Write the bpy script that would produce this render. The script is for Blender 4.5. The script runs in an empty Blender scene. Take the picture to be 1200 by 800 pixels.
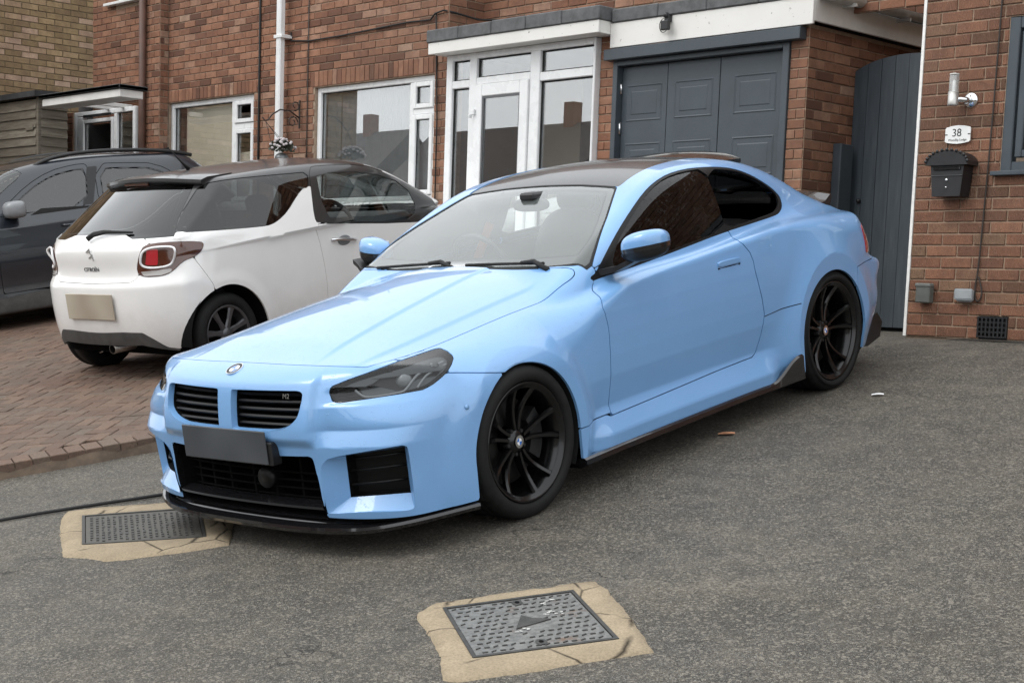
import bpy, math, random
import numpy as np
from mathutils import Vector, Matrix
random.seed(7)
RNG = np.random.default_rng(7)
SC = bpy.context.scene
COL = SC.collection

# ---------------------------------------------------------------- camera
CAM_POS = (5.634, -4.675, 0.989)
CAM_ROT = ((0.687, 0.726, 0.034), (-0.109, 0.057, 0.992), (-0.719, 0.685, -0.118))  # right, up, forward
_r = Vector(CAM_ROT[0]).normalized(); _f = Vector(CAM_ROT[2]); _f = (_f - _r * _f.dot(_r)).normalized(); _u = _r.cross(_f)
cam = bpy.data.cameras.new('camera')
cam.sensor_width = 36.0
cam.lens = 1801.8 / 1200 * 36.0
cam.shift_x = (600 - 575.96) / 1200
cam.shift_y = (557.41 - 400) / 1200
cam.clip_start = 0.1
cam.clip_end = 2000
camo = bpy.data.objects.new('camera', cam)
COL.objects.link(camo)
camo.matrix_world = Matrix(((_r.x, _u.x, -_f.x, CAM_POS[0]), (_r.y, _u.y, -_f.y, CAM_POS[1]), (_r.z, _u.z, -_f.z, CAM_POS[2]), (0, 0, 0, 1)))
SC.camera = camo

# ---------------------------------------------------------------- overcast sky and soft sun
SUN_EL, SUN_AZ = math.radians(52), math.radians(200)      # azimuth measured clockwise from +Y
w = bpy.data.worlds.new('World'); SC.world = w; w.use_nodes = True
nt = w.node_tree; nt.nodes.clear()
sky = nt.nodes.new('ShaderNodeTexSky'); sky.sky_type = 'NISHITA'; sky.sun_disc = False
sky.sun_elevation = SUN_EL; sky.sun_rotation = SUN_AZ; sky.dust_density = 4.0; sky.air_density = 1.0; sky.ozone_density = 1.0
hsv = nt.nodes.new('ShaderNodeHueSaturation'); hsv.inputs['Saturation'].default_value = 0.12
mixc = nt.nodes.new('ShaderNodeMix'); mixc.data_type = 'RGBA'; mixc.inputs[0].default_value = 0.72
mixc.inputs[7].default_value = (9.3, 9.6, 9.9, 1)          # an even cloud deck
bg = nt.nodes.new('ShaderNodeBackground'); bg.inputs[1].default_value = 0.105
out = nt.nodes.new('ShaderNodeOutputWorld')
nt.links.new(sky.outputs[0], hsv.inputs['Color']); nt.links.new(hsv.outputs[0], mixc.inputs[6])
nt.links.new(mixc.outputs[2], bg.inputs[0]); nt.links.new(bg.outputs[0], out.inputs[0])
sun = bpy.data.lights.new('sun', 'SUN'); sun.energy = 0.5; sun.angle = math.radians(25); sun.color = (1, .97, .93)
suno = bpy.data.objects.new('sun', sun); COL.objects.link(suno)
_d = Vector((math.sin(SUN_AZ) * math.cos(SUN_EL), math.cos(SUN_AZ) * math.cos(SUN_EL), math.sin(SUN_EL)))
suno.rotation_euler = _d.to_track_quat('Z', 'Y').to_euler()
SC.view_settings.view_transform = 'Standard'; SC.view_settings.look = 'None'
SC.view_settings.exposure = 0.96; SC.view_settings.gamma = 1.0; SC.view_settings.use_curve_mapping = False
SC.cycles.max_bounces = 8; SC.cycles.transparent_max_bounces = 12; SC.cycles.use_denoising = True

# ---------------------------------------------------------------- mesh helpers
def make_mesh(name, V, F, normals=None, smooth=False):
    me = bpy.data.meshes.new(name)
    V = np.asarray(V, dtype=np.float32)
    if isinstance(F, np.ndarray):
        k = F.shape[1]; n = len(F)
        me.vertices.add(len(V)); me.vertices.foreach_set('co', V.ravel())
        me.loops.add(n * k); me.loops.foreach_set('vertex_index', F.astype(np.int32).ravel())
        me.polygons.add(n); me.polygons.foreach_set('loop_start', np.arange(0, n * k, k, dtype=np.int32))
        me.update(calc_edges=True); me.validate()
    else:
        me.from_pydata(V.tolist(), [], F)
    if smooth or normals is not None:
        me.polygons.foreach_set('use_smooth', np.ones(len(me.polygons), dtype=bool))
    if normals is not None:
        me.normals_split_custom_set_from_vertices(np.asarray(normals, dtype=np.float32).tolist())
    return me

def link(name, me, mat=None, parent=None, **props):
    o = bpy.data.objects.new(name, me); COL.objects.link(o)
    if mat is not None and me is not None:
        me.materials.clear(); me.materials.append(mat)
    if parent is not None: o.parent = parent
    for k, v in props.items(): o[k] = v
    return o

def empty(name, loc=(0, 0, 0), **props):
    o = bpy.data.objects.new(name, None); COL.objects.link(o); o.location = loc
    o.empty_display_size = 0.1
    for k, v in props.items(): o[k] = v
    return o

class MB:
    """collects simple solids and links them as one mesh object"""
    def __init__(s): s.v = []; s.f = []
    def add(s, V, F):
        b = len(s.v); s.v += [tuple(map(float, p)) for p in V]; s.f += [tuple(i + b for i in f) for f in F]; return s
    def box(s, x0, x1, y0, y1, z0, z1, bev=0.0, M=None):
        if bev <= 0:
            V = [(x, y, z) for z in (z0, z1) for y in (y0, y1) for x in (x0, x1)]
            F = [(0, 2, 3, 1), (4, 5, 7, 6), (0, 1, 5, 4), (1, 3, 7, 5), (3, 2, 6, 7), (2, 0, 4, 6)]
        else:
            V = []; idx = {}
            for sx in (0, 1):
                for sy in (0, 1):
                    for sz in (0, 1):
                        for a in range(3):
                            p = [(x0, x1)[sx], (y0, y1)[sy], (z0, z1)[sz]]
                            for b in range(3):
                                if b != a: p[b] += bev * (1, -1)[(sx, sy, sz)[b]]
                            idx[(sx, sy, sz, a)] = len(V); V.append(p)
            F = []
            for a in range(3):
                b, c = (a + 1) % 3, (a + 2) % 3
                for sa in (0, 1):
                    q = []
                    for sb, sc_ in ((0, 0), (1, 0), (1, 1), (0, 1)):
                        t = [0, 0, 0]; t[a] = sa; t[b] = sb; t[c] = sc_
                        q.append(idx[(*t, a)])
                    F.append(tuple(q if sa else q[::-1]))
                for sb in (0, 1):
                    for sc_ in (0, 1):
                        t0 = [0, 0, 0]; t1 = [0, 0, 0]; t0[b] = t1[b] = sb; t0[c] = t1[c] = sc_; t1[a] = 1
                        q = [idx[(*t0, b)], idx[(*t1, b)], idx[(*t1, c)], idx[(*t0, c)]]
                        F.append(tuple(q if (sb != sc_) else q[::-1]))
            for sx in (0, 1):
                for sy in (0, 1):
                    for sz in (0, 1):
                        q = [idx[(sx, sy, sz, a)] for a in range(3)]
                        F.append(tuple(q if (sx + sy + sz) % 2 else q[::-1]))
        if M is not None: V = [tuple(M @ Vector(p)) for p in V]
        return s.add(V, F)
    def prism(s, poly, lo, hi, axis='y', M=None):
        """poly: 2D points; axis: extrusion axis. for 'y' poly is (x,z); 'z' is (x,y); 'x' is (y,z)"""
        def P(a, b, h): return {'y': (a, h, b), 'z': (a, b, h), 'x': (h, a, b)}[axis]
        n = len(poly); V = [P(a, b, lo) for a, b in poly] + [P(a, b, hi) for a, b in poly]
        if M is not None: V = [tuple(M @ Vector(p)) for p in V]
        F = [tuple(range(n))[::-1], tuple(range(n, 2 * n))] + [(i, (i + 1) % n, n + (i + 1) % n, n + i) for i in range(n)]
        return s.add(V, F)
    def tube(s, pts, r, n=8, cap=True, closed=False):
        pts = [Vector(p) for p in pts]; m = len(pts); R = r if hasattr(r, '__len__') else [r] * m
        V = []; up = None
        for i, p in enumerate(pts):
            a = pts[(i - 1) % m] if (i > 0 or closed) else p
            b = pts[(i + 1) % m] if (i < m - 1 or closed) else p
            t = (b - a).normalized()
            if up is None: up = t.orthogonal().normalized()
            up = (up - t * up.dot(t)).normalized(); q = t.cross(up)
            for k in range(n):
                c = 2 * math.pi * k / n
                V.append(tuple(p + (up * math.cos(c) + q * math.sin(c)) * R[i]))
        F = []
        for i in range(m if closed else m - 1):
            j = (i + 1) % m
            for k in range(n):
                F.append((i * n + k, i * n + (k + 1) % n, j * n + (k + 1) % n, j * n + k))
        if cap and not closed: F += [tuple(range(n))[::-1], tuple(range((m - 1) * n, m * n))]
        return s.add(V, F)
    def lathe(s, prof, n=32, axis='y', center=(0, 0, 0)):
        """prof: list of (radius, offset along axis)"""
        V = []; m = len(prof)
        for r, h in prof:
            for k in range(n):
                a = 2 * math.pi * k / n; c, d = r * math.cos(a), r * math.sin(a)
                p = {'y': (c, h, d), 'z': (c, d, h), 'x': (h, c, d)}[axis]
                V.append((p[0] + center[0], p[1] + center[1], p[2] + center[2]))
        F = [(i * n + k, (i + 1) * n + k, (i + 1) * n + (k + 1) % n, i * n + (k + 1) % n) for i in range(m - 1) for k in range(n)]
        return s.add(V, F)
    def build(s, name, mat, parent=None, smooth=False, angle=None, **props):
        me = bpy.data.meshes.new(name); me.from_pydata(s.v, [], s.f)
        me.update()
        if smooth or angle is not None:
            me.polygons.foreach_set('use_smooth', np.ones(len(me.polygons), dtype=bool))
            if angle is not None: me.set_sharp_from_angle(angle=math.radians(angle))
        return link(name, me, mat, parent, **props)

def copy_tree(o, parent=None, **props):
    c = o.copy(); COL.objects.link(c)
    if parent is not None: c.parent = parent
    for k, v in props.items(): c[k] = v
    for ch in o.children: copy_tree(ch, c)
    return c

# ---------------------------------------------------------------- material helpers
class Mat:
    def __init__(s, name):
        s.m = bpy.data.materials.new(name); s.m.use_nodes = True; s.t = s.m.node_tree
        s.b = s.t.nodes['Principled BSDF']; s.out = s.t.nodes['Material Output']
    def n(s, kind, **kw):
        nd = s.t.nodes.new(kind)
        for k, v in kw.items():
            if hasattr(nd, k): setattr(nd, k, v)
        return nd
    def l(s, a, b): s.t.links.new(a, b)
    def set(s, **kw):
        for k, v in kw.items():
            k = k.replace('_', ' ')
            if isinstance(v, tuple) and len(v) == 3: v = (*v, 1)
            s.b.inputs[k].default_value = v
        return s
    def coord(s, which='Object', scale=1.0):
        tc = s.n('ShaderNodeTexCoord'); mp = s.n('ShaderNodeMapping')
        mp.inputs['Scale'].default_value = (scale,) * 3 if not hasattr(scale, '__len__') else scale
        s.l(tc.outputs[which], mp.inputs[0]); return mp.outputs[0]
    def noise(s, co, scale, detail=4, rough=.5):
        nd = s.n('ShaderNodeTexNoise'); nd.inputs['Scale'].default_value = scale; nd.inputs['Detail'].default_value = detail
        nd.inputs['Roughness'].default_value = rough
        if co is not None: s.l(co, nd.inputs['Vector'])
        return nd.outputs[0]
    def voro(s, co, scale, out='Distance', feature='F1', rand=1.0):
        nd = s.n('ShaderNodeTexVoronoi', feature=feature); nd.inputs['Scale'].default_value = scale; nd.inputs['Randomness'].default_value = rand
        if co is not None: s.l(co, nd.inputs['Vector'])
        return nd.outputs[out]
    def ramp(s, fac, stops):
        nd = s.n('ShaderNodeValToRGB'); e = nd.color_ramp.elements
        while len(e) < len(stops): e.new(.5)
        for i, (p, c) in enumerate(stops):
            e[i].position = p; e[i].color = (c, c, c, 1) if not hasattr(c, '__len__') else (*c[:3], 1)
        s.l(fac, nd.inputs[0]); return nd.outputs[0]
    def mix(s, fac, a, b, blend='MIX'):
        nd = s.n('ShaderNodeMix', data_type='RGBA', blend_type=blend)
        for i, v in ((0, fac), (6, a), (7, b)):
            if hasattr(v, 'links') or hasattr(v, 'is_linked'): s.l(v, nd.inputs[i])
            else: nd.inputs[i].default_value = v if i == 0 else (*v[:3], 1)
        return nd.outputs[2]
    def math(s, op, a, b=0.0):
        nd = s.n('ShaderNodeMath', operation=op)
        for i, v in ((0, a), (1, b)):
            if hasattr(v, 'is_linked'): s.l(v, nd.inputs[i])
            else: nd.inputs[i].default_value = v
        return nd.outputs[0]
    def bump(s, h, strength=.3, dist=.01, normal=None):
        nd = s.n('ShaderNodeBump'); nd.inputs['Strength'].default_value = strength; nd.inputs['Distance'].default_value = dist
        s.l(h, nd.inputs['Height'])
        if normal is not None: s.l(normal, nd.inputs['Normal'])
        s.l(nd.outputs[0], s.b.inputs['Normal']); return nd.outputs[0]
    def base(s, c): s.l(c, s.b.inputs['Base Color']); return s
    def rough(s, c): s.l(c, s.b.inputs['Roughness']); return s

def simple(name, col, rough=.5, metal=0.0, coat=0.0, spec=.5, coatr=.03):
    m = Mat(name); m.set(Base_Color=tuple(col), Roughness=rough, Metallic=metal, Coat_Weight=coat, Coat_Roughness=coatr, Specular_IOR_Level=spec)
    return m.m

def mottled(name, col, amp=.15, scale=8, rough=.6, bump=0.0, bscale=80, metal=0.0, spec=.5):
    """plain colour with uneven tone and a little relief"""
    m = Mat(name); co = m.coord()
    n1 = m.noise(co, scale, 6, .6)
    lo = tuple(c * (1 - amp) for c in col); hi = tuple(min(1, c * (1 + amp)) for c in col)
    m.base(m.ramp(n1, [(.3, lo), (.7, hi)])); m.set(Metallic=metal, Specular_IOR_Level=spec)
    m.rough(m.ramp(n1, [(.3, max(.02, rough - .08)), (.7, min(1, rough + .08))]))
    if bump: m.bump(m.noise(co, bscale, 4, .6), bump, .004)
    return m.m
# ---------------------------------------------------------------- implicit car-body surfaces
class Sp:
    """natural cubic spline tabulated on a fine grid"""
    def __init__(s, pts, lo=-6.0, hi=3.0, n=9001, smooth=True, box=0.0):
        x = np.array([p[0] for p in pts], float); y = np.array([p[1] for p in pts], float)
        o = np.argsort(x); x = x[o]; y = y[o]; g = np.linspace(lo, hi, n); m = len(x)
        if smooth and m > 2:
            h = np.diff(x); A = np.zeros((m, m)); b = np.zeros(m); A[0, 0] = A[-1, -1] = 1
            for i in range(1, m - 1):
                A[i, i - 1] = h[i - 1]; A[i, i] = 2 * (h[i - 1] + h[i]); A[i, i + 1] = h[i]
                b[i] = 6 * ((y[i + 1] - y[i]) / h[i] - (y[i] - y[i - 1]) / h[i - 1])
            k = np.linalg.solve(A, b); j = np.clip(np.searchsorted(x, g) - 1, 0, m - 2)
            a, c, hh = x[j], x[j + 1], h[j]
            gg = np.clip(g, x[0], x[-1])
            t = (k[j] * (c - gg) ** 3 + k[j + 1] * (gg - a) ** 3) / (6 * hh) + (y[j] / hh - k[j] * hh / 6) * (c - gg) + (y[j + 1] / hh - k[j + 1] * hh / 6) * (gg - a)
            s0 = (y[1] - y[0]) / h[0] - h[0] * (2 * k[0] + k[1]) / 6; s1 = (y[-1] - y[-2]) / h[-1] + h[-1] * (k[-2] + 2 * k[-1]) / 6
            t = np.where(g < x[0], y[0] + s0 * (g - x[0]), np.where(g > x[-1], y[-1] + s1 * (g - x[-1]), t))
        else:
            t = np.interp(g, x, y)
            if box:
                k = max(1, int(box * (n - 1) / (hi - lo))) | 1; t = np.convolve(np.pad(t, k // 2, mode='edge'), np.ones(k) / k, 'valid')
        s.lo = lo; s.inv = (n - 1) / (hi - lo); s.t = t; s.d = np.append(np.diff(t), 0); s.n = n
    def __call__(s, q):
        u = (q - s.lo) * s.inv; i = np.clip(u.astype(np.int64), 0, s.n - 2)
        return s.t[i] + s.d[i] * (u - i)

def smin(a, b, k):
    h = np.maximum(k - np.abs(a - b), 0) / k
    return np.minimum(a, b) - h * h * k * .25
def smax(a, b, k): return -smin(-a, -b, k)
def sstep(a, b, x):
    t = np.clip((x - a) / (b - a), 0, 1); return t * t * (3 - 2 * t)

def poly_sd(px, py, poly):
    """signed distance to a closed 2D polygon, positive inside"""
    P = np.asarray(poly, float); d = np.full(px.shape, 1e9); ins = np.zeros(px.shape, bool); n = len(P)
    for i in range(n):
        ax, ay = P[i]; bx, by = P[(i + 1) % n]; ex, ey = bx - ax, by - ay
        wx, wy = px - ax, py - ay
        t = np.clip((wx * ex + wy * ey) / (ex * ex + ey * ey + 1e-12), 0, 1)
        d = np.minimum(d, (wx - ex * t) ** 2 + (wy - ey * t) ** 2)
        c = ((ay > py) != (by > py)) & (px < (bx - ax) * (py - ay) / (by - ay + 1e-15) + ax)
        ins ^= c
    d = np.sqrt(d); return np.where(ins, d, -d)

def chaikin(poly, n=2, closed=True, keep=()):
    P = [tuple(p) for p in poly]
    for _ in range(n):
        Q = []; m = len(P)
        for i in range(m if closed else m - 1):
            a, b = P[i], P[(i + 1) % m]
            Q += [tuple(.75 * u + .25 * v for u, v in zip(a, b)), tuple(.25 * u + .75 * v for u, v in zip(a, b))]
        P = Q if closed else [P[0]] + Q + [P[-1]]
    return P

class Shell:
    def __init__(s, F, xr, xf, z0, dx=.009, nth=300, ncap=80, th0=-75):
        s.F = F
        rows = [(xr, a) for a in np.linspace(-math.pi / 2, 0, ncap, endpoint=False)]
        rows += [(x, 0.0) for x in np.linspace(xr, xf, max(2, int((xf - xr) / dx)))]
        rows += [(xf, a) for a in np.linspace(0, math.pi / 2, ncap + 1)[1:]]
        ox = np.array([r[0] for r in rows]); az = np.array([r[1] for r in rows])
        th = np.radians(np.linspace(th0, 90, nth)); nr, nc = len(rows), nth
        D = np.stack([np.sin(az)[:, None] * np.cos(th), np.cos(az)[:, None] * np.cos(th), np.broadcast_to(np.sin(th), (nr, nc))], -1).reshape(-1, 3)
        O = np.repeat(np.stack([ox, 0 * ox, 0 * ox + z0], 1), nc, axis=0)
        lo = np.zeros(len(D)); hi = np.full(len(D), 2.6)
        for _ in range(20):
            m = (lo + hi) / 2; v = F(*(O + D * m[:, None]).T) > 0
            lo = np.where(v, m, lo); hi = np.where(v, hi, m)
        s.V = O + D * ((lo + hi) / 2)[:, None]
        s.V[np.abs(s.V[:, 1]) < 1e-4, 1] = 0
        s.N = s.grad(s.V)
        i = np.arange(nr - 1)[:, None] * nc + np.arange(nc - 1)[None]
        s.Q = np.stack([i, i + nc, i + nc + 1, i + 1], -1).reshape(-1, 4)[:, ::-1]
    def grad(s, V, h=.0025):
        x, y, z = V.T; F = s.F
        g = np.stack([F(x - h, y, z) - F(x + h, y, z), F(x, np.abs(y - h), z) - F(x, y + h, z), F(x, y, z - h) - F(x, y, z + h)], 1)
        return g / (np.linalg.norm(g, axis=1, keepdims=True) + 1e-12)
    def clip(s, sc, V=None, N=None, Q=None):
        """keep sc>0; returns V,N,faces,cut edges"""
        V = s.V if V is None else V; N = s.N if N is None else N; Q = s.Q if Q is None else Q
        ins = sc > 0; k = ins[Q].sum(1)
        full = Q[k == 4]; part = Q[(k > 0) & (k < 4)]
        faces = full.tolist(); nv = [];nn = []; cache = {}; cut = []
        def ip(a, b):
            key = (a, b) if a < b else (b, a)
            if key not in cache:
                t = sc[key[0]] / (sc[key[0]] - sc[key[1]]); t = min(max(t, .0), 1.)
                nv.append(V[key[0]] * (1 - t) + V[key[1]] * t)
                q = N[key[0]] * (1 - t) + N[key[1]] * t; nn.append(q / (np.linalg.norm(q) + 1e-12)); cache[key] = len(V) + len(nv) - 1
            return cache[key]
        for f in part.tolist():
            P = []; c = []
            for i in range(4):
                a, b = f[i], f[(i + 1) % 4]
                if ins[a]: P.append(a)
                if ins[a] != ins[b]: j = ip(a, b); P.append(j); c.append((j, ins[a]))
            if len(P) >= 3: faces.append(P)
            if len(c) == 2: cut.append((c[0][0], c[1][0]) if c[0][1] else (c[1][0], c[0][0]))
        VV = np.vstack([V, np.array(nv)]) if nv else V; NN = np.vstack([N, np.array(nn)]) if nn else N
        return VV, NN, faces, cut
    def panel(s, sc, name, mat, parent, both=False, side=1, flange=.014, off=0.0, one=False):
        V, N, F, cut = s.clip(sc)
        if one and F:      # drop stray slivers: keep the largest connected piece
            par = {}
            def find(a):
                while par.setdefault(a, a) != a: par[a] = par[par[a]]; a = par[a]
                return a
            for f in F:
                r0 = find(f[0])
                for i in f[1:]: par[find(i)] = r0
            cnt = {}
            for f in F: r0 = find(f[0]); cnt[r0] = cnt.get(r0, 0) + 1
            best = max(cnt, key=cnt.get); F = [f for f in F if find(f[0]) == best]; cut = [c for c in cut if find(c[0]) == best]
        used = np.unique(np.concatenate([np.asarray(f) for f in F])) if F else np.array([0])
        rm = np.full(len(V), -1); rm[used] = np.arange(len(used))
        F = [[int(rm[i]) for i in f] for f in F]; V2 = V[used] + N[used] * off; N2 = N[used]
        fv, fn, ff = [], [], []; b = len(V2)
        if flange:
            for a, c in cut:
                a, c = rm[a], rm[c]
                if a < 0 or c < 0: continue
                e = V2[c] - V2[a]; L = np.linalg.norm(e)
                if L < 1e-7: continue
                n = np.cross(e / L, (N2[a] + N2[c]) / 2); n /= np.linalg.norm(n) + 1e-9
                i = b + len(fv)
                fv += [V2[a], V2[c], V2[c] - N2[c] * flange, V2[a] - N2[a] * flange]; fn += [n] * 4; ff.append([i + 1, i, i + 3, i + 2])
        if fv: V2 = np.vstack([V2, fv]); N2 = np.vstack([N2, fn])
        F = F + ff
        Vm = V2 * [1, -1, 1]; Nm = N2 * [1, -1, 1]
        if both:
            n = len(V2); F = F + [[i + n for i in f][::-1] for f in F]; V2 = np.vstack([V2, Vm]); N2 = np.vstack([N2, Nm])
        elif side < 0:
            V2, N2, F = Vm, Nm, [f[::-1] for f in F]
        return link(name, make_mesh(name, V2, F, normals=N2), mat, parent)
    def hit(s, o, d, t0=3.0, t1=14.0, n=500):
        """first hit of rays with the full (mirrored) surface"""
        o = np.asarray(o, float); d = np.asarray(d, float); d = d / np.linalg.norm(d)
        t = np.linspace(t0, t1, n); P = o + d * t[:, None]; v = s.F(P[:, 0], np.abs(P[:, 1]), P[:, 2])
        i = np.argmax(v > 0)
        if v[i] <= 0: return None
        a, b = t[i - 1], t[i]
        for _ in range(30):
            m = (a + b) / 2; p = o + d * m
            if s.F(np.array([p[0]]), np.array([abs(p[1])]), np.array([p[2]]))[0] > 0: b = m
            else: a = m
        return o + d * b
# ---------------------------------------------------------------- materials shared by the cars
def paint_mat(name, col, rough=.3, coat=1.0, drops=0.0, flake=0.0, dirt=0.0):
    m = Mat(name); co = m.coord('Object')
    m.set(Roughness=rough, Coat_Weight=coat, Coat_Roughness=.02, Specular_IOR_Level=.5, Metallic=flake)
    n1 = m.noise(co, 3.0, 5, .6)
    c = m.mix(m.ramp(n1, [(.35, 0.), (.75, 1.)]), col, tuple(v * .94 for v in col))
    if dirt:
        sep = m.n('ShaderNodeSeparateXYZ'); tc = m.n('ShaderNodeTexCoord'); m.l(tc.outputs['Object'], sep.inputs[0])
        lowz = m.math('MULTIPLY', m.ramp(m.math('ADD', sep.outputs[2], m.math('MULTIPLY', m.noise(co, 5, 6, .7), .35)), [(.35, 1.), (.72, 0.)]), dirt)
        c = m.mix(lowz, c, (.20, .17, .13)); m.rough(m.ramp(lowz, [(0., rough), (1., .75)]))
    m.base(c)
    if drops:
        v = m.voro(co, 95, 'Distance'); vs = m.ramp(v, [(.0, 1.), (.16, .75), (.24, 0.)])
        gate = m.ramp(m.noise(co, 40, 2, .5), [(.50, 0.), (.60, 1.)])
        hgt = m.math('MULTIPLY', vs, gate)
        v2 = m.ramp(m.voro(co, 210, 'Distance'), [(.0, .35), (.22, 0.)])
        hgt = m.math('ADD', hgt, m.math('MULTIPLY', v2, m.ramp(m.noise(co, 7, 2, .5), [(.42, 0.), (.6, 1.)])))
        bn = m.n('ShaderNodeBump'); bn.inputs['Strength'].default_value = drops; bn.inputs['Distance'].default_value = .0022
        m.l(hgt, bn.inputs['Height']); m.l(bn.outputs[0], m.b.inputs['Coat Normal']); m.l(bn.outputs[0], m.b.inputs['Normal'])
    return m.m

def glass_mat(name, tint=(.6, .65, .65), ior=1.5, rough=.0, boost=1.0, film=0.0, drops=0.0):
    m = Mat(name); t = m.t; t.nodes.remove(m.b)
    tr = m.n('ShaderNodeBsdfTransparent'); tr.inputs[0].default_value = (*tint, 1)
    gl = m.n('ShaderNodeBsdfGlossy'); gl.inputs['Roughness'].default_value = rough; gl.inputs['Color'].default_value = (1, 1, 1, 1)
    lw = m.n('ShaderNodeLayerWeight'); lw.inputs[0].default_value = .5; f0 = ((ior - 1) / (ior + 1)) ** 2
    sch = m.math('ADD', m.math('MULTIPLY', m.math('POWER', lw.outputs['Facing'], 5.0), 1 - f0), f0)
    if drops:
        bn = m.n('ShaderNodeBump'); bn.inputs['Strength'].default_value = drops; bn.inputs['Distance'].default_value = .003; cg = m.coord('Object')
        hg = m.math('MULTIPLY', m.ramp(m.voro(cg, 120, 'Distance'), [(0., 1.), (.3, 0.)]), m.ramp(m.noise(cg, 45, 2, .5), [(.48, 0.), (.6, 1.)])); m.l(hg, bn.inputs['Height']); m.l(bn.outputs[0], gl.inputs['Normal'])
    mx = m.n('ShaderNodeMixShader')
    fac = m.math('MINIMUM', m.math('MULTIPLY', sch, boost), 1.0)
    m.l(fac, mx.inputs[0]); m.l(tr.outputs[0], mx.inputs[1]); m.l(gl.outputs[0], mx.inputs[2])
    last = mx
    if film:
        df = m.n('ShaderNodeBsdfDiffuse'); df.inputs[0].default_value = (.78, .84, .83, 1)
        m2 = m.n('ShaderNodeMixShader'); co = m.coord('Object')
        m.l(m.ramp(m.noise(co, 4, 5, .6), [(.3, film * .7), (.7, film)]), m2.inputs[0]); m.l(last.outputs[0], m2.inputs[1]); m.l(df.outputs[0], m2.inputs[2]); last = m2
    m.l(last.outputs[0], m.out.inputs[0]); return m.m

MT = {}
MT['blue'] = paint_mat('sky_blue_paint', (.178, .372, .67), .36, .95, drops=.6)
MT['gloss_black'] = simple('gloss_black_plastic', (.008, .008, .009), .12, coat=.6)
MT['satin_black'] = mottled('satin_black_plastic', (.012, .012, .013), .3, 12, .42)
MT['trim_black'] = simple('window_trim_black', (.006, .006, .0065), .4, spec=.25)
MT['matt_black'] = mottled('matt_black_plastic', (.010, .010, .010), .3, 20, .75)
MT['void'] = simple('unlit_cavity_black', (.004, .004, .004), .9, spec=.1)
MT['grille_black'] = simple('grille_black_plastic', (.004, .004, .0045), .45, spec=.35)
MT['rubber'] = mottled('tyre_rubber', (.010, .010, .010), .35, 25, .72, .2, 160, spec=.25)
MT['rim_black'] = simple('black_wheel_lacquer', (.003, .003, .0034), .26, coat=.3, spec=.35, coatr=.08)
MT['chrome'] = simple('polished_chrome', (.75, .76, .77), .12, 1.0)
MT['steel'] = mottled('bare_steel', (.30, .28, .26), .3, 30, .4, metal=.9)
MT['rusty_disc'] = mottled('brake_disc_iron', (.020, .019, .018), .35, 22, .5, metal=.7)
MT['windscreen'] = glass_mat('windscreen_glass', (.84, .90, .88), 1.52, 0, 2.1, film=.04, drops=.25)  # film adds a faint pale tone in place of reflected sky
MT['sky_sheen'] = glass_mat('painted_sky_sheen', (1, 1, 1), 1.0, 0, 0.0, film=.085)  # pale diffuse veil, sky reflection put into the colour
MT['tint'] = glass_mat('privacy_glass', (.05, .05, .05), 1.5, 0, 1.1, drops=.5)
MT['roof_carbon'] = None
m = Mat('carbon_roof'); co = m.coord('Object', 260)
ck = m.n('ShaderNodeTexChecker'); ck.inputs['Scale'].default_value = 1.0; m.l(co, ck.inputs[0])
m.base(m.mix(ck.outputs[1], (.010, .010, .011), (.026, .026, .028))); m.set(Roughness=.25, Coat_Weight=.45, Coat_Roughness=.03, Specular_IOR_Level=.35); MT['roof_carbon'] = m.m
MT['cloth_dark'] = mottled('dark_seat_leather', (.055, .055, .058), .3, 40, .55)
MT['cloth_tan'] = mottled('tan_orange_leather', (.42, .10, .03), .2, 20, .5)
MT['lens_clear'] = glass_mat('smoked_lamp_cover', (.56, .58, .59), 1.45, 0, 1.0)
MT['lamp_grey'] = simple('lamp_bezel_grey', (.15, .155, .16), .30, .7)
MT['lamp_dark'] = simple('lamp_bezel_dark', (.05, .05, .052), .35, .5)
MT['drl'] = simple('light_guide', (.42, .43, .44), .22, 0, coat=.5)
MT['plate_dark'] = None
m = Mat('blurred_dark_plate'); co = m.coord('Object', 1.0); m.base(m.ramp(m.noise(co, 3.2, 1, .3), [(.3, (.042, .047, .054)), (.7, (.078, .086, .096))])); m.set(Roughness=.5); MT['plate_dark'] = m.m
MT['white'] = simple('white_enamel', (.80, .80, .80), .3)
MT['badge_blue'] = simple('badge_blue_enamel', (.03, .16, .55), .25, coat=1)
MT['amber'] = simple('amber_reflector', (.7, .22, .03), .3)
MT['red_lens'] = simple('red_lamp_lens', (.42, .012, .02), .15, coat=1)

def oblique(pts, view, V):
    """signed distance to a traced outline, measured square to the line of sight of a viewer standing at view"""
    P = np.array(pts); c = P.mean(0); d = np.asarray(view) - c; d /= np.linalg.norm(d)
    e1 = np.cross((0, 0, 1), d); e1 /= np.linalg.norm(e1); e2 = np.cross(d, e1)
    return P @ np.stack([e1, e2], 1), V @ e1, V @ e2, d
def loop_loft(name, loops, mat, parent, smooth=False, cap=None):
    """quads between successive closed loops of equal length"""
    mb = MB(); n = len(loops[0]); V = [p for L in loops for p in L]; F = []
    for k in range(len(loops) - 1):
        for i in range(n):
            j = (i + 1) % n; F.append((k * n + i, k * n + j, (k + 1) * n + j, (k + 1) * n + i))
    if cap is not None: F.append(tuple((len(loops) - 1) * n + i for i in range(n)))
    mb.add(V, F); return mb.build(name, mat, parent, angle=40 if not smooth else None, smooth=smooth)
def dense(poly, step=.03):
    out = []
    for i in range(len(poly)):
        a, b = np.array(poly[i]), np.array(poly[(i + 1) % len(poly)]); k = max(1, int(np.linalg.norm(b - a) / step))
        out += [tuple(a + (b - a) * t / k) for t in range(k)]
    return out
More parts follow.
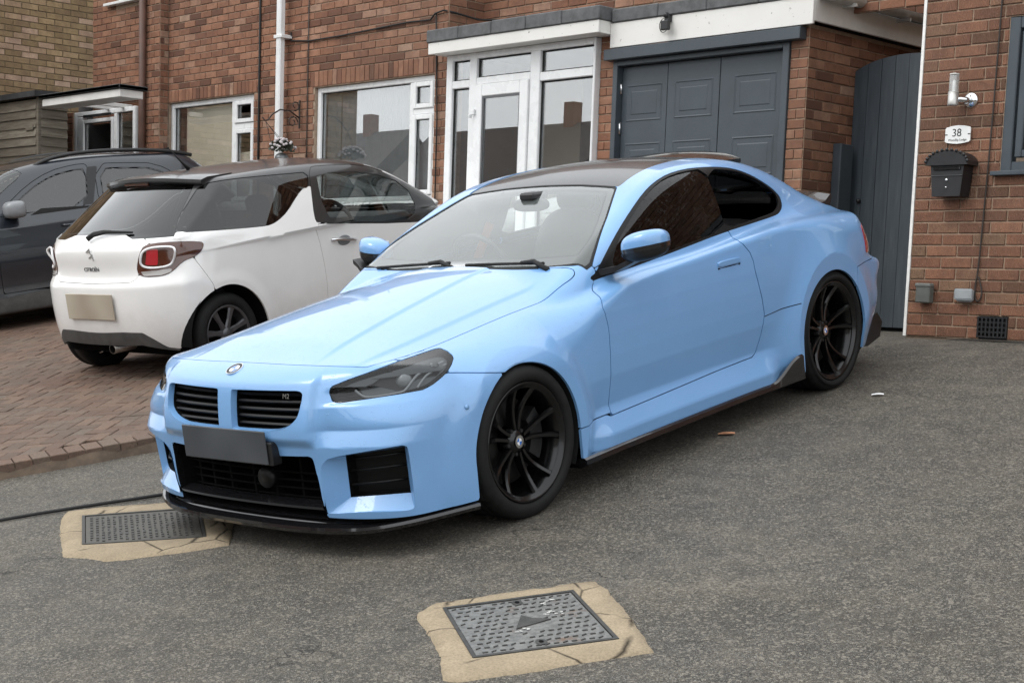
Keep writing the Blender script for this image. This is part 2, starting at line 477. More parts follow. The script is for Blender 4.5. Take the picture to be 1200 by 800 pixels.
def text_mesh(name, body, size, mat, parent, M, extrude=.0008, shear=0.0):
    cu = bpy.data.curves.new(name, 'FONT'); cu.body = body; cu.size = size; cu.extrude = extrude; cu.align_x = 'CENTER'; cu.align_y = 'CENTER'; cu.shear = shear
    o = bpy.data.objects.new(name, cu); COL.objects.link(o)
    dg = bpy.context.evaluated_depsgraph_get(); me = bpy.data.meshes.new_from_object(o.evaluated_get(dg)); bpy.data.objects.remove(o)
    r = link(name, me, mat, parent); r.matrix_local = M; return r
def frame(c, right, up):
    r = Vector(right).normalized(); u = Vector(up); u = (u - r * u.dot(r)).normalized(); n = r.cross(u)
    return Matrix(((r.x, u.x, n.x, c[0]), (r.y, u.y, n.y, c[1]), (r.z, u.z, n.z, c[2]), (0, 0, 0, 1)))
def blob(c, half, exp=.62, flat=None, n=28, m=18, shear=None):
    V = []; F = []
    def sp(v, e): return math.copysign(abs(v) ** e, v)
    for i in range(m + 1):
        ph = -math.pi / 2 + math.pi * i / m
        for k in range(n):
            th = 2 * math.pi * k / n
            p = [half[0] * sp(math.cos(ph), exp) * sp(math.cos(th), exp), half[1] * sp(math.cos(ph), exp) * sp(math.sin(th), exp), half[2] * sp(math.sin(ph), exp)]
            if flat is not None: p[0] = max(p[0], flat)
            if shear: p = shear(p)
            V.append((c[0] + p[0], c[1] + p[1], c[2] + p[2]))
    for i in range(m):
        for k in range(n): F.append((i * n + k, i * n + (k + 1) % n, (i + 1) * n + (k + 1) % n, (i + 1) * n + k))
    return V, F
# ---------------------------------------------------------------- ground
def gz_np(X, Y):
    p = .18452 * Y + .0031 * X
    k = .12; hi = .80; h = np.maximum(k - np.abs(p - hi), 0) / k; p = np.minimum(p, hi) - h * h * k * .25
    lo = -1.02; k = .3; h = np.maximum(k - np.abs(p - lo), 0) / k; p = np.maximum(p, lo) + h * h * k * .25
    dip = np.clip((-1.25 - X) / 1.0, 0, 1); dip = dip * dip * (3 - 2 * dip) * np.clip((3.6 - Y) / 1.5, 0, 1)
    return p - .066 * dip
def gz(x, y): return float(gz_np(np.array(x, float), np.array(y, float)))
def axis(*segs):
    out = []
    for a, b, n in segs: out += list(np.linspace(a, b, n, endpoint=False))
    return np.array(out + [segs[-1][1]])
xs = axis((-160, -14, 12), (-14, -4, 20), (-4, 6, 100), (6, 14, 10), (14, 160, 10)); ys = axis((-220, -12, 14), (-12, -3, 40), (-3, 5, 100), (5, 20, 12), (20, 120, 6))
XX, YY = np.meshgrid(xs, ys, indexing='ij'); ZZ = gz_np(XX, YY)
nx, ny = XX.shape; V = np.stack([XX, YY, ZZ], -1).reshape(-1, 3)
i = np.arange(nx - 1)[:, None] * ny + np.arange(ny - 1)[None]; Q = np.stack([i, i + ny, i + ny + 1, i + 1], -1).reshape(-1, 4)
m = Mat('worn_wet_asphalt'); co = m.coord('Object')
big = m.noise(co, .75, 7, .68); mid = m.noise(co, 5.5, 5, .65); fine = m.noise(co, 120, 3, .7)
st = m.voro(co, 260, 'Color'); stv = m.n('ShaderNodeSeparateColor'); m.l(st, stv.inputs[0])
col = m.mix(m.ramp(big, [(.34, 0.), (.68, 1.)]), (.108, .094, .071), (.210, .186, .145))
col = m.mix(m.ramp(mid, [(.40, .75), (.60, 0.)]), col, (.068, .062, .051))
col = m.mix(m.ramp(fine, [(.42, .6), (.60, 0.)]), col, (.030, .027, .023))
col = m.mix(m.ramp(stv.outputs[0], [(.62, 0.), (.82, .4), (1., .75)]), col, (.30, .282, .245))
col = m.mix(m.ramp(stv.outputs[1], [(.985, 0.), (.99, .7)]), col, (.40, .39, .36))
dk = m.ramp(m.noise(co, 2.2, 6, .72), [(.50, 0.), (.68, .55)]); col = m.mix(dk, col, (.062, .056, .046))
sp = m.ramp(m.voro(co, 1.7, 'Distance'), [(.0, .8), (.03, .6), (.07, 0.)]); col = m.mix(m.math('MULTIPLY', sp, m.ramp(m.noise(co, 14, 3, .6), [(.42, 0.), (.6, 1.)])), col, (.020, .019, .017))
st2 = m.n('ShaderNodeSeparateColor'); m.l(m.voro(co, 100, 'Color'), st2.inputs[0]); col = m.mix(m.ramp(st2.outputs[0], [(.80, 0.), (.88, .65)]), col, (.30, .27, .22)); col = m.mix(m.ramp(st2.outputs[1], [(.80, 0.), (.90, .5)]), col, (.04, .036, .03))
# hair cracks, broken up by noise
wob = m.n('ShaderNodeVectorMath', operation='ADD'); nz = m.n('ShaderNodeTexNoise'); nz.inputs['Scale'].default_value = 3.0; nz.inputs['Detail'].default_value = 5; m.l(co, nz.inputs['Vector']); m.l(co, wob.inputs[0]); m.l(nz.outputs[1], wob.inputs[1])
ed = m.voro(wob.outputs[0], .9, 'Distance', 'DISTANCE_TO_EDGE')
crack = m.math('MULTIPLY', m.ramp(ed, [(.0, 1.), (.008, 0.)]), m.ramp(m.noise(co, 1.6, 4, .6), [(.52, 0.), (.66, .75)]))
col = m.mix(crack, col, (.010, .010, .009))
m.base(col)
wet = m.ramp(m.noise(co, 1.3, 5, .6), [(.40, .52), (.66, .80)]); m.rough(wet); m.set(Specular_IOR_Level=.45)
hh = m.math('ADD', m.math('MULTIPLY', m.voro(co, 210, 'Distance'), -1.0), m.math('MULTIPLY', mid, .6))
hh = m.math('SUBTRACT', hh, m.math('MULTIPLY', crack, 2.0)); m.bump(hh, 1.0, .008)
MT['asphalt'] = m.m
link('asphalt_driveway', make_mesh('asphalt_driveway', V, Q, smooth=True), MT['asphalt'], kind='structure')

# ---- neighbouring block-paved drive: herringbone, each block laid on the slope
GN = Vector((-.00305, -.18146, .98339)).normalized()
ax_u = Vector((1, 0, 0)); ax_u = (ax_u - GN * ax_u.dot(GN)).normalized(); ax_v = GN.cross(ax_u)
KERB = [(-3.35, -2.6), (-3.05, -1.5), (-2.775, -.615), (-2.491, .186), (-2.22, 1.0), (-2.0, 2.2), (-1.9, 5.1)]
def kerb_x(y): return float(np.interp(y, [p[1] for p in KERB], [p[0] for p in KERB]))
def on_slope(x, y, h=0.0):      # x,y in plan -> point h above the parked cars' plane
    z = .18452 * y + .0031 * x; z = min(z, .86); return Vector((x, y, z)) + GN * h
m = Mat('weathered_clay_paver'); co = m.coord('Object', 1)
oi = m.n('ShaderNodeObjectInfo'); geo = m.n('ShaderNodeNewGeometry')
rnd = m.math('FRACT', m.math('ADD', oi.outputs['Random'], geo.outputs['Random Per Island']))
tcg = m.n('ShaderNodeNewGeometry'); pw = tcg.outputs['Position']
c = m.ramp(rnd, [(0., (.115, .068, .048)), (.45, (.165, .092, .064)), (.8, (.205, .122, .084)), (1., (.155, .112, .084))])
stain = m.ramp(m.noise(pw, 1.1, 5, .65), [(.38, 0.), (.66, .6)]); c = m.mix(stain, c, (.135, .118, .092))
c = m.mix(m.ramp(m.noise(pw, 60, 4, .7), [(.42, .5), (.65, 0.)]), c, (.065, .050, .038)); m.base(c); m.set(Roughness=.72, Specular_IOR_Level=.35)
m.bump(m.noise(pw, 130, 4, .7), .5, .004); MT['paver'] = m.m
MT['joint_sand'] = mottled('dark_joint_soil', (.034, .028, .020), .4, 40, .95, .5, 120)
pv_root = None
bx_, by_, bz_, g_ = .1965, .0965, .05, .0035
pm = MB(); c_ = .004; hx, hy = bx_ / 2, by_ / 2
Vb = [(-hx, -hy, -.05), (hx, -hy, -.05), (hx, hy, -.05), (-hx, hy, -.05), (-hx, -hy, -c_), (hx, -hy, -c_), (hx, hy, -c_), (-hx, hy, -c_), (-hx + c_, -hy + c_, 0), (hx - c_, -hy + c_, 0), (hx - c_, hy - c_, 0), (-hx + c_, hy - c_, 0)]
Fb = [(0, 1, 5, 4), (1, 2, 6, 5), (2, 3, 7, 6), (3, 0, 4, 7), (4, 5, 9, 8), (5, 6, 10, 9), (6, 7, 11, 10), (7, 4, 8, 11), (8, 9, 10, 11)]
paver_mesh = bpy.data.meshes.new('paver_block'); paver_mesh.from_pydata(Vb, [], Fb); paver_mesh.materials.append(MT['paver'])
# base sheet under the blocks
yy = np.linspace(-2.6, 5.1, 40); Vs = []; Fs = []
for k, y in enumerate(yy):
    for x in (-14.5, kerb_x(y) - .06): Vs.append(tuple(on_slope(x, y, .006)))
for k in range(39): Fs.append((k * 2, k * 2 + 1, k * 2 + 3, k * 2 + 2))
pave = link('block_paved_drive', make_mesh('block_paved_drive', Vs, [tuple(f) for f in Fs]), MT['joint_sand'], kind='structure')
cells = []
L = .2; W_ = .1; rot = math.radians(38)
for a in range(-90, 90):
    for b in range(-90, 90):
        # basket of a 2:1 herringbone lattice: period vectors (W,W) and (2W,-2W)
        ox = (a + 2 * b) * W_; oy = (a - 2 * b) * W_
        for px, py, r in ((ox + L / 2, oy + W_ / 2, 0), (ox + .25, oy, 90)):
            cells.append((px, py, r))
seen = set(); placed = []
for px, py, r in cells:
    key = (round(px, 3), round(py, 3), r)
    if key in seen: continue
    seen.add(key)
    x = -5.2 + px * math.cos(rot) - py * math.sin(rot); y = 1.2 + px * math.sin(rot) + py * math.cos(rot)
    if y < -2.4 or y > 5.0 or x < -11.5 or x > kerb_x(y) - .20: continue
    placed.append((x, y, rot + math.radians(r)))
def cam_rank(p): return (p[0] - CAM_POS[0]) ** 2 + (p[1] - CAM_POS[1]) ** 2 + (p[2] - CAM_POS[2]) ** 2
def in_view(p, margin=.03):
    q = Vector(p) - Vector(CAM_POS); d = q.dot(_f)
    if d <= .1: return False
    u = (575.96 + 1801.8 * q.dot(_r) / d) / 1200; v = (557.41 - 1801.8 * q.dot(_u) / d) / 800
    return -margin < u < 1 + margin and -margin < v < 1 + margin
def screen(p):
    q = Vector(p) - Vector(CAM_POS); d = q.dot(_f); return (575.96 + 1801.8 * q.dot(_r) / d, 557.41 - 1801.8 * q.dot(_u) / d)
items = []
for x, y, r in placed:
    P = on_slope(x, y, .020 + random.uniform(-.003, .003)); tilt = Matrix.Rotation(random.uniform(-.018, .018), 4, 'X') @ Matrix.Rotation(random.uniform(-.012, .012), 4, 'Y')
    M_ = Matrix.Translation(P) @ Matrix(((ax_u.x, ax_v.x, GN.x, 0), (ax_u.y, ax_v.y, GN.y, 0), (ax_u.z, ax_v.z, GN.z, 0), (0, 0, 0, 1))) @ Matrix.Rotation(r, 4, 'Z') @ tilt
    items.append((P, M_))
# edging course along the kerb
edge = []
arc = 0.0; y = -2.5
while y < 3.2:
    x = kerb_x(y); x2 = kerb_x(y + .01); a = math.atan2(.01, x2 - x)
    P = on_slope(x - .098, y, .022 + random.uniform(-.003, .002))
    M_ = Matrix.Translation(P) @ Matrix(((ax_u.x, ax_v.x, GN.x, 0), (ax_u.y, ax_v.y, GN.y, 0), (ax_u.z, ax_v.z, GN.z, 0), (0, 0, 0, 1))) @ Matrix.Rotation(a - math.pi / 2, 4, 'Z')
    edge.append((P, M_)); y += .1015 * math.sin(a)
def visible_blocks(items):
    vis = [t for t in items if in_view(t[0]) and screen(t[0])[0] < 215]; vis.sort(key=lambda t: cam_rank(t[0])); return vis
visl = visible_blocks(items + edge); near_ids = set(id(t) for t in visl[:300])
mb = MB()
for t in items + edge:
    if id(t) in near_ids:
        o = link('paving_block', paver_mesh, None, pave); o.matrix_world = t[1]
    elif in_view(t[0], .25): mb.add([tuple(t[1] @ Vector(p)) for p in Vb], Fb)
mb.build('paving_blocks_beyond', MT['paver'], pave, kind='stuff')
# concrete haunching below the edging
V = []; F = []; yy = np.linspace(-2.55, 3.3, 60)
for k, y in enumerate(yy):
    x = kerb_x(y); j = .010 * math.sin(k * 2.1) + .006 * math.sin(k * 5.3)
    a = on_slope(x - .02, y, .016); b = on_slope(x + .003 + j * .3, y, -.008 + j * .6); c_2 = Vector((x + .03 + j, y, gz(x + .03, y) - .01))
    V += [tuple(a), tuple(b), tuple(c_2)]
for k in range(59):
    for j in range(2): F.append((k * 3 + j, k * 3 + j + 1, (k + 1) * 3 + j + 1, (k + 1) * 3 + j))
MB().add(V, F).build('kerb_haunching', mottled('dirty_kerb_concrete', (.105, .075, .052), .45, 9, .85, .8, 60), pave, smooth=True)

# ---------------------------------------------------------------- manhole covers
def sand_concrete(name, col):
    m = Mat(name); co = m.coord('Object'); n1 = m.noise(co, 7, 6, .65); n2 = m.noise(co, 110, 4, .7)
    c = m.mix(m.ramp(n1, [(.35, 0.), (.7, 1.)]), col, tuple(v * .72 for v in col)); c = m.mix(m.ramp(n2, [(.36, .55), (.6, 0.)]), c, tuple(v * .45 for v in col))
    ed = m.voro(co, 3.2, 'Distance', 'DISTANCE_TO_EDGE'); cr = m.math('MULTIPLY', m.ramp(ed, [(0., 1.), (.022, 0.)]), m.ramp(m.noise(co, 3.0, 3, .6), [(.46, 0.), (.56, 1.)]))
    c = m.mix(cr, c, (.035, .028, .02)); m.base(c); m.set(Roughness=.9, Specular_IOR_Level=.2)
    m.bump(m.math('SUBTRACT', m.math('ADD', n2, m.math('MULTIPLY', n1, .5)), cr), .8, .005); return m.m
MT['haunch'] = sand_concrete('sandy_concrete', (.40, .325, .225))
m = Mat('worn_cast_iron'); co = m.coord('Object'); n1 = m.noise(co, 6, 6, .65)
c = m.mix(m.ramp(m.noise(co, 40, 4, .7), [(.4, 0.), (.6, 1.)]), (.135, .135, .13), (.215, .215, .205)); c = m.mix(m.ramp(n1, [(.60, 0.), (.72, .8)]), c, (.16, .085, .045)); m.base(c)
m.set(Roughness=.55, Metallic=.35); m.bump(m.noise(co, 90, 4, .7), .3, .002); MT['iron'] = m.m
MT['iron_dark'] = mottled('dark_cast_iron', (.055, .054, .05), .35, 30, .6, .3, 90, metal=.3)
MT['iron_old'] = mottled('wet_old_iron', (.075, .070, .060), .35, 14, .55, .4, 80, metal=.2)
MT['white_flake'] = mottled('white_paint_flakes', (.55, .55, .52), .2, 60, .8)
def drape(x, y, h): return (x, y, gz(x, y) + h)
def manhole(name, label, outer, inner, pattern, group, plate='iron'):
    root = empty(name, drape(*np.mean(inner, 0), 0.0), label=label, category='manhole', group=group); o0 = Vector(root.location)
    # surround: ring between ragged outer edge and the frame
    c = np.mean(inner, 0); I = dense([tuple(p) for p in inner], .04); O = []
    OD = dense([tuple(p) for p in chaikin(outer, 1)], .02)
    V = []; F = []; angs = sorted([math.atan2(p[1] - c[1], p[0] - c[0]) for p in OD])
    def at(poly, a):
        d = np.array((math.cos(a), math.sin(a))); best = None
        for i in range(len(poly)):
            p = np.array(poly[i]) - c; q = np.array(poly[(i + 1) % len(poly)]) - c; e = q - p
            den = d[0] * e[1] - d[1] * e[0]
            if abs(den) < 1e-9: continue
            t = (p[0] * e[1] - p[1] * e[0]) / den; s_ = (p[0] * d[1] - p[1] * d[0]) / den
            if t > 0 and -1e-6 <= s_ <= 1 + 1e-6 and (best is None or t > best): best = t
        return best
    n = 110; rr = random.Random(3)
    for k in range(n):
        a = 2 * math.pi * k / n; ro = at(outer, a) * (1 + rr.uniform(-.009, .009)); ri = at(inner, a)
        for r_, h in ((ri, .010), (ri + .012, .013), ((ri + ro) / 2, .014 + rr.uniform(-.003, .003)), (ro - .012, .010 + rr.uniform(-.003, .003)), (ro, -.008)):
            V.append(tuple(Vector(drape(c[0] + r_ * math.cos(a), c[1] + r_ * math.sin(a), h)) - o0))
    for k in range(n):
        for j in range(4): F.append((k * 5 + j, k * 5 + j + 1, ((k + 1) % n) * 5 + j + 1, ((k + 1) % n) * 5 + j))
    MB().add(V, F).build('concrete_surround', MT['haunch'], root, smooth=True)
    # local frame of the cover
    P0, P1, P2, P3 = [Vector(drape(p[0], p[1], .010)) - o0 for p in inner]
    def uv(u, v, h=0.0):
        p = (P0 * (1 - u) + P1 * u) * (1 - v) + (P3 * (1 - u) + P2 * u) * v; return tuple(p + GN * h)
    def quad_box(mb, u0, u1, v0, v1, h0, h1):
        Vq = [uv(u0, v0, h0), uv(u1, v0, h0), uv(u1, v1, h0), uv(u0, v1, h0), uv(u0, v0, h1), uv(u1, v0, h1), uv(u1, v1, h1), uv(u0, v1, h1)]
        mb.add(Vq, [(0, 3, 2, 1), (4, 5, 6, 7), (0, 1, 5, 4), (1, 2, 6, 5), (2, 3, 7, 6), (3, 0, 4, 7)])
    fr = MB()
    for a_ in ((0, 1, 0, .028), (0, 1, .972, 1), (0, .026, .028, .972), (.974, 1, .028, .972)): quad_box(fr, *a_, -.03, .004)
    fr.build('iron_frame', MT['iron_dark'], root)
    mb = MB(); quad_box(mb, .032, .968, .034, .966, -.03, .000); cov = mb.build('cover_plate', MT[plate], root)
    pattern(cov, uv, quad_box); return root
def pat_chevron(cov, uv, qb):
    mb = MB(); rr = random.Random(5)
    for i in range(15):
        for j in range(12):
            u = .07 + .86 * i / 14 + (.03 if j % 2 else 0); v = .07 + .86 * j / 11
            if u > .95 or (abs(u - .52) < .13 and abs(v - .52) < .17): continue
            if rr.random() < .06: continue
            s = .018
            if (i + j) % 2:
                qb(mb, u - s, u + s, v - .007, v + .007, -.002, .0032)
            else:
                for q in (-1, 1):
                    A = [(u - s, v - .013 * q), (u + s, v + .005 * q), (u + s, v + .017 * q), (u - s, v)]
                    Vq = [uv(a, b, -.002) for a, b in A] + [uv(a, b, .0032) for a, b in A]
                    mb.add(Vq, [(4, 5, 6, 7), (0, 1, 5, 4), (1, 2, 6, 5), (2, 3, 7, 6), (3, 0, 4, 7)]); break
    mb.build('tread_pattern', MT['iron_dark'], cov, kind='stuff')
    A = [(.40, .60), (.50, .36), (.56, .44), (.68, .50)]
    MB().add([uv(a, b, .0045) for a, b in A] + [uv(a, b, -.002) for a, b in A], [(0, 1, 2, 3), (0, 4, 5, 1), (1, 5, 6, 2), (2, 6, 7, 3), (3, 7, 4, 0)]).build('maker_triangle', MT['iron_dark'], cov)
    for u, v in ((.54, .10), (.50, .88)):
        V = [uv(u + .05 * math.cos(a) * .8, v + .05 * math.sin(a), .003) for a in np.linspace(0, 2 * math.pi, 20)[:-1]]; MB().add(V, [tuple(range(19))]).build('key_cup', MT['iron_dark'], cov)
        V = [uv(u + .022 * math.cos(a) * .8, v + .022 * math.sin(a), .0045) for a in np.linspace(0, 2 * math.pi, 14)[:-1]]; MB().add(V, [tuple(range(13))]).build('key_hole', MT['void'], cov)
    rr = random.Random(9); mb = MB()
    for cu, cv in ((.42, .66), (.47, .63), (.73, .20), (.78, .16), (.74, .38), (.69, .40), (.77, .42)):
        for q in range(3):
            u, v = cu + rr.uniform(-.03, .03), cv + rr.uniform(-.02, .02); a = rr.uniform(.006, .018); b = rr.uniform(.004, .010)
            mb.add([uv(u - a, v - b, .005), uv(u + a, v - b * .5, .005), uv(u + a * .7, v + b, .005), uv(u - a * .8, v + b * .7, .005)], [(0, 1, 2, 3)])
    mb.build('paint_flakes', MT['white_flake'], cov, kind='stuff')
def pat_letters(cov, uv, qb):
    mb = MB(); rr = random.Random(8); u = .07
    while u < .93:
        v = .10
        while v < .88:
            h = rr.choice((.04, .05, .07)); k = rr.random()
            if k < .75: qb(mb, u, u + .022, v, v + h, -.002, .004)
            else: qb(mb, u, u + .012, v, v + h, -.002, .004)
            v += h + .028
        u += .048
    mb.build('tread_pattern', MT['iron_dark'], cov, kind='stuff')
manhole('manhole_cover', 'square iron manhole cover with chevron tread in a sandy concrete surround, nearest the viewer',
        [(1.46, -1.06), (1.43, -.95), (1.595, -.70), (1.785, -.455), (1.87, -.48), (2.159, -.664), (2.465, -.887), (2.35, -1.043), (2.263, -1.19), (2.129, -1.364), (2.078, -1.43), (2.03, -1.43), (1.861, -1.292), (1.66, -1.17)],
        [(1.512, -.967), (1.802, -.581), (2.293, -.872), (1.991, -1.256)], pat_chevron, 'drain covers in the driveway')
manhole('manhole_cover', 'smaller ribbed iron drain cover partly under the blue car nose, in cracked yellow concrete',
        [(-1.261, -1.03), (-1.36, -.945), (-1.25, -.80), (-1.0, -.60), (-.68, -.47), (-.35, -.62), (-.02, -.86), (-.10, -1.0), (-.26, -1.22), (-.348, -1.30), (-.488, -1.32), (-.60, -1.37), (-.95, -1.2)],
        [(-1.179, -.955), (-.721, -.572), (-.215, -.861), (-.679, -1.228)], pat_letters, 'drain covers in the driveway', 'iron_old')
# cable on the asphalt, leaf and litter
P = [(-2.4, -2.2), (-1.9, -1.55), (-1.607, -1.18), (-1.505, -1.047), (-1.373, -.882), (-1.256, -.708), (-1.17, -.56), (-1.02, -.30), (-.9, .1)]
P = chaikin(P, 2, closed=False)
MB().tube([(x, y, gz(x, y) + .012) for x, y in P], .009, 8).build('ground_cable', MT['matt_black'], smooth=True, label='black rubber cable lying across the asphalt beside the blue car nose', category='cable')
MT['leaf'] = mottled('dry_leaf', (.55, .27, .15), .3, 40, .7)
def leaf(x, y, s, mat, name, label, cat, rot=0.0):
    V = []; n = 10
    for k in range(n):
        a = 2 * math.pi * k / n; r = s * (1 + .18 * math.sin(3 * a)); dx, dy = r * math.cos(a) * 1.3, r * math.sin(a) * .75
        dx, dy = dx * math.cos(rot) - dy * math.sin(rot), dx * math.sin(rot) + dy * math.cos(rot)
        V.append((x + dx, y + dy, gz(x + dx, y + dy) + .006 + .008 * abs(math.sin(a))))
    V.append((x, y, gz(x, y) + .008)); F = [(k, (k + 1) % n, n) for k in range(n)]
    MB().add(V, F).build(name, mat, smooth=True, label=label, category=cat)
leaf(.758, 1.635, .034, MT['leaf'], 'fallen_leaf', 'orange dry leaf on the asphalt beside the blue car door', 'leaf', .6)
leaf(.968, 2.688, .026, MT['white'], 'paper_scrap', 'white paper scrap on the asphalt behind the rear wheel', 'litter', .5)
# ---------------------------------------------------------------- brick walls made of single bricks
def brick_mat(name, stops, flecks=.25, wave=0.0, tone=None):
    m = Mat(name); oi = m.n('ShaderNodeObjectInfo'); geo = m.n('ShaderNodeNewGeometry'); pos = geo.outputs['Position']
    rnd = m.math('FRACT', m.math('ADD', oi.outputs['Random'], geo.outputs['Random Per Island']))
    c = m.ramp(rnd, stops)
    off = m.n('ShaderNodeVectorMath', operation='ADD'); cx = m.n('ShaderNodeCombineXYZ'); m.l(m.math('MULTIPLY', rnd, 37.), cx.inputs[0]); m.l(pos, off.inputs[0]); m.l(cx.outputs[0], off.inputs[1])
    n1 = m.noise(off.outputs[0], 9, 5, .65); n2 = m.noise(off.outputs[0], 70, 4, .7)
    c = m.mix(m.ramp(n1, [(.35, .45), (.65, 0.)]), c, (.085, .042, .030))
    c = m.mix(m.ramp(n2, [(.58, 0.), (.75, flecks)]), c, (.42, .33, .26))
    c = m.mix(m.ramp(m.noise(pos, .7, 5, .6), [(.40, 0.), (.72, .35)]), c, (.12, .085, .065))
    m.base(c); m.set(Roughness=.82, Specular_IOR_Level=.25)
    h = m.math('ADD', n2, m.math('MULTIPLY', n1, .6))
    if wave:
        wv = m.n('ShaderNodeTexWave'); wv.inputs['Scale'].default_value = 26; wv.inputs['Distortion'].default_value = 9; wv.inputs['Detail'].default_value = 2; m.l(off.outputs[0], wv.inputs[0]); h = m.math('ADD', h, m.math('MULTIPLY', wv.outputs[1], wave))
    m.bump(h, .7, .006); return m.m
MT['brick_red'] = brick_mat('house_brick_red_brown', [(0., (.120, .056, .037)), (.12, (.180, .084, .053)), (.3, (.26, .122, .074)), (.6, (.305, .147, .089)), (.85, (.345, .175, .109)), (.96, (.36, .21, .145)), (1., (.42, .28, .20))])
MT['brick_rustic'] = brick_mat('neighbour_brick_rustic', [(0., (.130, .070, .044)), (.25, (.205, .096, .058)), (.55, (.265, .124, .074)), (.8, (.305, .150, .092)), (1., (.225, .138, .084))], .5, .8)
MT['brick_buff'] = brick_mat('gable_brick_buff', [(0., (.20, .140, .072)), (.45, (.27, .190, .100)), (.75, (.33, .232, .128)), (.85, (.41, .28, .19)), (1., (.47, .33, .24))], .2)
MT['brick_pier'] = brick_mat('porch_brick_light', [(0., (.23, .105, .062)), (.5, (.29, .140, .086)), (1., (.36, .195, .125))])
MT['mortar'] = mottled('old_mortar', (.30, .225, .165), .25, 30, .95, .6, 140)
MT['mortar_pale'] = mottled('pale_mortar', (.36, .26, .185), .22, 30, .95, .6, 140)
MT['mortar_dark'] = mottled('buff_mortar', (.15, .115, .07), .25, 30, .95, .6, 140)
_c = .0035
def brick_template():
    # unit brick: x in 0..1 along the wall, z 0..1 up, y depth (front at 0, back at .06) ; chamfer fixed for a full stretcher
    w, h = .215, .065; V = []
    for x, z in ((0, 0), (w, 0), (w, h), (0, h)): V.append((x, .05, z))
    for x, z in ((0, 0), (w, 0), (w, h), (0, h)): V.append((x, _c, z))
    for x, z in ((_c, _c), (w - _c, _c), (w - _c, h - _c), (_c, h - _c)): V.append((x, 0, z))
    F = [(0, 1, 5, 4), (1, 2, 6, 5), (2, 3, 7, 6), (3, 0, 4, 7), (4, 5, 9, 8), (5, 6, 10, 9), (6, 7, 11, 10), (7, 4, 8, 11), (8, 9, 10, 11)]
    return V, F
BV, BF_ = brick_template()
BRICKS = {}      # material -> shared mesh
def brick_mesh(mat):
    if mat.name not in BRICKS:
        me = bpy.data.meshes.new('brick'); me.from_pydata(BV, [], BF_); me.materials.append(mat); BRICKS[mat.name] = me
    return BRICKS[mat.name]
def brick_cells(width, z0, z1, openings, u0=0.0, offset=0.0, soldiers=(), bond='stretcher', seed=1):
    """list of (u, z, w, h) bricks in courses of 75 mm, cut at openings given as (ua, ub, za, zb)"""
    rr = random.Random(seed); out = []; n = int((z1 - z0) / .075 + .5); holes = list(openings) + [s for s in soldiers]
    if width < .37:
        n1 = max(1, round(width / .225))
        for k in range(n):
            nn = n1 + k % 2 if width > .1 else 1; z = z0 + k * .075; h = min(.065, z1 - z - .002)
            if h > .02: out += [(width * i / nn + .004, z + .005, width / nn - .008, h) for i in range(nn)]
        return out
    for k in range(n):
        z = z0 + k * .075; h = min(.065, z1 - z - .002)
        if h < .02: continue
        pos = u0 - (.1125 if k % 2 else 0) - offset % .225
        if bond == 'flemish': pos = u0 - (.16875 if k % 2 else 0)
        j = 0
        while pos < u0 + width:
            L_ = .225 if bond == 'stretcher' else (.225 if j % 2 == 0 else .1125); j += 1
            a, b = max(pos, u0) + .0, min(pos + L_, u0 + width); pos += L_
            segs = [(a + .005, b - .005)]
            for (ua, ub, za, zb) in holes:
                if z + h > za + .004 and z < zb - .004:
                    ns = []
                    for s, e in segs:
                        if e <= ua or s >= ub: ns.append((s, e)); continue
                        if s < ua - .004: ns.append((s, ua - .004))
                        if e > ub + .004: ns.append((ub + .004, e))
                    segs = ns
            for s, e in segs:
                if e - s > .018: out.append((s, z + .005, e - s, h))
    for (ua, ub, za, zb) in soldiers:
        u = ua
        while u < ub - .03:
            out.append((u + .004, za + .004, min(.067, ub - u - .008), zb - za - .008)); u += .075
    return out
def wall_matrix(origin, udir):
    u = Vector((*udir, 0)).normalized(); z = Vector((0, 0, 1)); d = z.cross(u)   # d points into the wall when the front looks along -d
    return Matrix(((u.x, d.x, 0, origin[0]), (u.y, d.y, 0, origin[1]), (0, 0, 1, origin[2]), (0, 0, 0, 1)))
ALLB = []
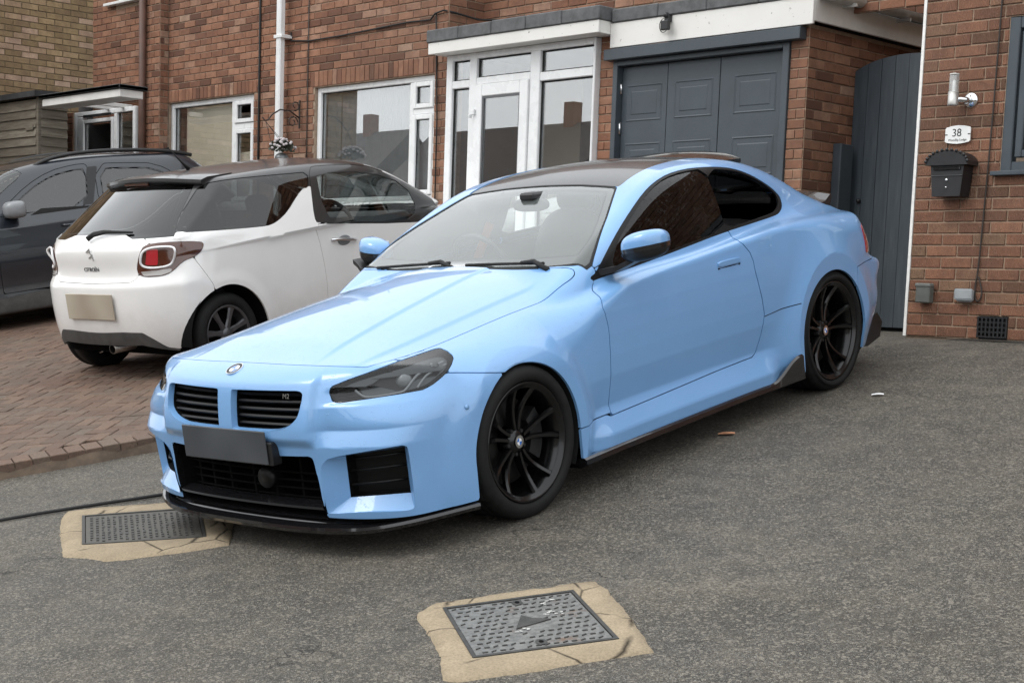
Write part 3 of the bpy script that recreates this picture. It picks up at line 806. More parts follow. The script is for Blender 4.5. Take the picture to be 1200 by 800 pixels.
def brick_wall(name, parent, origin, udir, width, z0, z1, openings=(), soldiers=(), mat=None, mortar=None, depth=.12, offset=0.0, seed=1, bond='stretcher', reveal=.10):
    """front plane through origin, running along udir; the front faces -(Z x u)"""
    M_ = wall_matrix(origin, udir)
    us = sorted(set([0, width] + [v for o in openings for v in o[:2] if 0 < v < width])); zs = sorted(set([z0, z1] + [v for o in openings for v in o[2:] if z0 < v < z1]))
    V = []; F = []
    def quad(a, b, c, d): V.extend([a, b, c, d]); n = len(V); F.append((n - 4, n - 3, n - 2, n - 1))
    for i in range(len(us) - 1):
        for j in range(len(zs) - 1):
            uc, zc = (us[i] + us[i + 1]) / 2, (zs[j] + zs[j + 1]) / 2
            if any(o[0] < uc < o[1] and o[2] < zc < o[3] for o in openings): continue
            quad((us[i], .009, zs[j]), (us[i + 1], .009, zs[j]), (us[i + 1], .009, zs[j + 1]), (us[i], .009, zs[j + 1]))
    for (a, b, c, d) in openings:
        a, b, c, d = max(a, 0), min(b, width), max(c, z0), min(d, z1)
        quad((a, .009, c), (a, .009, d), (a, reveal, d), (a, reveal, c)); quad((b, .009, c), (b, reveal, c), (b, reveal, d), (b, .009, d)); quad((a, .009, d), (b, .009, d), (b, reveal, d), (a, reveal, d)); quad((a, .009, c), (a, reveal, c), (b, reveal, c), (b, .009, c))
    quad((0, .009, z0), (0, .009, z1), (0, depth, z1), (0, depth, z0)); quad((width, .009, z0), (width, depth, z0), (width, depth, z1), (width, .009, z1))
    V = [tuple(M_ @ Vector(p)) for p in V]
    wl = MB().add(V, F).build(name, mortar, parent)
    rr = random.Random(seed)
    for (u, z, w_, h) in brick_cells(width, z0, z1, openings, soldiers=soldiers, offset=offset, seed=seed, bond=bond):
        S = Matrix.Translation((u, rr.uniform(-.0025, .0025), z)) @ Matrix.Rotation(rr.uniform(-.004, .004), 4, 'Y') @ Matrix.Rotation(rr.uniform(-.006, .006), 4, 'Z') @ Matrix.Diagonal((w_ / .215, 1, h / .065, 1))
        ctr = M_ @ Vector((u + w_ / 2, 0, z + h / 2))
        ALLB.append((parent, wl, mat, M_ @ S, ctr, w_ * h))
    return wl
# what stands in front of the walls, in the photograph's own view: used only to choose which bricks become single objects
def flush_bricks(parent, limit=300, margin=.6):
    mine = [b for b in ALLB if b[0] is parent]; vis = []
    for b in mine:
        if in_view(b[4], 0.0):
            u, v = screen(b[4])
            if hidden_uv(u, v): continue
            vis.append((-(b[5] / (Vector(b[4]) - Vector(CAM_POS)).length_squared), b))
    vis.sort(key=lambda t: t[0]); chosen = set(id(t[1]) for t in vis[:limit])
    rest = {}
    for b in mine:
        if id(b) in chosen:
            o = link('brick', brick_mesh(b[2]), None, b[1]); o.matrix_world = b[3]
        elif in_view(b[4], margin): rest.setdefault((b[1].name, b[2].name), [b[1], b[2], MB()])[2].add([tuple(b[3] @ Vector(p)) for p in BV], BF_)
    if rest:   # past the limit: one joined part per wall
        for wl, mt, mb in rest.values(): mb.build('bricks_beyond', mt, wl, kind='stuff')
def hidden_uv(u, v):
    """roughly behind the parked cars"""
    if v > np.interp(u, [0, 60, 225, 330, 400, 520, 560, 700, 780, 870, 945, 1000, 1022], [190, 182, 184, 185, 188, 250, 215, 186, 184, 190, 232, 250, 300]) and u < 1022: return True
    return False

Y0 = 5.15; ZB = .80        # front plane of the terrace, level of its forecourt
MT['upvc'] = mottled('white_upvc', (.74, .75, .75), .05, 5, .28)
MT['white_board'] = None
m = Mat('flaking_white_fascia'); co = m.coord('Object'); n1 = m.noise(co, 30, 4, .7); n2 = m.noise(co, 2.5, 4, .6)
c = m.mix(m.ramp(n2, [(.3, 0.), (.75, .35)]), (.74, .73, .70), (.60, .58, .52)); c = m.mix(m.ramp(n1, [(.66, 0.), (.70, .8)]), c, (.16, .14, .12)); m.base(c); m.set(Roughness=.6); m.bump(n1, .3, .003); MT['white_board'] = m.m
MT['white_clean'] = mottled('white_painted_board', (.70, .69, .66), .10, 4, .55)
MT['anthracite'] = mottled('anthracite_paint', (.050, .064, .076), .16, 3.5, .45, .12, 60)
m = Mat('anthracite_boards'); co = m.coord('Object', (9, 9, .8)); n1 = m.noise(co, 3, 6, .7); m.base(m.ramp(n1, [(.3, (.036, .047, .057)), (.55, (.050, .064, .076)), (.75, (.072, .086, .096))])); m.rough(m.ramp(n1, [(.3, .42), (.7, .62)])); m.bump(n1, .25, .003); MT['gate_paint'] = m.m
MT['lead_felt'] = mottled('grey_felt_capping', (.105, .108, .11), .35, 12, .85, .5, 60)
MT['pane'] = glass_mat('window_glass', (.95, .965, .965), 1.5, 0, 4.5)
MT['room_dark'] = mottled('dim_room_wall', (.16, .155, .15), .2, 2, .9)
MT['curtain'] = mottled('pale_net_curtain', (.20, .21, .215), .10, 18, .9)
MT['blind'] = mottled('beige_roller_blind', (.78, .70, .58), .06, 3, .9)
MT['curtain_grey'] = mottled('grey_curtain', (.20, .21, .22), .2, 14, .9)
MT['black_iron'] = mottled('black_wrought_iron', (.03, .022, .018), .3, 40, .6)
MT['gutter_white'] = mottled('weathered_white_gutter', (.52, .51, .48), .15, 6, .5)

house = empty('terraced_house', (-6, Y0, ZB), label='red-brown brick terraced house with white porch and dark grey garage behind the cars', category='house')
def part(mb, name, mat, parent, angle=None, **kw):
    return mb.build(name, mat, parent, angle=angle, **kw)
HP = house   # children keep world coordinates
house.location = (0, 0, 0)
# main wall
xw0, xw1 = -10.36, -5.46
def U(x): return x - xw0
W1 = (-10.54, -8.617, 1.85, 3.057); W2 = (-7.525, -5.635, 1.85, 3.037)
brick_wall('front_wall', HP, (xw0, Y0, 0), (1, 0), xw1 - xw0, ZB, 4.7, [(0, U(W1[1]), W1[2], W1[3]), (U(W2[0]), U(W2[1]), W2[2], W2[3])], [(0, U(-8.56), 3.06, 3.2), (U(-7.60), U(-5.60), 3.04, 3.2)], MT['brick_red'], MT['mortar'], seed=11, depth=.012)
brick_wall('pier_wall', HP, (-10.70, 5.03, 0), (1, 0), .345, ZB, 4.7, [], [], MT['brick_red'], MT['mortar'], seed=12, depth=.012)
brick_wall('bay_wall', HP, (-12.12, Y0, 0), (1, 0), 1.43, 2.9, 4.7, [(.55, 1.27, 4.295, 5)], [], MT['brick_red'], MT['mortar'], seed=13)
brick_wall('return_wall', HP, (xw1, Y0 + .006, 0), (0, 1), .45, ZB, 4.7, [], [], MT['brick_red'], MT['mortar'], seed=14, depth=.03)
brick_wall('pier_side', HP, (-10.353, 5.036, 0), (0, 1), .112, ZB, 4.7, [], [], MT['brick_red'], MT['mortar'], seed=24, depth=.03)
brick_wall('upper_wall', HP, (xw1 - .12, 5.60, 0), (1, 0), 5.44, 3.2, 4.7, [], [], MT['brick_red'], MT['mortar'], seed=15)
MB().box(-10.69, -10.37, 5.06, 5.6, ZB, 4.7).build('wall_core', MT['mortar'], HP)
brick_wall('passage_wall', HP, (-5.0, 7.35, 0), (1, 0), 5.0, ZB, 4.7, [], [], MT['brick_red'], MT['mortar'], seed=23)
# garage block
brick_wall('porch_pier', HP, (-5.46, 5.16, 0), (1, 0), .08, ZB, 3.17, [], [], MT['brick_red'], MT['mortar'], seed=16)
brick_wall('garage_pier', HP, (-3.50, Y0, 0), (1, 0), .165, ZB, 3.20, [], [], MT['brick_pier'], MT['mortar_pale'], seed=17, depth=.012)
brick_wall('garage_front_pier', HP, (-1.539, Y0, 0), (1, 0), .161, ZB, 3.06, [], [], MT['brick_pier'], MT['mortar_pale'], seed=18, depth=.012)
brick_wall('garage_side_wall', HP, (-1.378, Y0 + .006, 0), (0, 1), 2.2, ZB, 3.075, [], [], MT['brick_red'], MT['mortar'], seed=19, depth=.03)
# garage lintel, frame and doors
MB().box(-3.385, -1.40, 5.06, 5.149, 2.955, 3.045, .004).build('garage_lintel', MT['anthracite'], HP)
fr = MB(); fr.box(-3.335, -3.285, 5.13, 5.25, ZB, 2.954, .004); fr.box(-1.60, -1.539, 5.13, 5.25, ZB, 2.954, .004); fr.box(-3.284, -1.601, 5.13, 5.25, 2.912, 2.953, .004)
fr.build('garage_frame', MT['anthracite'], HP)
def panel_door(x0, x1, panels, name):
    d = MB().box(x0, x1, 5.20, 5.245, ZB + .01, 2.908, .003).build(name, MT['anthracite'], HP)
    for (a, b, c, e) in panels:   # raised and fielded panel: moulding ring, sunk channel, raised centre
        mb = MB()
        prof = [(0, 5.2095), (.008, 5.2055), (.016, 5.2095), (.024, 5.2125), (.050, 5.2115), (.062, 5.2065)]
        L_ = []
        for o_, y in prof: L_.append([(a + o_, y, c + o_), (b - o_, y, c + o_), (b - o_, y, e - o_), (a + o_, y, e - o_)])
        V = [p for l in L_ for p in l]; F = []
        for k in range(len(L_) - 1):
            for i in range(4): j = (i + 1) % 4; F.append((k * 4 + i, k * 4 + j, (k + 1) * 4 + j, (k + 1) * 4 + i))
        F.append(tuple((len(L_) - 1) * 4 + i for i in range(4)))
        # open a pocket in front of the slab by raising it 8 mm
        V = [(x, y - .010, z) for x, y, z in V]
        mb.add(V, F).build('door_panel', MT['anthracite'], d)
    return d
rows = ((2.455, 2.755), (1.975, 2.275), (1.49, 1.79), (1.0, 1.30))
panel_door(-3.281, -2.789, [(-3.228, -2.838, a, b) for a, b in rows], 'garage_door_leaf')
panel_door(-2.784, -2.247, [(-2.705, -2.308, a, b) for a, b in rows], 'garage_door_leaf')
panel_door(-2.240, -1.604, [(-2.095, -1.688, a, b) for a, b in rows], 'garage_door_leaf')
for x, zz in ((-3.283, ((2.686, 2.785), (2.354, 2.453))), (-1.602, ((2.692, 2.80), (2.36, 2.463)))):
    for a, b in zz: MB().tube([(x, 5.188, a), (x, 5.188, b)], .012, 10).build('door_hinge', MT['chrome'], HP, smooth=True)
# flat roof: fascias, capping, porch canopy
MB().box(-3.33, -1.30, 5.075, 5.10, 3.055, 3.255, .003).build('garage_fascia', MT['white_board'], HP)
MB().box(-1.325, -1.30, 5.101, 7.345, 3.080, 3.255, .003).build('side_fascia', MT['white_clean'], HP)
MB().box(-5.485, -3.332, 4.93, 4.955, 3.168, 3.27, .003).build('porch_fascia', MT['white_board'], HP)
MB().box(-3.357, -3.332, 4.956, 5.10, 3.168, 3.27, .002).build('porch_fascia_end', MT['white_board'], HP)
MB().box(-5.46, -3.358, 4.956, 5.30, 3.170, 3.20).build('porch_soffit', MT['white_clean'], HP)
x = -5.50
for k in range(5):
    w_ = .437; MB().box(x, x + w_ - .004, 4.915, 5.6, 3.272, 3.385 + random.uniform(-.004, .004), .008).build('roof_capping', MT['lead_felt'], HP); x += w_
x = -3.31
for k in range(4):
    w_ = .503; MB().box(x, x + w_ - .004, 5.06, 5.6, 3.258, 3.365 + random.uniform(-.004, .004), .008).build('roof_capping', MT['lead_felt'], HP); x += w_
MB().box(-3.3, -1.31, 5.61, 7.3, 3.2, 3.30).build('flat_roof', MT['lead_felt'], HP)
# gutter on the garage side
A = np.linspace(math.pi, 2 * math.pi, 9); V = []; F = []
for y, dz in ((5.12, 0.), (7.34, .03)):
    for r_ in (.055, .050):
        for a in A: V.append((-1.24 + r_ * math.cos(a), y, 3.285 + dz + r_ * math.sin(a)))
for s_ in (0, 9):
    for k in range(8): F.append((s_ + k, s_ + k + 1, 18 + s_ + k + 1, 18 + s_ + k))
gt = MB().add(V, F).build('gutter', MT['gutter_white'], HP, smooth=True)
for y in (5.45, 6.2): MB().box(-1.31, -1.18, y, y + .02, 3.22, 3.245).build('gutter_bracket', MT['gutter_white'], gt)

# windows
def frame_bar(mb, x0, x1, z0, z1, y0, y1, b=.006): mb.box(x0, x1, y0, y1, z0, z1, b)
def window(name, parent, x0, x1, z0, z1, y, lights, fw=.055, mat='upvc', dep=.07, glass='pane'):
    """lights: list of (x0,x1,z0,z1,opening) panes inside the outer frame"""
    mb = MB(); frame_bar(mb, x0, x0 + fw, z0, z1, y, y + dep); frame_bar(mb, x1 - fw, x1, z0, z1, y, y + dep); frame_bar(mb, x0 + fw + .001, x1 - fw - .001, z1 - fw, z1, y + .001, y + dep); frame_bar(mb, x0 + fw + .001, x1 - fw - .001, z0, z0 + fw, y + .001, y + dep)
    w_ = mb.build(name, MT[mat], parent)
    for (a, b, c, d, op) in lights:
        if op:
            s = .045; mb = MB(); yy = y - .014
            frame_bar(mb, a, a + s, c, d, yy, yy + .05); frame_bar(mb, b - s, b, c, d, yy, yy + .05); frame_bar(mb, a + s + .001, b - s - .001, d - s, d, yy + .001, yy + .05); frame_bar(mb, a + s + .001, b - s - .001, c, c + s, yy + .001, yy + .05)
            mb.build('casement', MT[mat], w_); a, b, c, d = a + s, b - s, c + s, d - s; yy = y + .01
        else: yy = y + .03
        MB().box(a - .005, b + .005, yy + .008, yy + .014, c - .005, d + .005).build('pane', MT[glass], w_)
        g = MB(); g.box(a - .001, a + .006, yy - .0005, yy + .008, c, d); g.box(b - .006, b + .001, yy - .0005, yy + .008, c, d); g.box(a + .006, b - .006, yy - .0005, yy + .008, d - .006, d + .001); g.box(a + .006, b - .006, yy - .0005, yy + .008, c - .001, c + .006)
        g.build('pane_gasket', MT['matt_black'], w_)
    return w_
def bar(w_, x0, x1, z0, z1, y, d=.07, mat='upvc'): MB().box(x0, x1, y, y + d, z0, z1, .006).build('glazing_bar', MT[mat], w_)
# W1
yw = Y0 + .045
w1 = window('window', HP, -10.355, W1[1], W1[2], W1[3], yw, [(-10.30, -9.10, 1.91, 3.0, 0), (-9.035, -8.672, 2.76, 3.0, 1), (-9.035, -8.672, 1.91, 2.69, 1)]); bar(w1, -9.099, -9.037, 1.906, 3.001, yw + .001); bar(w1, -9.036, -8.673, 2.692, 2.758, yw + .002)
# W2
w2 = window('window', HP, W2[0], W2[1], W2[2], W2[3], yw, [(-7.47, -6.045, 1.91, 2.98, 0), (-5.985, -5.69, 2.73, 2.98, 1), (-5.985, -5.69, 1.91, 2.67, 1)]); bar(w2, -6.044, -5.986, 1.906, 2.981, yw + .001); bar(w2, -5.985, -5.691, 2.672, 2.728, yw + .002)
MB().box(-7.56, -5.60, Y0 - .03, Y0 + .04, 1.80, 1.848, .004).build('window_sill', MT['upvc'], HP); MB().box(-10.36, -8.58, Y0 - .03, Y0 + .04, 1.80, 1.848, .004).build('window_sill', MT['upvc'], HP)
def rail(name, parent, x0, x1, z0, z1, y, mat, n=30, amp=.025):
    V = []; F = []
    for k in range(n + 1):
        x = x0 + (x1 - x0) * k / n; yy = y + amp * math.sin(k * 2.4) * (.6 + .4 * math.sin(k * .7)); V += [(x, yy, z0), (x, yy, z1)]
    for k in range(n): F.append((k * 2, k * 2 + 2, k * 2 + 3, k * 2 + 1))
    return MB().add(V, F).build(name, mat, parent, smooth=True)
# rooms behind
def room(x0, x1, z0, z1, y0, y1, mat):
    V = [(x0, y0, z0), (x1, y0, z0), (x1, y1, z0), (x0, y1, z0), (x0, y0, z1), (x1, y0, z1), (x1, y1, z1), (x0, y1, z1)]
    return MB().add(V, [(0, 1, 2, 3), (4, 7, 6, 5), (0, 3, 7, 4), (1, 5, 6, 2), (3, 2, 6, 7)]).build('room_lining', mat, HP)
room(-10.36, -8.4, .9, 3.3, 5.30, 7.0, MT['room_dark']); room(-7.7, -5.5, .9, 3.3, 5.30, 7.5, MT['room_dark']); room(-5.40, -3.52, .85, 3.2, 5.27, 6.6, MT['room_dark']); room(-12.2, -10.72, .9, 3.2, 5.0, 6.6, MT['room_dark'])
rail('roller_blind', HP, -10.12, -9.10, 1.95, 3.02, 5.262, MT['blind'], 4, .002); rail('roller_blind', HP, -9.03, -8.66, 1.9, 2.45, 5.264, MT['blind'], 4, .002)
rail('curtain', HP, -7.45, -7.22, 1.8, 3.02, 5.275, MT['curtain'], 22, .008); rail('curtain', HP, -6.80, -6.05, 1.8, 3.02, 5.278, MT['curtain'], 40, .008); rail('curtain', HP, -7.22, -6.80, 1.8, 3.02, 5.285, MT['curtain_grey'], 20, .008); rail('curtain', HP, -6.0, -5.62, 1.8, 3.02, 5.29, MT['curtain_grey'], 22, .012)
# porch frame: side light, door, right light
px0, px1, pz1, py = -5.40, -3.505, 3.168, 5.09
pf = MB(); fb = lambda a, b, c, d, y=py, dd=.08: pf.box(a, b, y, y + dd, c, d, .006)
fb(px0, -5.318, ZB, pz1); fb(-5.082, -4.985, ZB, 3.12); fb(-4.285, -4.165, ZB, 3.12); fb(-3.530, px1, ZB, pz1); fb(-5.317, -3.531, 3.112, 3.167, py + .001)
fb(-5.317, -5.083, 2.86, 2.93, py + .002); fb(-4.984, -4.286, 2.875, 2.94, py + .002); fb(-4.164, -3.531, 2.85, 2.925, py + .002); fb(-5.317, -5.083, ZB, 1.2, py + .002); fb(-4.164, -3.531, ZB, 1.2, py + .002)
porch = pf.build('porch_frame', MT['upvc'], HP)
for (a, b, c, d) in ((-5.317, -5.083, 2.931, 3.111), (-5.317, -5.083, 1.2, 2.859), (-4.984, -4.286, 2.941, 3.111), (-4.164, -3.531, 2.926, 3.111), (-4.164, -3.531, 1.2, 2.849)):
    MB().box(a, b, py + .04, py + .046, c, d).build('pane', MT['pane'], porch)
    g = MB(); t = .011; y_ = py + .03; g.box(a, a + t, y_, y_ + .01, c, d); g.box(b - t, b, y_, y_ + .01, c, d); g.box(a + t, b - t, y_, y_ + .01, d - t, d); g.box(a + t, b - t, y_, y_ + .01, c, c + t); g.build('pane_gasket', MT['matt_black'], porch)
dm = MB(); D = lambda a, b, c, d, o=0: dm.box(a, b, py - .022 + o, py + .04, c, d, .006)
D(-4.983, -4.885, ZB + .03, 2.872); D(-4.392, -4.287, ZB + .03, 2.872); D(-4.884, -4.393, 2.765, 2.871, .001); D(-4.884, -4.393, ZB + .03, 1.25, .001)
dr = dm.build('porch_door', MT['upvc'], HP)
MB().box(-4.884, -4.393, py + .005, py + .011, 1.25, 2.764).build('pane', MT['pane'], dr)
g = MB(); g.box(-4.884, -4.868, py - .008, py + .004, 1.25, 2.764); g.box(-4.409, -4.393, py - .008, py + .004, 1.25, 2.764); g.box(-4.868, -4.409, py - .008, py + .004, 2.748, 2.764); g.build('pane_gasket', MT['lamp_grey'], dr)
hb = MB(); hb.box(-5.012, -4.955, py - .05, py - .024, 2.60, 2.655, .006); hb.box(-5.012, -5.0, py - .06, py - .024, 2.575, 2.60, .003); hb.build('door_catch', MT['upvc'], dr)
MB().tube([(-4.34, py - .06, 1.90), (-4.34, py - .06, 1.82)], .010, 8).build('door_handle', MT['chrome'], dr, smooth=True)
# inner hall: inner door and light strip of wall
MB().box(-4.55, -3.9, 6.2, 6.25, .85, 3.0, .005).build('inner_door', MT['room_dark'], HP); rail('curtain', HP, -3.93, -3.78, .9, 3.1, 5.9, MT['curtain'], 4, .002)
MB().box(-5.35, -4.65, 6.3, 6.34, .85, 3.1).build('hall_wall', MT['blind'], HP)
MB().box(-4.65, -4.50, 6.15, 6.3, .85, 3.1).build('inner_door_post', MT['curtain'], HP)
# flood light on the fascia, cable
fl = MB().box(-2.715, -2.635, 4.99, 5.03, 3.13, 3.205, .006).build('flood_light', MT['satin_black'], HP); MB().box(-2.71, -2.66, 5.03, 5.074, 3.20, 3.26, .005).build('light_bracket', MT['satin_black'], fl); MB().lathe([(.0, 3.275), (.02, 3.27), (.025, 3.25), (.02, 3.235)], 12, 'z', (-2.69, 5.03, 0)).build('motion_sensor', MT['satin_black'], fl, smooth=True)
A = np.linspace(.5, 5.6, 16); MB().tube([(-2.735 + .045 * math.cos(a), 5.06, 3.18 + .055 * math.sin(a)) for a in A], .003, 5).build('light_cable', MT['matt_black'], fl, smooth=True)
MB().tube([(-7.93, 5.135, 3.63), (-7.93, 5.135, 3.545), (-7.6, 5.135, 3.515), (-7.1, 5.135, 3.517), (-6.6, 5.135, 3.53), (-6.03, 5.135, 3.545), (-5.70, 5.135, 3.535), (-5.63, 5.13, 3.585), (-5.50, 5.12, 3.60), (-5.44, 5.2, 3.585), (-5.43, 5.5, 3.56), (-5.0, 5.585, 3.52), (-3.5, 5.585, 3.47)], .009, 6).build('wall_cable', MT['matt_black'], HP, smooth=True)
MB().tube([(-5.62, 5.135, 3.58), (-5.60, 5.135, 3.2), (-5.56, 5.13, 2.6), (-5.555, 5.13, 1.4)], .007, 6).build('wall_cable', MT['matt_black'], HP, smooth=True)
# rainwater pipes
dp = MB().box(-8.045, -7.965, 5.02, 5.09, ZB, 4.9, .012).build('downpipe', MT['upvc'], HP); MB().box(-8.07, -7.925, 5.01, 5.148, 3.565, 3.60, .004).build('pipe_clip', MT['upvc'], dp)
MB().tube([(-10.655, 4.98, ZB), (-10.655, 4.98, 4.9)], .042, 12).build('downpipe', mottled('brick_red_pipe', (.10, .05, .035), .3, 6, .6), HP, smooth=True)
MB().tube([(-8.49, 5.135, ZB), (-8.50, 5.135, 4.9)], .012, 6).build('wall_cable', MT['matt_black'], HP, smooth=True); MB().tube([(-7.62, 5.138, ZB), (-7.63, 5.138, 4.9)], .006, 6).build('wall_cable', MT['black_iron'], HP, smooth=True)
# hanging-basket bracket and flower basket
br = empty('basket_bracket', label='rusty scrolled iron hanging basket bracket on the brick wall beside the white downpipe', category='bracket')
MB().box(-7.752, -7.735, 5.12, 5.135, 2.63, 2.92, .002).build('wall_plate', MT['black_iron'], br)
def scroll(c, r0, r1, a0, a1, n=22): return [(c[0], c[1] + (r0 + (r1 - r0) * k / n) * math.cos(a0 + (a1 - a0) * k / n), c[2] + (r0 + (r1 - r0) * k / n) * math.sin(a0 + (a1 - a0) * k / n)) for k in range(n + 1)]
X_ = -7.743
MB().tube([(X_, 5.12, 2.74), (X_, 5.0, 2.80), (X_, 4.88, 2.80), (X_, 4.78, 2.74), (X_, 4.73, 2.68), (X_, 4.69, 2.67), (X_, 4.66, 2.70)], .008, 6).build('arm', MT['black_iron'], br, smooth=True)
MB().tube(scroll((X_, 5.04, 2.69), .065, .02, 0, 7.5), .006, 6).build('scroll', MT['black_iron'], br, smooth=True); MB().tube(scroll((X_, 5.07, 2.86), .055, .02, -2, 4.5), .006, 6).build('scroll', MT['black_iron'], br, smooth=True)
bk = empty('flower_basket', label='small hanging basket of white and dark flowers below the iron bracket', category='flowers')
B0 = Vector((-7.56, 4.78, 2.345))
for k in range(3):
    a = k * 2.1; MB().tube([tuple(B0 + Vector((.10 * math.cos(a), .10 * math.sin(a), .05))), (-7.74, 4.70, 2.66)], .003, 5).build('chain', MT['black_iron'], bk)
V, F = blob(tuple(B0 - Vector((0, 0, .06))), (.075, .075, .06), 1.0, n=16, m=8); MB().add(V, F).build('basket', MT['lamp_grey'], bk, smooth=True)
rr = random.Random(4); lf = MB()
for k in range(260):
    a, b = rr.uniform(0, 6.28), rr.uniform(-.2, 1.5); r_ = .135 * rr.uniform(.6, 1); c = B0 + Vector((r_ * math.cos(a) * math.cos(b), r_ * math.sin(a) * math.cos(b), .03 + r_ * .75 * math.sin(b)))
    d = Vector((rr.uniform(-1, 1), rr.uniform(-1, 1), rr.uniform(-1, 1))).normalized() * .022; e = d.orthogonal().normalized() * .012; lf.add([tuple(c - d), tuple(c + e), tuple(c + d), tuple(c - e)], [(0, 1, 2, 3)])
lf.build('leaves', mottled('dark_leaf', (.035, .045, .03), .4, 30, .6), bk, kind='stuff')
mb = MB()
for k in range(46):
    a, b = rr.uniform(0, 6.28), rr.uniform(0, 1.5); r_ = .142; c = B0 + Vector((r_ * math.cos(a) * math.cos(b), r_ * math.sin(a) * math.cos(b), .03 + r_ * .78 * math.sin(b)))
    V, F = blob(tuple(c), (.016, .016, .013), 1.0, n=6, m=4); mb.add(V, F)
mb.build('flowers', mottled('white_petals', (.50, .46, .47), .15, 60, .7), bk, kind='stuff')

# left bay with its flat canopy
MB().box(-11.50, -9.72, 4.15, 4.175, 2.985, 3.07, .004).build('canopy_fascia', MT['white_clean'], HP); MB().box(-9.745, -9.72, 4.176, 4.44, 2.985, 3.07, .004).build('canopy_fascia', MT['white_clean'], HP); MB().box(-11.50, -9.746, 4.18, 4.45, 2.990, 3.015).build('canopy_soffit', MT['white_clean'], HP)
for x_ in (-11.35, -11.0): MB().box(x_, x_ + .05, 4.45, 5.03, 3.02, 3.065, .004).build('canopy_bracket', MT['white_clean'], HP); MB().box(-11.54, -9.68, 4.12, 4.48, 3.073, 3.118, .008).build('canopy_felt', MT['lead_felt'], HP)
w3 = window('window', HP, -12.16, -10.71, 1.6, 3.03, 4.92, [(-11.95, -11.20, 1.65, 2.93, 1), (-11.12, -10.77, 1.65, 2.97, 0)]); bar(w3, -12.10, -11.97, 1.66, 2.97, 4.921); bar(w3, -11.195, -11.125, 1.66, 2.97, 4.921)
MB().box(-11.9, -11.25, 4.90, 4.915, 2.955, 2.985).build('window_vent', MT['lamp_dark'], w3)
brick_wall('bay_pier', HP, (-12.34, 4.90, 0), (1, 0), .175, ZB, 3.03, [], [], MT['brick_red'], MT['mortar'], seed=21)
w4 = window('window', HP, -11.57, -10.85, 4.33, 5.2, Y0 + .04, [(-11.51, -10.91, 4.39, 5.1, 0)]); MB().box(-11.75, -10.82, Y0 - .07, Y0 + .10, 4.295, 4.328, .004).build('window_sill', MT['upvc'], w4)
flush_bricks(house, 300)

# ---- the buff gable wall at the far left
buff = empty('gable_house', label='buff brick gable wall of the neighbouring house at the far left edge', category='house')
brick_wall('gable_wall', buff, (-12.90, .5, 0), (0, 1), 5.16, .65, 5.3, [], [], MT['brick_buff'], MT['mortar_dark'], seed=31, offset=.07)
flush_bricks(buff, 300)

# ---- shed of weatherboards
shed = empty('garden_shed', label='weathered grey timber shed with dark felt roof at the left edge behind the cars', category='shed')
MT['board'] = None
m = Mat('silvered_weatherboard'); co = m.coord('Object', (1.2, 1.2, 14)); oi = m.n('ShaderNodeObjectInfo'); n1 = m.noise(co, 3, 6, .7)
c = m.mix(m.ramp(n1, [(.3, 0.), (.7, 1.)]), (.15, .128, .098), (.30, .27, .22)); c = m.mix(m.math('MULTIPLY', oi.outputs['Random'], .5), c, (.075, .062, .048)); m.base(c); m.set(Roughness=.9, Specular_IOR_Level=.2); m.bump(n1, .8, .006); MT['board'] = m.m
xs0, ys0 = -11.75, 4.23
def wboard(p0, p1, z, name='weatherboard', n=None):
    a, b = Vector(p0), Vector(p1); d = (b - a).normalized(); nrm = Vector((d.y, -d.x, 0)); w_ = .112; j = random.uniform(-.006, .006)
    V = []
    for e in (a, b):
        for o_, zz in ((.006, z + w_), (.026 + j * .4, z - .004 + j), (.012, z - .004 + j), (-.004, z + w_)): V.append((e.x + nrm.x * o_, e.y + nrm.y * o_, zz))
    return MB().add(V, [(0, 1, 5, 4), (1, 2, 6, 5), (2, 3, 7, 6), (3, 0, 4, 7), (0, 3, 2, 1), (4, 5, 6, 7)]).build(name, MT['board'], shed)
for k in range(21):
    z = .85 + k * .107
    wboard((-12.86, ys0, 0), (xs0 - .03, ys0, 0), z); wboard((xs0, ys0 + .03, 0), (xs0, 4.60, 0), z)
MB().box(xs0 - .035, xs0 + .012, ys0 - .012, ys0 + .035, .8, 3.14, .004).build('corner_post', MT['board'], shed)
MB().box(-12.84, xs0 - .05, ys0 + .03, 4.58, .8, 3.12).build('shed_core', MT['void'], shed)
V = [(-13.8, ys0 - .10, 3.12), (xs0 + .10, ys0 - .10, 3.12), (xs0 + .10, 4.75, 3.15), (-13.8, 4.75, 3.15), (-13.8, ys0 - .10, 3.185), (xs0 + .10, ys0 - .10, 3.185), (xs0 + .10, 4.75, 3.215), (-13.8, 4.75, 3.215)]
MB().add(V, [(0, 3, 2, 1), (4, 5, 6, 7), (0, 1, 5, 4), (1, 2, 6, 5), (2, 3, 7, 6), (3, 0, 4, 7)]).build('felt_roof', mottled('shed_felt', (.035, .036, .038), .4, 9, .9, .4, 60), shed)
MB().box(-12.02, -11.83, ys0 - .035, ys0 - .02, 2.74, 2.80, .003).build('shed_vent', MT['board'], shed)

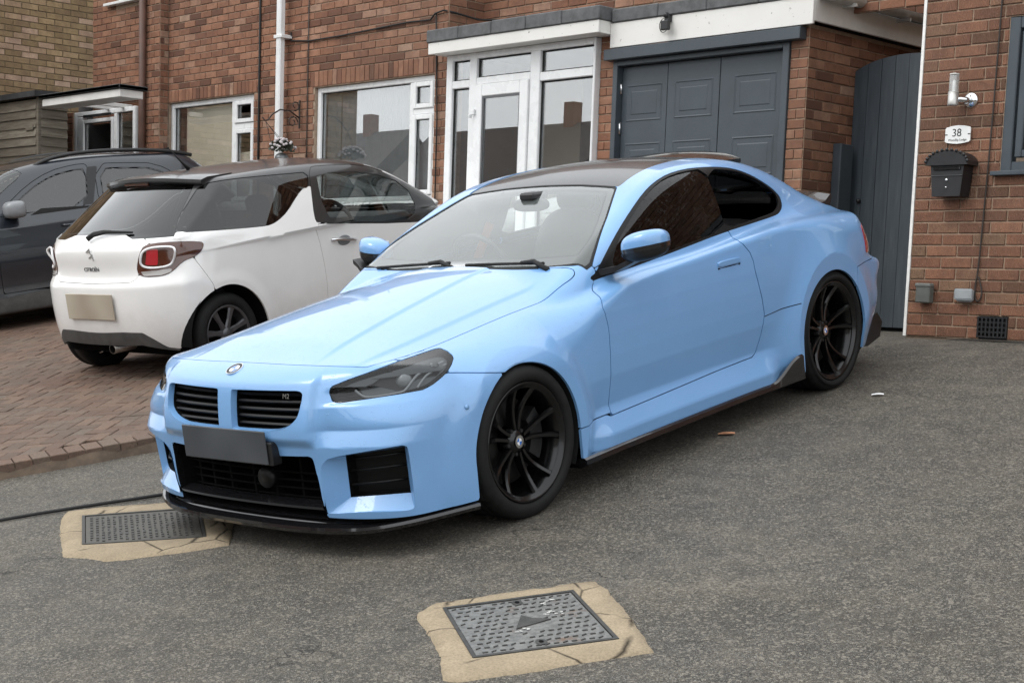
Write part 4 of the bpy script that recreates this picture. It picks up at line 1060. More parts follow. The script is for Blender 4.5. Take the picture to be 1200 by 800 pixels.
# ---------------------------------------------------------------- garden gate
gate = empty('garden_gate', (0, 0, 0), label='tall arched dark grey timber gate between the garage and number 38', category='gate')
n = 9; gx0, gx1 = -1.372, -.30; wv = (gx1 - gx0) / n
for k in range(n):
    a, b = gx0 + k * wv, gx0 + (k + 1) * wv - .004; pts = [(a, .83), (b, .83)]
    top = lambda x: 2.67 + .225 * math.sqrt(max(0, 1 - ((x + .91) / .56) ** 2)) if abs(x + .91) < .56 else 2.67
    pts += [(b - (b - a) * t, top(b - (b - a) * t)) for t in np.linspace(0, 1, 7)]
    mb = MB().prism(pts, 5.78 + random.uniform(-.001, .001), 5.805, 'y'); mb.build('gate_board', MT['gate_paint'], gate)
MB().box(gx0, gx1, 5.806, 5.84, 1.1, 1.2).build('gate_ledge', MT['anthracite'], gate); MB().box(gx0, gx1, 5.806, 5.84, 2.4, 2.5).build('gate_ledge', MT['anthracite'], gate)
V, F = blob((-1.265, 5.765, 1.80), (.018, .02, .018), 1.0, n=14, m=8); MB().add(V, F).build('gate_knob', MT['satin_black'], gate, smooth=True)
MB().box(-1.376, -1.30, 5.54, 5.71, ZB, 2.223, .006).build('gate_post', MT['anthracite'], gate)
MB().box(-1.372, -.30, 5.80, 5.83, ZB, .85).build('gate_bottom_rail', MT['void'], gate)

# ---------------------------------------------------------------- number 38
h38 = empty('brick_house', label='red rustic brick house front wall number 38 at the right edge', category='house')
Y8 = 4.50; wn = (.60, 1.9, 1.85, 2.825)
brick_wall('front_wall', h38, (.006, Y8, 0), (1, 0), 7.0, .80, 4.3, [(wn[0], wn[1], wn[2], wn[3]), (3.2, 4.2, .8, 2.9), (5.0, 6.4, 1.8, 2.9), (.523, .733, .80, .95)], [], MT['brick_rustic'], MT['mortar_pale'], seed=41)
MB().box(0, .30, Y8 + .02, 9, .7, 4.3).build('side_wall_core', MT['mortar'], h38)
flush_bricks(h38, 300, 3.0)
fd38 = MB().box(3.2, 4.2, Y8 + .06, Y8 + .11, .80, 2.9, .006).build('front_door', MT['anthracite'], h38); MB().tube([(3.32, Y8 + .03, 1.75), (3.32, Y8 + .03, 1.87)], .012, 8).build('door_handle', MT['chrome'], fd38, smooth=True)
for z_ in (1.0, 1.95): MB().box(3.36, 4.04, Y8 + .052, Y8 + .059, z_, z_ + .75, .003).build('door_panel', MT['anthracite'], fd38)
window('window', h38, 5.0, 6.4, 1.8, 2.9, Y8 + .03, [(5.09, 5.66, 1.89, 2.81, 1), (5.74, 6.31, 1.89, 2.81, 1)], fw=.075, mat='anthracite')
MB().box(4.9, 6.5, Y8 + .7, Y8 + .75, 1.6, 3.1).build('room_lining', MT['room_dark'], h38)
MB().box(-.012, .008, Y8 - .004, Y8 + .012, .80, 4.3).build('sealant_strip', mottled('white_sealant', (.78, .77, .74), .1, 30, .6), h38)
w38 = window('window', h38, wn[0], wn[1], wn[2], wn[3], Y8 + .01, [(.70, 1.20, 1.95, 2.73, 1), (1.26, 1.83, 1.95, 2.73, 1)], fw=.075, mat='anthracite'); bar(w38, 1.2, 1.26, 1.945, 2.735, Y8 + .011, mat='anthracite')
MB().box(.565, 1.95, Y8 - .05, Y8 + .03, 1.838, 1.866, .004).build('window_sill', MT['anthracite'], w38)
room_ = MB(); room_.box(.5, 2.0, Y8 + .6, Y8 + .65, 1.7, 3.0); room_.build('room_lining', MT['room_dark'], h38)
rail('venetian_blind', w38, .70, 1.85, 1.95, 2.35, Y8 + .2, MT['curtain_grey'], 4, .002)
# air brick
ab = MB(); ab.box(.523, .733, Y8 + .03, Y8 + .05, .80, .95); abo = ab.build('air_brick', MT['lamp_dark'], h38)
g = MB()
for k in range(8): x = .527 + k * .0285; g.box(x, x + .011, Y8 - .004, Y8 + .012, .812, .946)
for k in range(5): z = .812 + k * .031; g.box(.5275, .7285, Y8 - .003, Y8 + .011, z, z + .010)
g.build('vent_grille', MT['lamp_dark'], abo)
# wall lamp
wl_ = empty('wall_lamp', label='brushed steel wall lamp with clear glass tube above the house number plaque', category='wall lamp')
cxl, cyl = .302, 4.40
MB().lathe([(.0, 2.285), (.033, 2.285), (.034, 2.29), (.034, 2.372), (.0, 2.372)], 24, 'z', (cxl, cyl, 0)).build('lamp_body', mottled('brushed_steel', (.50, .49, .47), .1, 20, .35, metal=.7), wl_, smooth=True, angle=None)
MB().lathe([(.031, 2.372), (.031, 2.468), (.029, 2.475), (.0, 2.476)], 24, 'z', (cxl, cyl, 0)).build('glass_tube', glass_mat('lamp_glass', (.86, .86, .84), 1.45, .05, 3.0, film=.25), wl_, smooth=True)
MB().lathe([(.0, 2.476), (.031, 2.476), (.031, 2.486), (.0, 2.492)], 24, 'z', (cxl, cyl, 0)).build('lamp_cap', MT['gutter_white'], wl_, smooth=True)
MB().lathe([(.010, 2.372), (.010, 2.44), (.0, 2.45)], 12, 'z', (cxl, cyl, 0)).build('bulb', MT['white'], wl_, smooth=True)
MB().tube([(cxl, cyl, 2.325), (.36, 4.45, 2.325), (.375, 4.49, 2.325)], .018, 10).build('lamp_arm', MT['chrome'], wl_, smooth=True); MB().lathe([(.0, Y8 - .012), (.045, Y8 - .012), (.048, Y8 - .004), (.048, Y8)], 24, 'y', (.375, 0, 2.325)).build('wall_rose', MT['chrome'], wl_, smooth=True)
# number plaque
pts = [(.214, 2.070), (.222, 2.062), (.26, 2.055), (.304, 2.051), (.348, 2.055), (.386, 2.062), (.394, 2.070), (.394, 2.150), (.386, 2.158), (.348, 2.166), (.304, 2.170), (.26, 2.166), (.222, 2.158), (.214, 2.150)]
pq = MB().prism(pts, Y8 - .018, Y8 - .010, 'y').build('number_plaque', simple('glazed_white_ceramic', (.82, .82, .80), .2, coat=.6), None, label='white oval-ended ceramic house number plaque reading 38', category='plaque')
ink = simple('black_ink', (.015, .015, .015), .4)
def wall_text(body, size, x, z, name, parent, y=Y8 - .0185, mat=ink): return text_mesh(name, body, size, mat, parent, Matrix(((1, 0, 0, x), (0, 0, -1, y), (0, 1, 0, z), (0, 0, 0, 1))), .0006)
wall_text('38', .070, .297, 2.120, 'number_lettering', pq); wall_text('Woodlip Lodge', .021, .304, 2.076, 'name_lettering', pq)
for x in (.222, .386): MB().box(x - .009, x + .009, Y8 - .0195, Y8 - .0181, 2.108, 2.114).build('plaque_mark', ink, pq)
# letter box
lb = empty('letter_box', label='black metal letter box with arched scalloped top under the house number', category='letter box')
lbx = (.190, .430); V = []; F = []
prof = [(.190, 1.915), (.430, 1.915), (.412, 1.708), (.212, 1.708)]
MB().prism(prof, Y8 - .13, Y8 - .012, 'y').build('box_body', MT['satin_black'], lb)
arc = [(.165, 1.905), (.465, 1.905)] + [(.315 + .15 * math.cos(a) * .98, 1.915 + .085 * math.sin(a) ** 1.0 + .0 * a) for a in np.linspace(0, math.pi, 15)]
MB().prism(arc, Y8 - .155, Y8 - .012, 'y').build('box_lid', MT['satin_black'], lb)
for k, a in enumerate(np.linspace(.15, math.pi - .15, 13)):
    V, F = blob((.315 + .15 * math.cos(a), Y8 - .158, 1.917 + .086 * math.sin(a)), (.011, .006, .011), 1.0, n=8, m=5); MB().add(V, F).build('scallop', MT['satin_black'], lb, smooth=True)
MB().box(.215, .405, Y8 - .142, Y8 - .131, 1.875, 1.893, .003).build('letter_flap', MT['gloss_black'], lb); MB().box(.200, .420, Y8 - .136, Y8 - .131, 1.838, 1.842, .001).build('door_seam', MT['lamp_grey'], lb)
MB().lathe([(.0, -(Y8 - .1385)), (.009, -(Y8 - .1385)), (.011, -(Y8 - .131))], 14, 'y', (.312, 0, 1.815)); 
for z, r_ in ((1.812, .010), (1.765, .006)): V, F = blob((.312, Y8 - .133, z), (r_, .005, r_), 1.0, n=12, m=6); MB().add(V, F).build('lock', MT['chrome'], lb, smooth=True)
# wall boxes and cable
ob = MB().box(.10, .205, Y8 - .07, Y8 - .008, 1.02, 1.148, .008).build('outdoor_socket', mottled('grey_plastic', (.10, .105, .095), .15, 20, .6), label='dark grey outdoor socket box low on the brick wall beside the gate', category='socket box')
MB().box(.095, .21, Y8 - .075, Y8 - .02, 1.125, 1.15, .006).build('socket_lid', mottled('grey_plastic_lid', (.13, .135, .125), .15, 20, .6), ob)
jb = MB().box(.388, .50, Y8 - .055, Y8 - .008, 1.035, 1.118, .012).build('junction_box', mottled('pale_grey_plastic', (.27, .29, .30), .08, 20, .45), label='pale grey junction box low on the brick wall left of the air vent', category='junction box')
MB().box(.38, .508, Y8 - .060, Y8 - .050, 1.05, 1.122, .008).build('box_cover', mottled('pale_grey_cover', (.32, .34, .35), .08, 20, .45), jb)
P = [(.552, 3.4), (.548, 2.934), (.543, 2.46), (.537, 2.1), (.532, 1.873), (.522, 1.5), (.513, 1.223), (.500, 1.14), (.502, 1.06), (.53, 1.035), (.552, 1.075), (.545, 1.13), (.519, 1.20)]
P = chaikin(P, 2, closed=False)
MB().tube([(x, Y8 - .012, z) for x, z in P], .0055, 6).build('wall_cable', MT['black_iron'], smooth=True, label='thin dark cable hanging down the number 38 wall with a loop at its foot', category='cable')
# ---------------------------------------------------------------- houses over the road (seen in the window and paint reflections)
MT['tile_roof'] = mottled('brown_roof_tiles', (.075, .058, .050), .35, 4, .85, .5, 30)
MT['render_wall'] = mottled('cream_render', (.42, .38, .31), .12, 3, .9)
MT['brick_far'] = mottled('far_brick', (.19, .10, .07), .3, 9, .9)
def street_house(x, y, w_, d, hw, hr, mat, label):
    z0 = -1.05; r = empty('street_house', label=label, category='house', group='houses over the road')
    MB().box(x, x + w_, y - d, y, z0, z0 + hw).build('wall', mat, r)
    e = .35; ym = y - d / 2
    V = [(x - e, y + e, z0 + hw - .1), (x + w_ + e, y + e, z0 + hw - .1), (x + w_ + e, ym, z0 + hr), (x - e, ym, z0 + hr), (x - e, y - d - e, z0 + hw - .1), (x + w_ + e, y - d - e, z0 + hw - .1)]
    rf = MB().add(V, [(0, 1, 2, 3), (3, 2, 5, 4), (0, 3, 4), (1, 5, 2)]).build('roof', MT['tile_roof'], r)
    MB().box(x + w_ * .75, x + w_ * .75 + .55, ym - .25, ym + .25, z0 + hr - .6, z0 + hr + .8).build('chimney', MT['brick_far'], rf)
    for k in range(4):
        a = x + .8 + k % 2 * (w_ - 3.6); b = z0 + .9 + (k // 2) * 2.6
        f = MB().box(a, a + 2.0, y, y + .06, b, b + 1.3, .01).build('window', MT['upvc'], r); MB().box(a + .1, a + 1.9, y + .05, y + .075, b + .1, b + 1.2).build('pane', MT['gloss_black'], f)
    MB().box(x + w_ / 2 - .45, x + w_ / 2 + .45, y, y + .05, z0, z0 + 2.1, .01).build('door', MT['anthracite'], r)
for k, (x, w_, hw, hr, mt, lb_) in enumerate(((-92, 14, 5.6, 9.6, 'brick_far', 'large brown brick house at the far left end over the road, only in reflections'), (-76, 12, 5.6, 9.4, 'render_wall', 'tall cream house over the road near the far left end, only in reflections'), (-61, 12, 5.5, 9.3, 'brick_far', 'tall brown brick house over the road beside the cream one, only seen in reflections'), (-47, 11, 5.4, 9.0, 'brick_far', 'brown brick house over the road opposite the left window, only seen in reflections'), (-34, 12, 5.3, 8.5, 'render_wall', 'cream rendered house over the road, second of the row, only seen in reflections'), (-20.5, 11, 5.2, 8.2, 'brick_far', 'brown brick house over the road, third of the row, only seen in reflections'), (-8, 10, 5.1, 7.9, 'brick_far', 'brown brick house over the road facing the driveway, only seen in reflections'), (5, 10, 5.1, 7.7, 'render_wall', 'cream rendered house over the road at the right end, only seen in reflections'), (18, 10, 5.1, 7.9, 'brick_far', 'rightmost brown brick house over the road, only seen in reflections'))):
    street_house(x, -27, w_, 8, hw, hr, MT[mt], lb_)
# ---------------------------------------------------------------- the blue coupe: body surface (x forward from front axle, y left, z up)
FW, RW, WZ = 0.0, -2.747, 0.335           # wheel axles
_W = Sp([(.9, .76), (.7, .85), (.5, .893), (.3, .902), (0, .905), (-.4, .897), (-.8, .885), (-1.3, .882), (-1.8, .887), (-2.2, .905), (-2.75, .925), (-3.1, .905), (-3.4, .865), (-3.7, .80)])
_D = Sp([(.05, .000), (.13, .028), (.17, .046), (.235, .052), (.325, -.016), (.345, -.028), (.487, .001), (.58, .007), (.68, .008), (.78, .004), (.86, -.004), (.94, -.016), (1.05, -.04)], lo=-1, hi=3, n=4001, smooth=False, box=.018)
_ZC = Sp([(.9, 1.0), (.2, .98), (-.3, .93), (-.55, .885), (-.8, .882), (-1.2, .905), (-1.85, .938), (-2.4, .955), (-3.0, .95), (-3.7, .93)])
_ZH = Sp([(1.0, .70), (.86, .765), (.72, .803), (.45, .855), (.15, .903), (-.2, .948), (-.62, .990), (-.8, .992), (-1.2, .985), (-1.8, 1.01), (-2.4, 1.035), (-2.9, 1.03), (-3.2, 1.01), (-3.45, .985), (-3.6, .965), (-3.8, .92)])
_CD = Sp([(1.0, .0), (.72, .030), (.5, .06), (.28, .082), (-.24, .100), (-.55, .104), (-.9, .06), (-1.5, .04), (-2.5, .04), (-3.2, .05), (-3.6, .06)])
_XF = Sp([(.05, .74), (.12, .815), (.18, .84), (.25, .852), (.40, .862), (.50, .872), (.60, .868), (.68, .856), (.74, .836), (.79, .79), (.84, .70), (.95, .4)], lo=-1, hi=3, n=4001)
_BF = Sp([(-.2, .008), (0, 0), (.2, .008), (.4, .040), (.5, .072), (.6, .122), (.7, .20), (.78, .29), (.86, .43), (.94, .66), (1.05, 1.1)], lo=-1, hi=3, n=4001)
_BL = Sp([(-.2, .004), (0, 0), (.2, .004), (.4, .020), (.5, .034), (.6, .055), (.7, .092), (.78, .142), (.86, .25), (.94, .50), (1.05, 1.0)], lo=-1, hi=3, n=4001)
_XR = Sp([(.05, -3.40), (.14, -3.50), (.22, -3.56), (.31, -3.64), (.42, -3.70), (.55, -3.715), (.635, -3.71), (.665, -3.63), (.72, -3.60), (.80, -3.57), (.90, -3.515), (.97, -3.49), (1.05, -3.46)], lo=-1, hi=3, n=4001)
_BR = Sp([(-.2, .008), (0, 0), (.2, .008), (.4, .03), (.6, .075), (.7, .108), (.78, .15), (.86, .26), (.93, .45), (1.05, .9)], lo=-1, hi=3, n=4001)
_ZT = Sp([(-.4, .86), (-.55, .93), (-.70, 1.0), (-.95, 1.118), (-1.2, 1.232), (-1.40, 1.318), (-1.6, 1.373), (-1.9, 1.405), (-2.2, 1.398), (-2.5, 1.350), (-2.8, 1.262), (-3.1, 1.140), (-3.35, 1.03), (-3.6, .90)])
_DT = Sp([(-.5, .012), (-1.3, .018), (-1.7, .04), (-2.3, .05), (-3.2, .06)])
_YB = Sp([(-.3, .66), (-.5, .71), (-.75, .758), (-1.0, .785), (-1.4, .805), (-1.9, .800), (-2.4, .762), (-2.8, .70), (-3.2, .61), (-3.6, .48)])
_KU = Sp([(1, .02), (-2.2, .02), (-2.5, .04), (-2.75, .12), (-3.7, .14)], smooth=False)
_KT = Sp([(1, .05), (.75, .06), (.3, .15), (-.3, .16), (-.6, .06), (-.9, .03), (-2.4, .03), (-3.0, .10), (-3.7, .10)], smooth=False)
def bmw_lower(x, y, z):
    base = _W(x) + _D(z)
    # front fender: replaces the door section ahead of the door
    wf = sstep(-.62, -.40, x); basef = _W(x) + .006 - .25 * np.maximum(z - .62, 0) ** 1.6 - .02 * sstep(.45, .2, z)
    base = base * (1 - wf) + basef * wf
    wr = sstep(-2.02, -2.28, x); baser = _W(x) + .004 - .30 * np.maximum(z - .66, 0) ** 1.7 - .015 * sstep(.4, .2, z) 
    base = base * (1 - wr) + baser * wr
    r = np.hypot(x - FW, z - WZ); q = np.maximum(r - .418, 0); fl = .944 - .42 * q - .9 * q * q
    base = smax(base, fl, .016)
    r = np.hypot(x - RW, (z - WZ) * .95); q = np.maximum(r - .412, 0); fl = .952 - .34 * q - .25 * q * q
    base = smax(base, fl, .020)
    # light-catching shoulder above the crease
    sh = _W(x) - .010 + .03 * wr - 1.0 * (z - _ZC(x))
    side = smin(base, sh, .007) - y
    ay = np.abs(y)
    yd = .40 - .135 * (.7 - x); dome = (.009 * sstep(.014, -.014, ay - yd) + .008 * sstep(.014, -.014, ay - (.60 - .02 * (.7 - x)))) * sstep(.74, .45, x)
    top = _ZH(x) - _CD(x) * (ay / .7) ** 2.2 + dome - z
    # front with the hollow band under the lamps
    band = .034 * np.maximum(0, 1 - np.abs(z - .545) / np.where(z > .545, .095, .065)) * sstep(.44, .56, ay) * sstep(.93, .80, ay)
    wb = sstep(.74, .54, z)
    nose = .020 * sstep(.496, .468, ay) * sstep(.47, .52, z) * sstep(.80, .735, z) - .010 * sstep(.50, .56, ay) * sstep(.645, .66, z) * sstep(.72, .69, z) * sstep(.80, .7, ay)
    front = nose + _XF(z) - (_BF(ay) * (1 - wb) + _BL(ay) * wb) - band - x
    rear = x - (_XR(z) + _BR(ay))
    v = smin(side, top, np.maximum(_KT(x), .012))
    v = smin(v, front * .85, .035); v = smin(v, rear * .85, .04)
    return smin(v, z - .13, .02)
def bmw_cab(x, y, z):
    ay = np.abs(y)
    side = (_YB(x) - .34 * (z - .96) - .20 * np.maximum(z - .96, 0) ** 2 - ay)
    top = (_ZT(x) - _DT(x) * (ay / .6) ** 2 - z) * .9
    return np.minimum(smin(side, top, .075), (z - .84) * 1.0)
def bmw_F(x, y, z):
    return smax(bmw_lower(x, y, z), bmw_cab(x, y, z), np.maximum(_KU(x), .012))
CARM = Matrix(((0.10533, 0.99443, -0.00305, 0), (-0.97799, 0.10303, -0.18146, 0), (-0.18014, 0.0221, 0.98339, 0), (0, 0, 0, 1)))
VIEWC = np.array((4.988, 5.143, 1.804))

# ---------------------------------------------------------------- traced body lines (metres, car frame)
HEAD = [(0.768,0.538,0.700), (0.756,0.540,0.723), (0.707,0.604,0.747), (0.655,0.655,0.764), (0.493,0.697,0.787), (0.296,0.707,0.798), (0.270,0.718,0.798), (0.270,0.760,0.786), (0.281,0.797,0.771), (0.296,0.816,0.760), (0.342,0.842,0.741), (0.392,0.860,0.722), (0.431,0.859,0.705), (0.477,0.851,0.686), (0.521,0.837,0.673), (0.604,0.784,0.670), (0.704,0.686,0.665), (0.769,0.587,0.657), (0.777,0.561,0.664)]
HEADLENS = [(0.756,0.548,0.716), (0.662,0.660,0.753), (0.525,0.727,0.780), (0.312,0.730,0.791), (0.291,0.764,0.783), (0.307,0.804,0.765), (0.371,0.843,0.739), (0.432,0.853,0.716), (0.486,0.841,0.694), (0.526,0.824,0.687), (0.596,0.779,0.682), (0.674,0.708,0.678), (0.700,0.683,0.671), (0.703,0.664,0.685), (0.708,0.626,0.720)]
DRL1 = [(0.703,0.627,0.698), (0.699,0.654,0.677), (0.689,0.681,0.665), (0.595,0.776,0.671), (0.574,0.786,0.678), (0.524,0.794,0.718), (0.497,0.799,0.734), (0.414,0.802,0.746), (0.338,0.792,0.752)]
DRL2 = [(0.532,0.814,0.681), (0.492,0.816,0.712), (0.462,0.820,0.728), (0.339,0.810,0.742)]
SINT = [(0.830,0.497,0.390), (0.828,0.522,0.421), (0.821,0.556,0.440), (0.767,0.714,0.464), (0.678,0.824,0.475), (0.663,0.834,0.476), (0.653,0.841,0.463), (0.647,0.839,0.333), (0.642,0.835,0.222), (0.648,0.829,0.198), (0.691,0.792,0.199), (0.773,0.652,0.203), (0.809,0.498,0.190), (0.815,0.488,0.197), (0.825,0.492,0.274)]
SBLK = [(0.756,0.578,0.433), (0.711,0.706,0.450), (0.638,0.808,0.461), (0.633,0.806,0.362), (0.629,0.804,0.263), (0.700,0.703,0.262), (0.746,0.567,0.252), (0.750,0.572,0.344)]
DLO = [(-0.799,0.767,0.954), (-0.827,0.763,0.974), (-0.948,0.743,1.054), (-1.077,0.718,1.127), (-1.226,0.690,1.200), (-1.381,0.660,1.266), (-1.506,0.639,1.304), (-1.658,0.621,1.332), (-1.825,0.616,1.341), (-1.977,0.622,1.335), (-2.121,0.625,1.323), (-2.269,0.628,1.301), (-2.397,0.638,1.263), (-2.510,0.647,1.216), (-2.627,0.656,1.156), (-2.689,0.666,1.106), (-2.687,0.681,1.073), (-2.651,0.703,1.043), (-2.574,0.726,1.019), (-2.502,0.735,1.011), (-2.157,0.770,1.005), (-1.836,0.790,0.997), (-1.529,0.801,0.977), (-1.252,0.801,0.957), (-1.010,0.793,0.940), (-0.827,0.779,0.929), (-0.762,0.772,0.922), (-0.748,0.765,0.940)]
GLF = [(-1.036,0.751,1.062), (-1.172,0.728,1.139), (-1.349,0.693,1.227), (-1.471,0.671,1.273), (-1.610,0.652,1.306), (-1.779,0.644,1.318), (-1.956,0.645,1.314), (-1.935,0.702,1.207), (-1.922,0.749,1.097), (-1.903,0.776,1.028), (-1.547,0.791,1.005), (-1.269,0.793,0.984), (-0.993,0.783,0.965), (-0.942,0.779,0.965)]
GLR = [(-2.021,0.645,1.309), (-2.235,0.647,1.281), (-2.368,0.654,1.242), (-2.486,0.660,1.194), (-2.585,0.668,1.141), (-2.621,0.678,1.104), (-2.611,0.692,1.072), (-2.551,0.710,1.050), (-2.482,0.723,1.042), (-2.181,0.757,1.034), (-1.975,0.773,1.028), (-1.963,0.749,1.092), (-1.984,0.702,1.202)]
DOOR = [(-0.70,0.774,0.965), (-0.64,0.828,0.867), (-0.60,0.883,0.815), (-0.60,0.893,0.765), (-0.60,0.895,0.715), (-0.60,0.895,0.611), (-0.60,0.887,0.490), (-0.60,0.872,0.335), (-0.655,0.891,0.305), (-0.978,0.881,0.310), (-1.286,0.875,0.317), (-1.609,0.871,0.326), (-1.887,0.875,0.332), (-1.953,0.877,0.333), (-1.992,0.876,0.351), (-2.030,0.884,0.418), (-2.051,0.897,0.492), (-2.062,0.902,0.545), (-2.045,0.904,0.630), (-2.017,0.902,0.725), (-2.003,0.898,0.781), (-1.998,0.893,0.835), (-1.979,0.887,0.883), (-1.955,0.86,0.93), (-1.94,0.81,0.968), (-1.93,0.785,1.02), (-1.5,.75,1.06), (-.95,.75,1.0)]
HANDLE = [(-1.669,0.879,0.866), (-1.705,0.879,0.878), (-1.823,0.881,0.878), (-1.875,0.885,0.866), (-1.875,0.888,0.840), (-1.856,0.888,0.829), (-1.689,0.884,0.824), (-1.668,0.883,0.835)]
KIDNEY = [(.043, .700), (.045, .711), (.055, .713), (.40, .715), (.432, .710), (.442, .695), (.432, .622), (.417, .597), (.375, .568), (.31, .549), (.25, .545), (.055, .543), (.044, .546), (.042, .556)]
LOWER = [(-.1, .44), (.30, .436), (.445, .441), (.462, .436), (.467, .42), (.476, .26), (.480, .165), (.43, .163), (.2, .163), (-.1, .163)]
HOOD = [(.731, -.1), (.731, .0), (.729, .275), (.694, .497), (.645, .625), (.62, .652), (.47, .680), (.268, .690), (-.011, .691), (-.257, .692), (-.50, .700), (-.60, .714), (-.66, .728), (-.70, .725), (-.712, .69), (-.685, .4), (-.668, .2), (-.664, 0), (-.664, -.1)]
WSCR = [(-.668, -.1), (-.668, 0), (-.675, .25), (-.692, .45), (-.728, .66), (-.757, .745), (-.80, .748), (-.892, .715), (-1.11, .628), (-1.30, .54), (-1.385, .500), (-1.402, .47), (-1.420, .25), (-1.424, 0), (-1.424, -.1)]
ROOF = [(-1.4245, -.1), (-1.4245, 0), (-1.4205, .25), (-1.403, .472), (-1.40, .502), (-1.43, .503), (-1.7, .475), (-2.1, .462), (-2.46, .455), (-2.49, .44), (-2.50, 0), (-2.50, -.1)]
RWIN = [(-2.53, -.1), (-2.53, .43), (-2.6, .47), (-2.9, .50), (-3.13, .49), (-3.16, .45), (-3.17, 0), (-3.17, -.1)]
TRUNK = [(-3.20, -.1), (-3.20, .50), (-3.24, .54), (-3.40, .58), (-3.62, .57), (-3.7, .5), (-3.7, -.1)]

bmw = empty('parked_coupe', label='glossy sky blue sports coupe with black roof and black wheels in the foreground', category='car')
bmw.matrix_world = CARM
bsh = Shell(bmw_F, -3.2, .3, .55, dx=.0085, nth=300, ncap=78)
_V, _N = bsh.V, bsh.N

def s_obl(pts, face=-.05, smoothn=0):
    q, a, b, d = oblique(pts, VIEWC, _V)
    q = chaikin(q.tolist(), smoothn) if smoothn else q
    near = np.linalg.norm(_V - np.mean(pts, 0), axis=1) < 2.2
    return np.where((_N @ d > face) & near, poly_sd(a, b, q), -1.0)
def s_top(poly, z0): return np.where(_V[:, 2] > z0, poly_sd(_V[:, 0], _V[:, 1], poly), -1.0)
def s_front(poly): return np.where(_V[:, 0] > .4, poly_sd(_V[:, 1], _V[:, 2], poly), -1.0)

GAP = .0022
s_head = s_obl(HEAD, -.3, 0); s_dlo = s_obl(DLO, -.2, 1); s_door = s_obl(DOOR, -.2)
s_hood = s_top(chaikin(HOOD, 2), .70); s_ws = s_top(WSCR, .90); s_roof = s_top(ROOF, 1.2); s_rw = s_top(RWIN, 1.0); s_trunk = s_top(TRUNK, .9)
s_kid = s_front(chaikin(KIDNEY, 1)); s_low = s_front(LOWER); s_sint = s_obl(SINT, -.3, 1)
arch = np.minimum(np.hypot(_V[:, 0] - FW, _V[:, 2] - .328) - .357, np.hypot(_V[:, 0] + 2.732, (_V[:, 2] - .322)) - .357)
arch = np.where(_V[:, 1] > .5, np.minimum(arch, 1), 1.0)
arch = np.minimum(arch, np.where((_V[:, 1] > .5) & (_V[:, 2] < .32), np.minimum(np.abs(_V[:, 0] - .0) - .357, np.abs(_V[:, 0] + 2.732) - .357), 1.0))
holes = np.max([s_head, s_dlo, s_kid, s_low, s_sint], axis=0)
zlow = _V[:, 2] - .172
# bumper / fender joint
zj = .690 + (_V[:, 0] - .237) * .19
s_bump = np.where(_V[:, 0] > 0, np.maximum(zj - _V[:, 2], (_V[:, 0] - .50)), -1.0)
s_bump = np.minimum(s_bump, np.where(_V[:, 0] > .1, 1, _V[:, 0]))
xdf = np.interp(_V[:, 2], [.30, .335, .49, .61, .715, .765, .815, .867, .922, .96], [-.668, -.686, -.687, -.690, -.692, -.682, -.672, -.71, -.772, -.80])
s_fend = np.minimum.reduce([_V[:, 0] - xdf - .0, .6 - _V[:, 0], _V[:, 2] - .315 + .0 * _V[:, 0], 1.0 - _V[:, 2]])
s_fend = np.minimum(s_fend, np.where(_V[:, 1] > .55, 1, -1))
s_rb = np.minimum(-3.02 - _V[:, 0], .655 - _V[:, 2])
H = lambda s, *ex: np.minimum.reduce([s - GAP, -holes, arch, zlow] + [-e - GAP for e in ex])
bsh.panel(H(s_hood, s_head), 'bonnet', MT['blue'], bmw, both=True)
bsh.panel(H(s_bump, s_hood), 'front_bumper', MT['blue'], bmw, both=True)
for sd in (1, -1):
    bsh.panel(H(s_fend, s_bump, s_hood, s_ws), 'front_wing', MT['blue'], bmw, side=sd)
    door = bsh.panel(np.minimum.reduce([s_door - GAP, -s_dlo - .001, -s_fend - GAP * 1.4, -s_ws - GAP]), 'door', MT['blue'], bmw, side=sd)
    if sd > 0: doorL = door
    else: doorR = door
rest = -np.max([s_hood, s_bump, s_fend, s_door, s_ws, s_roof, s_rw, s_trunk, s_rb], axis=0)
for sd in (1, -1): bsh.panel(H(rest), 'body_side', MT['blue'], bmw, side=sd)
bsh.panel(H(np.minimum(s_trunk, -s_rb), s_rw), 'boot_lid', MT['blue'], bmw, both=True)
bsh.panel(H(s_rb), 'rear_bumper', MT['blue'], bmw, both=True)
bsh.panel(s_roof - .004, 'roof_panel', MT['roof_carbon'], bmw, both=True, off=-.004)
bsh.panel(s_rw - .003, 'rear_window', MT['tint'], bmw, both=True, off=-.004)
ws = bsh.panel(s_ws - .003, 'windscreen', MT['windscreen'], bmw, both=True, off=-.005, flange=.004)
bsh.panel(np.minimum(s_ws - .004, .045 - s_ws + .05 * sstep(-1.0, -.7, _V[:, 0])), 'windscreen_border', MT['satin_black'], ws, both=True, off=-.0075, flange=0)
bsh.panel(s_ws - .055 - .05 * sstep(-1.0, -.72, _V[:, 0]), 'sky_sheen_layer', MT['sky_sheen'], ws, both=True, off=-.010, flange=0)  # added layer behind the glass, painted pale like reflected sky
bsh.panel(np.minimum(s_ws - .0, .011 - s_ws), 'windscreen_seal', MT['matt_black'], ws, both=True, off=-.002, flange=.006)
s_glf, s_glr = s_obl(GLF, -.2, 1) + .016, s_obl(GLR, -.2, 1) + .013
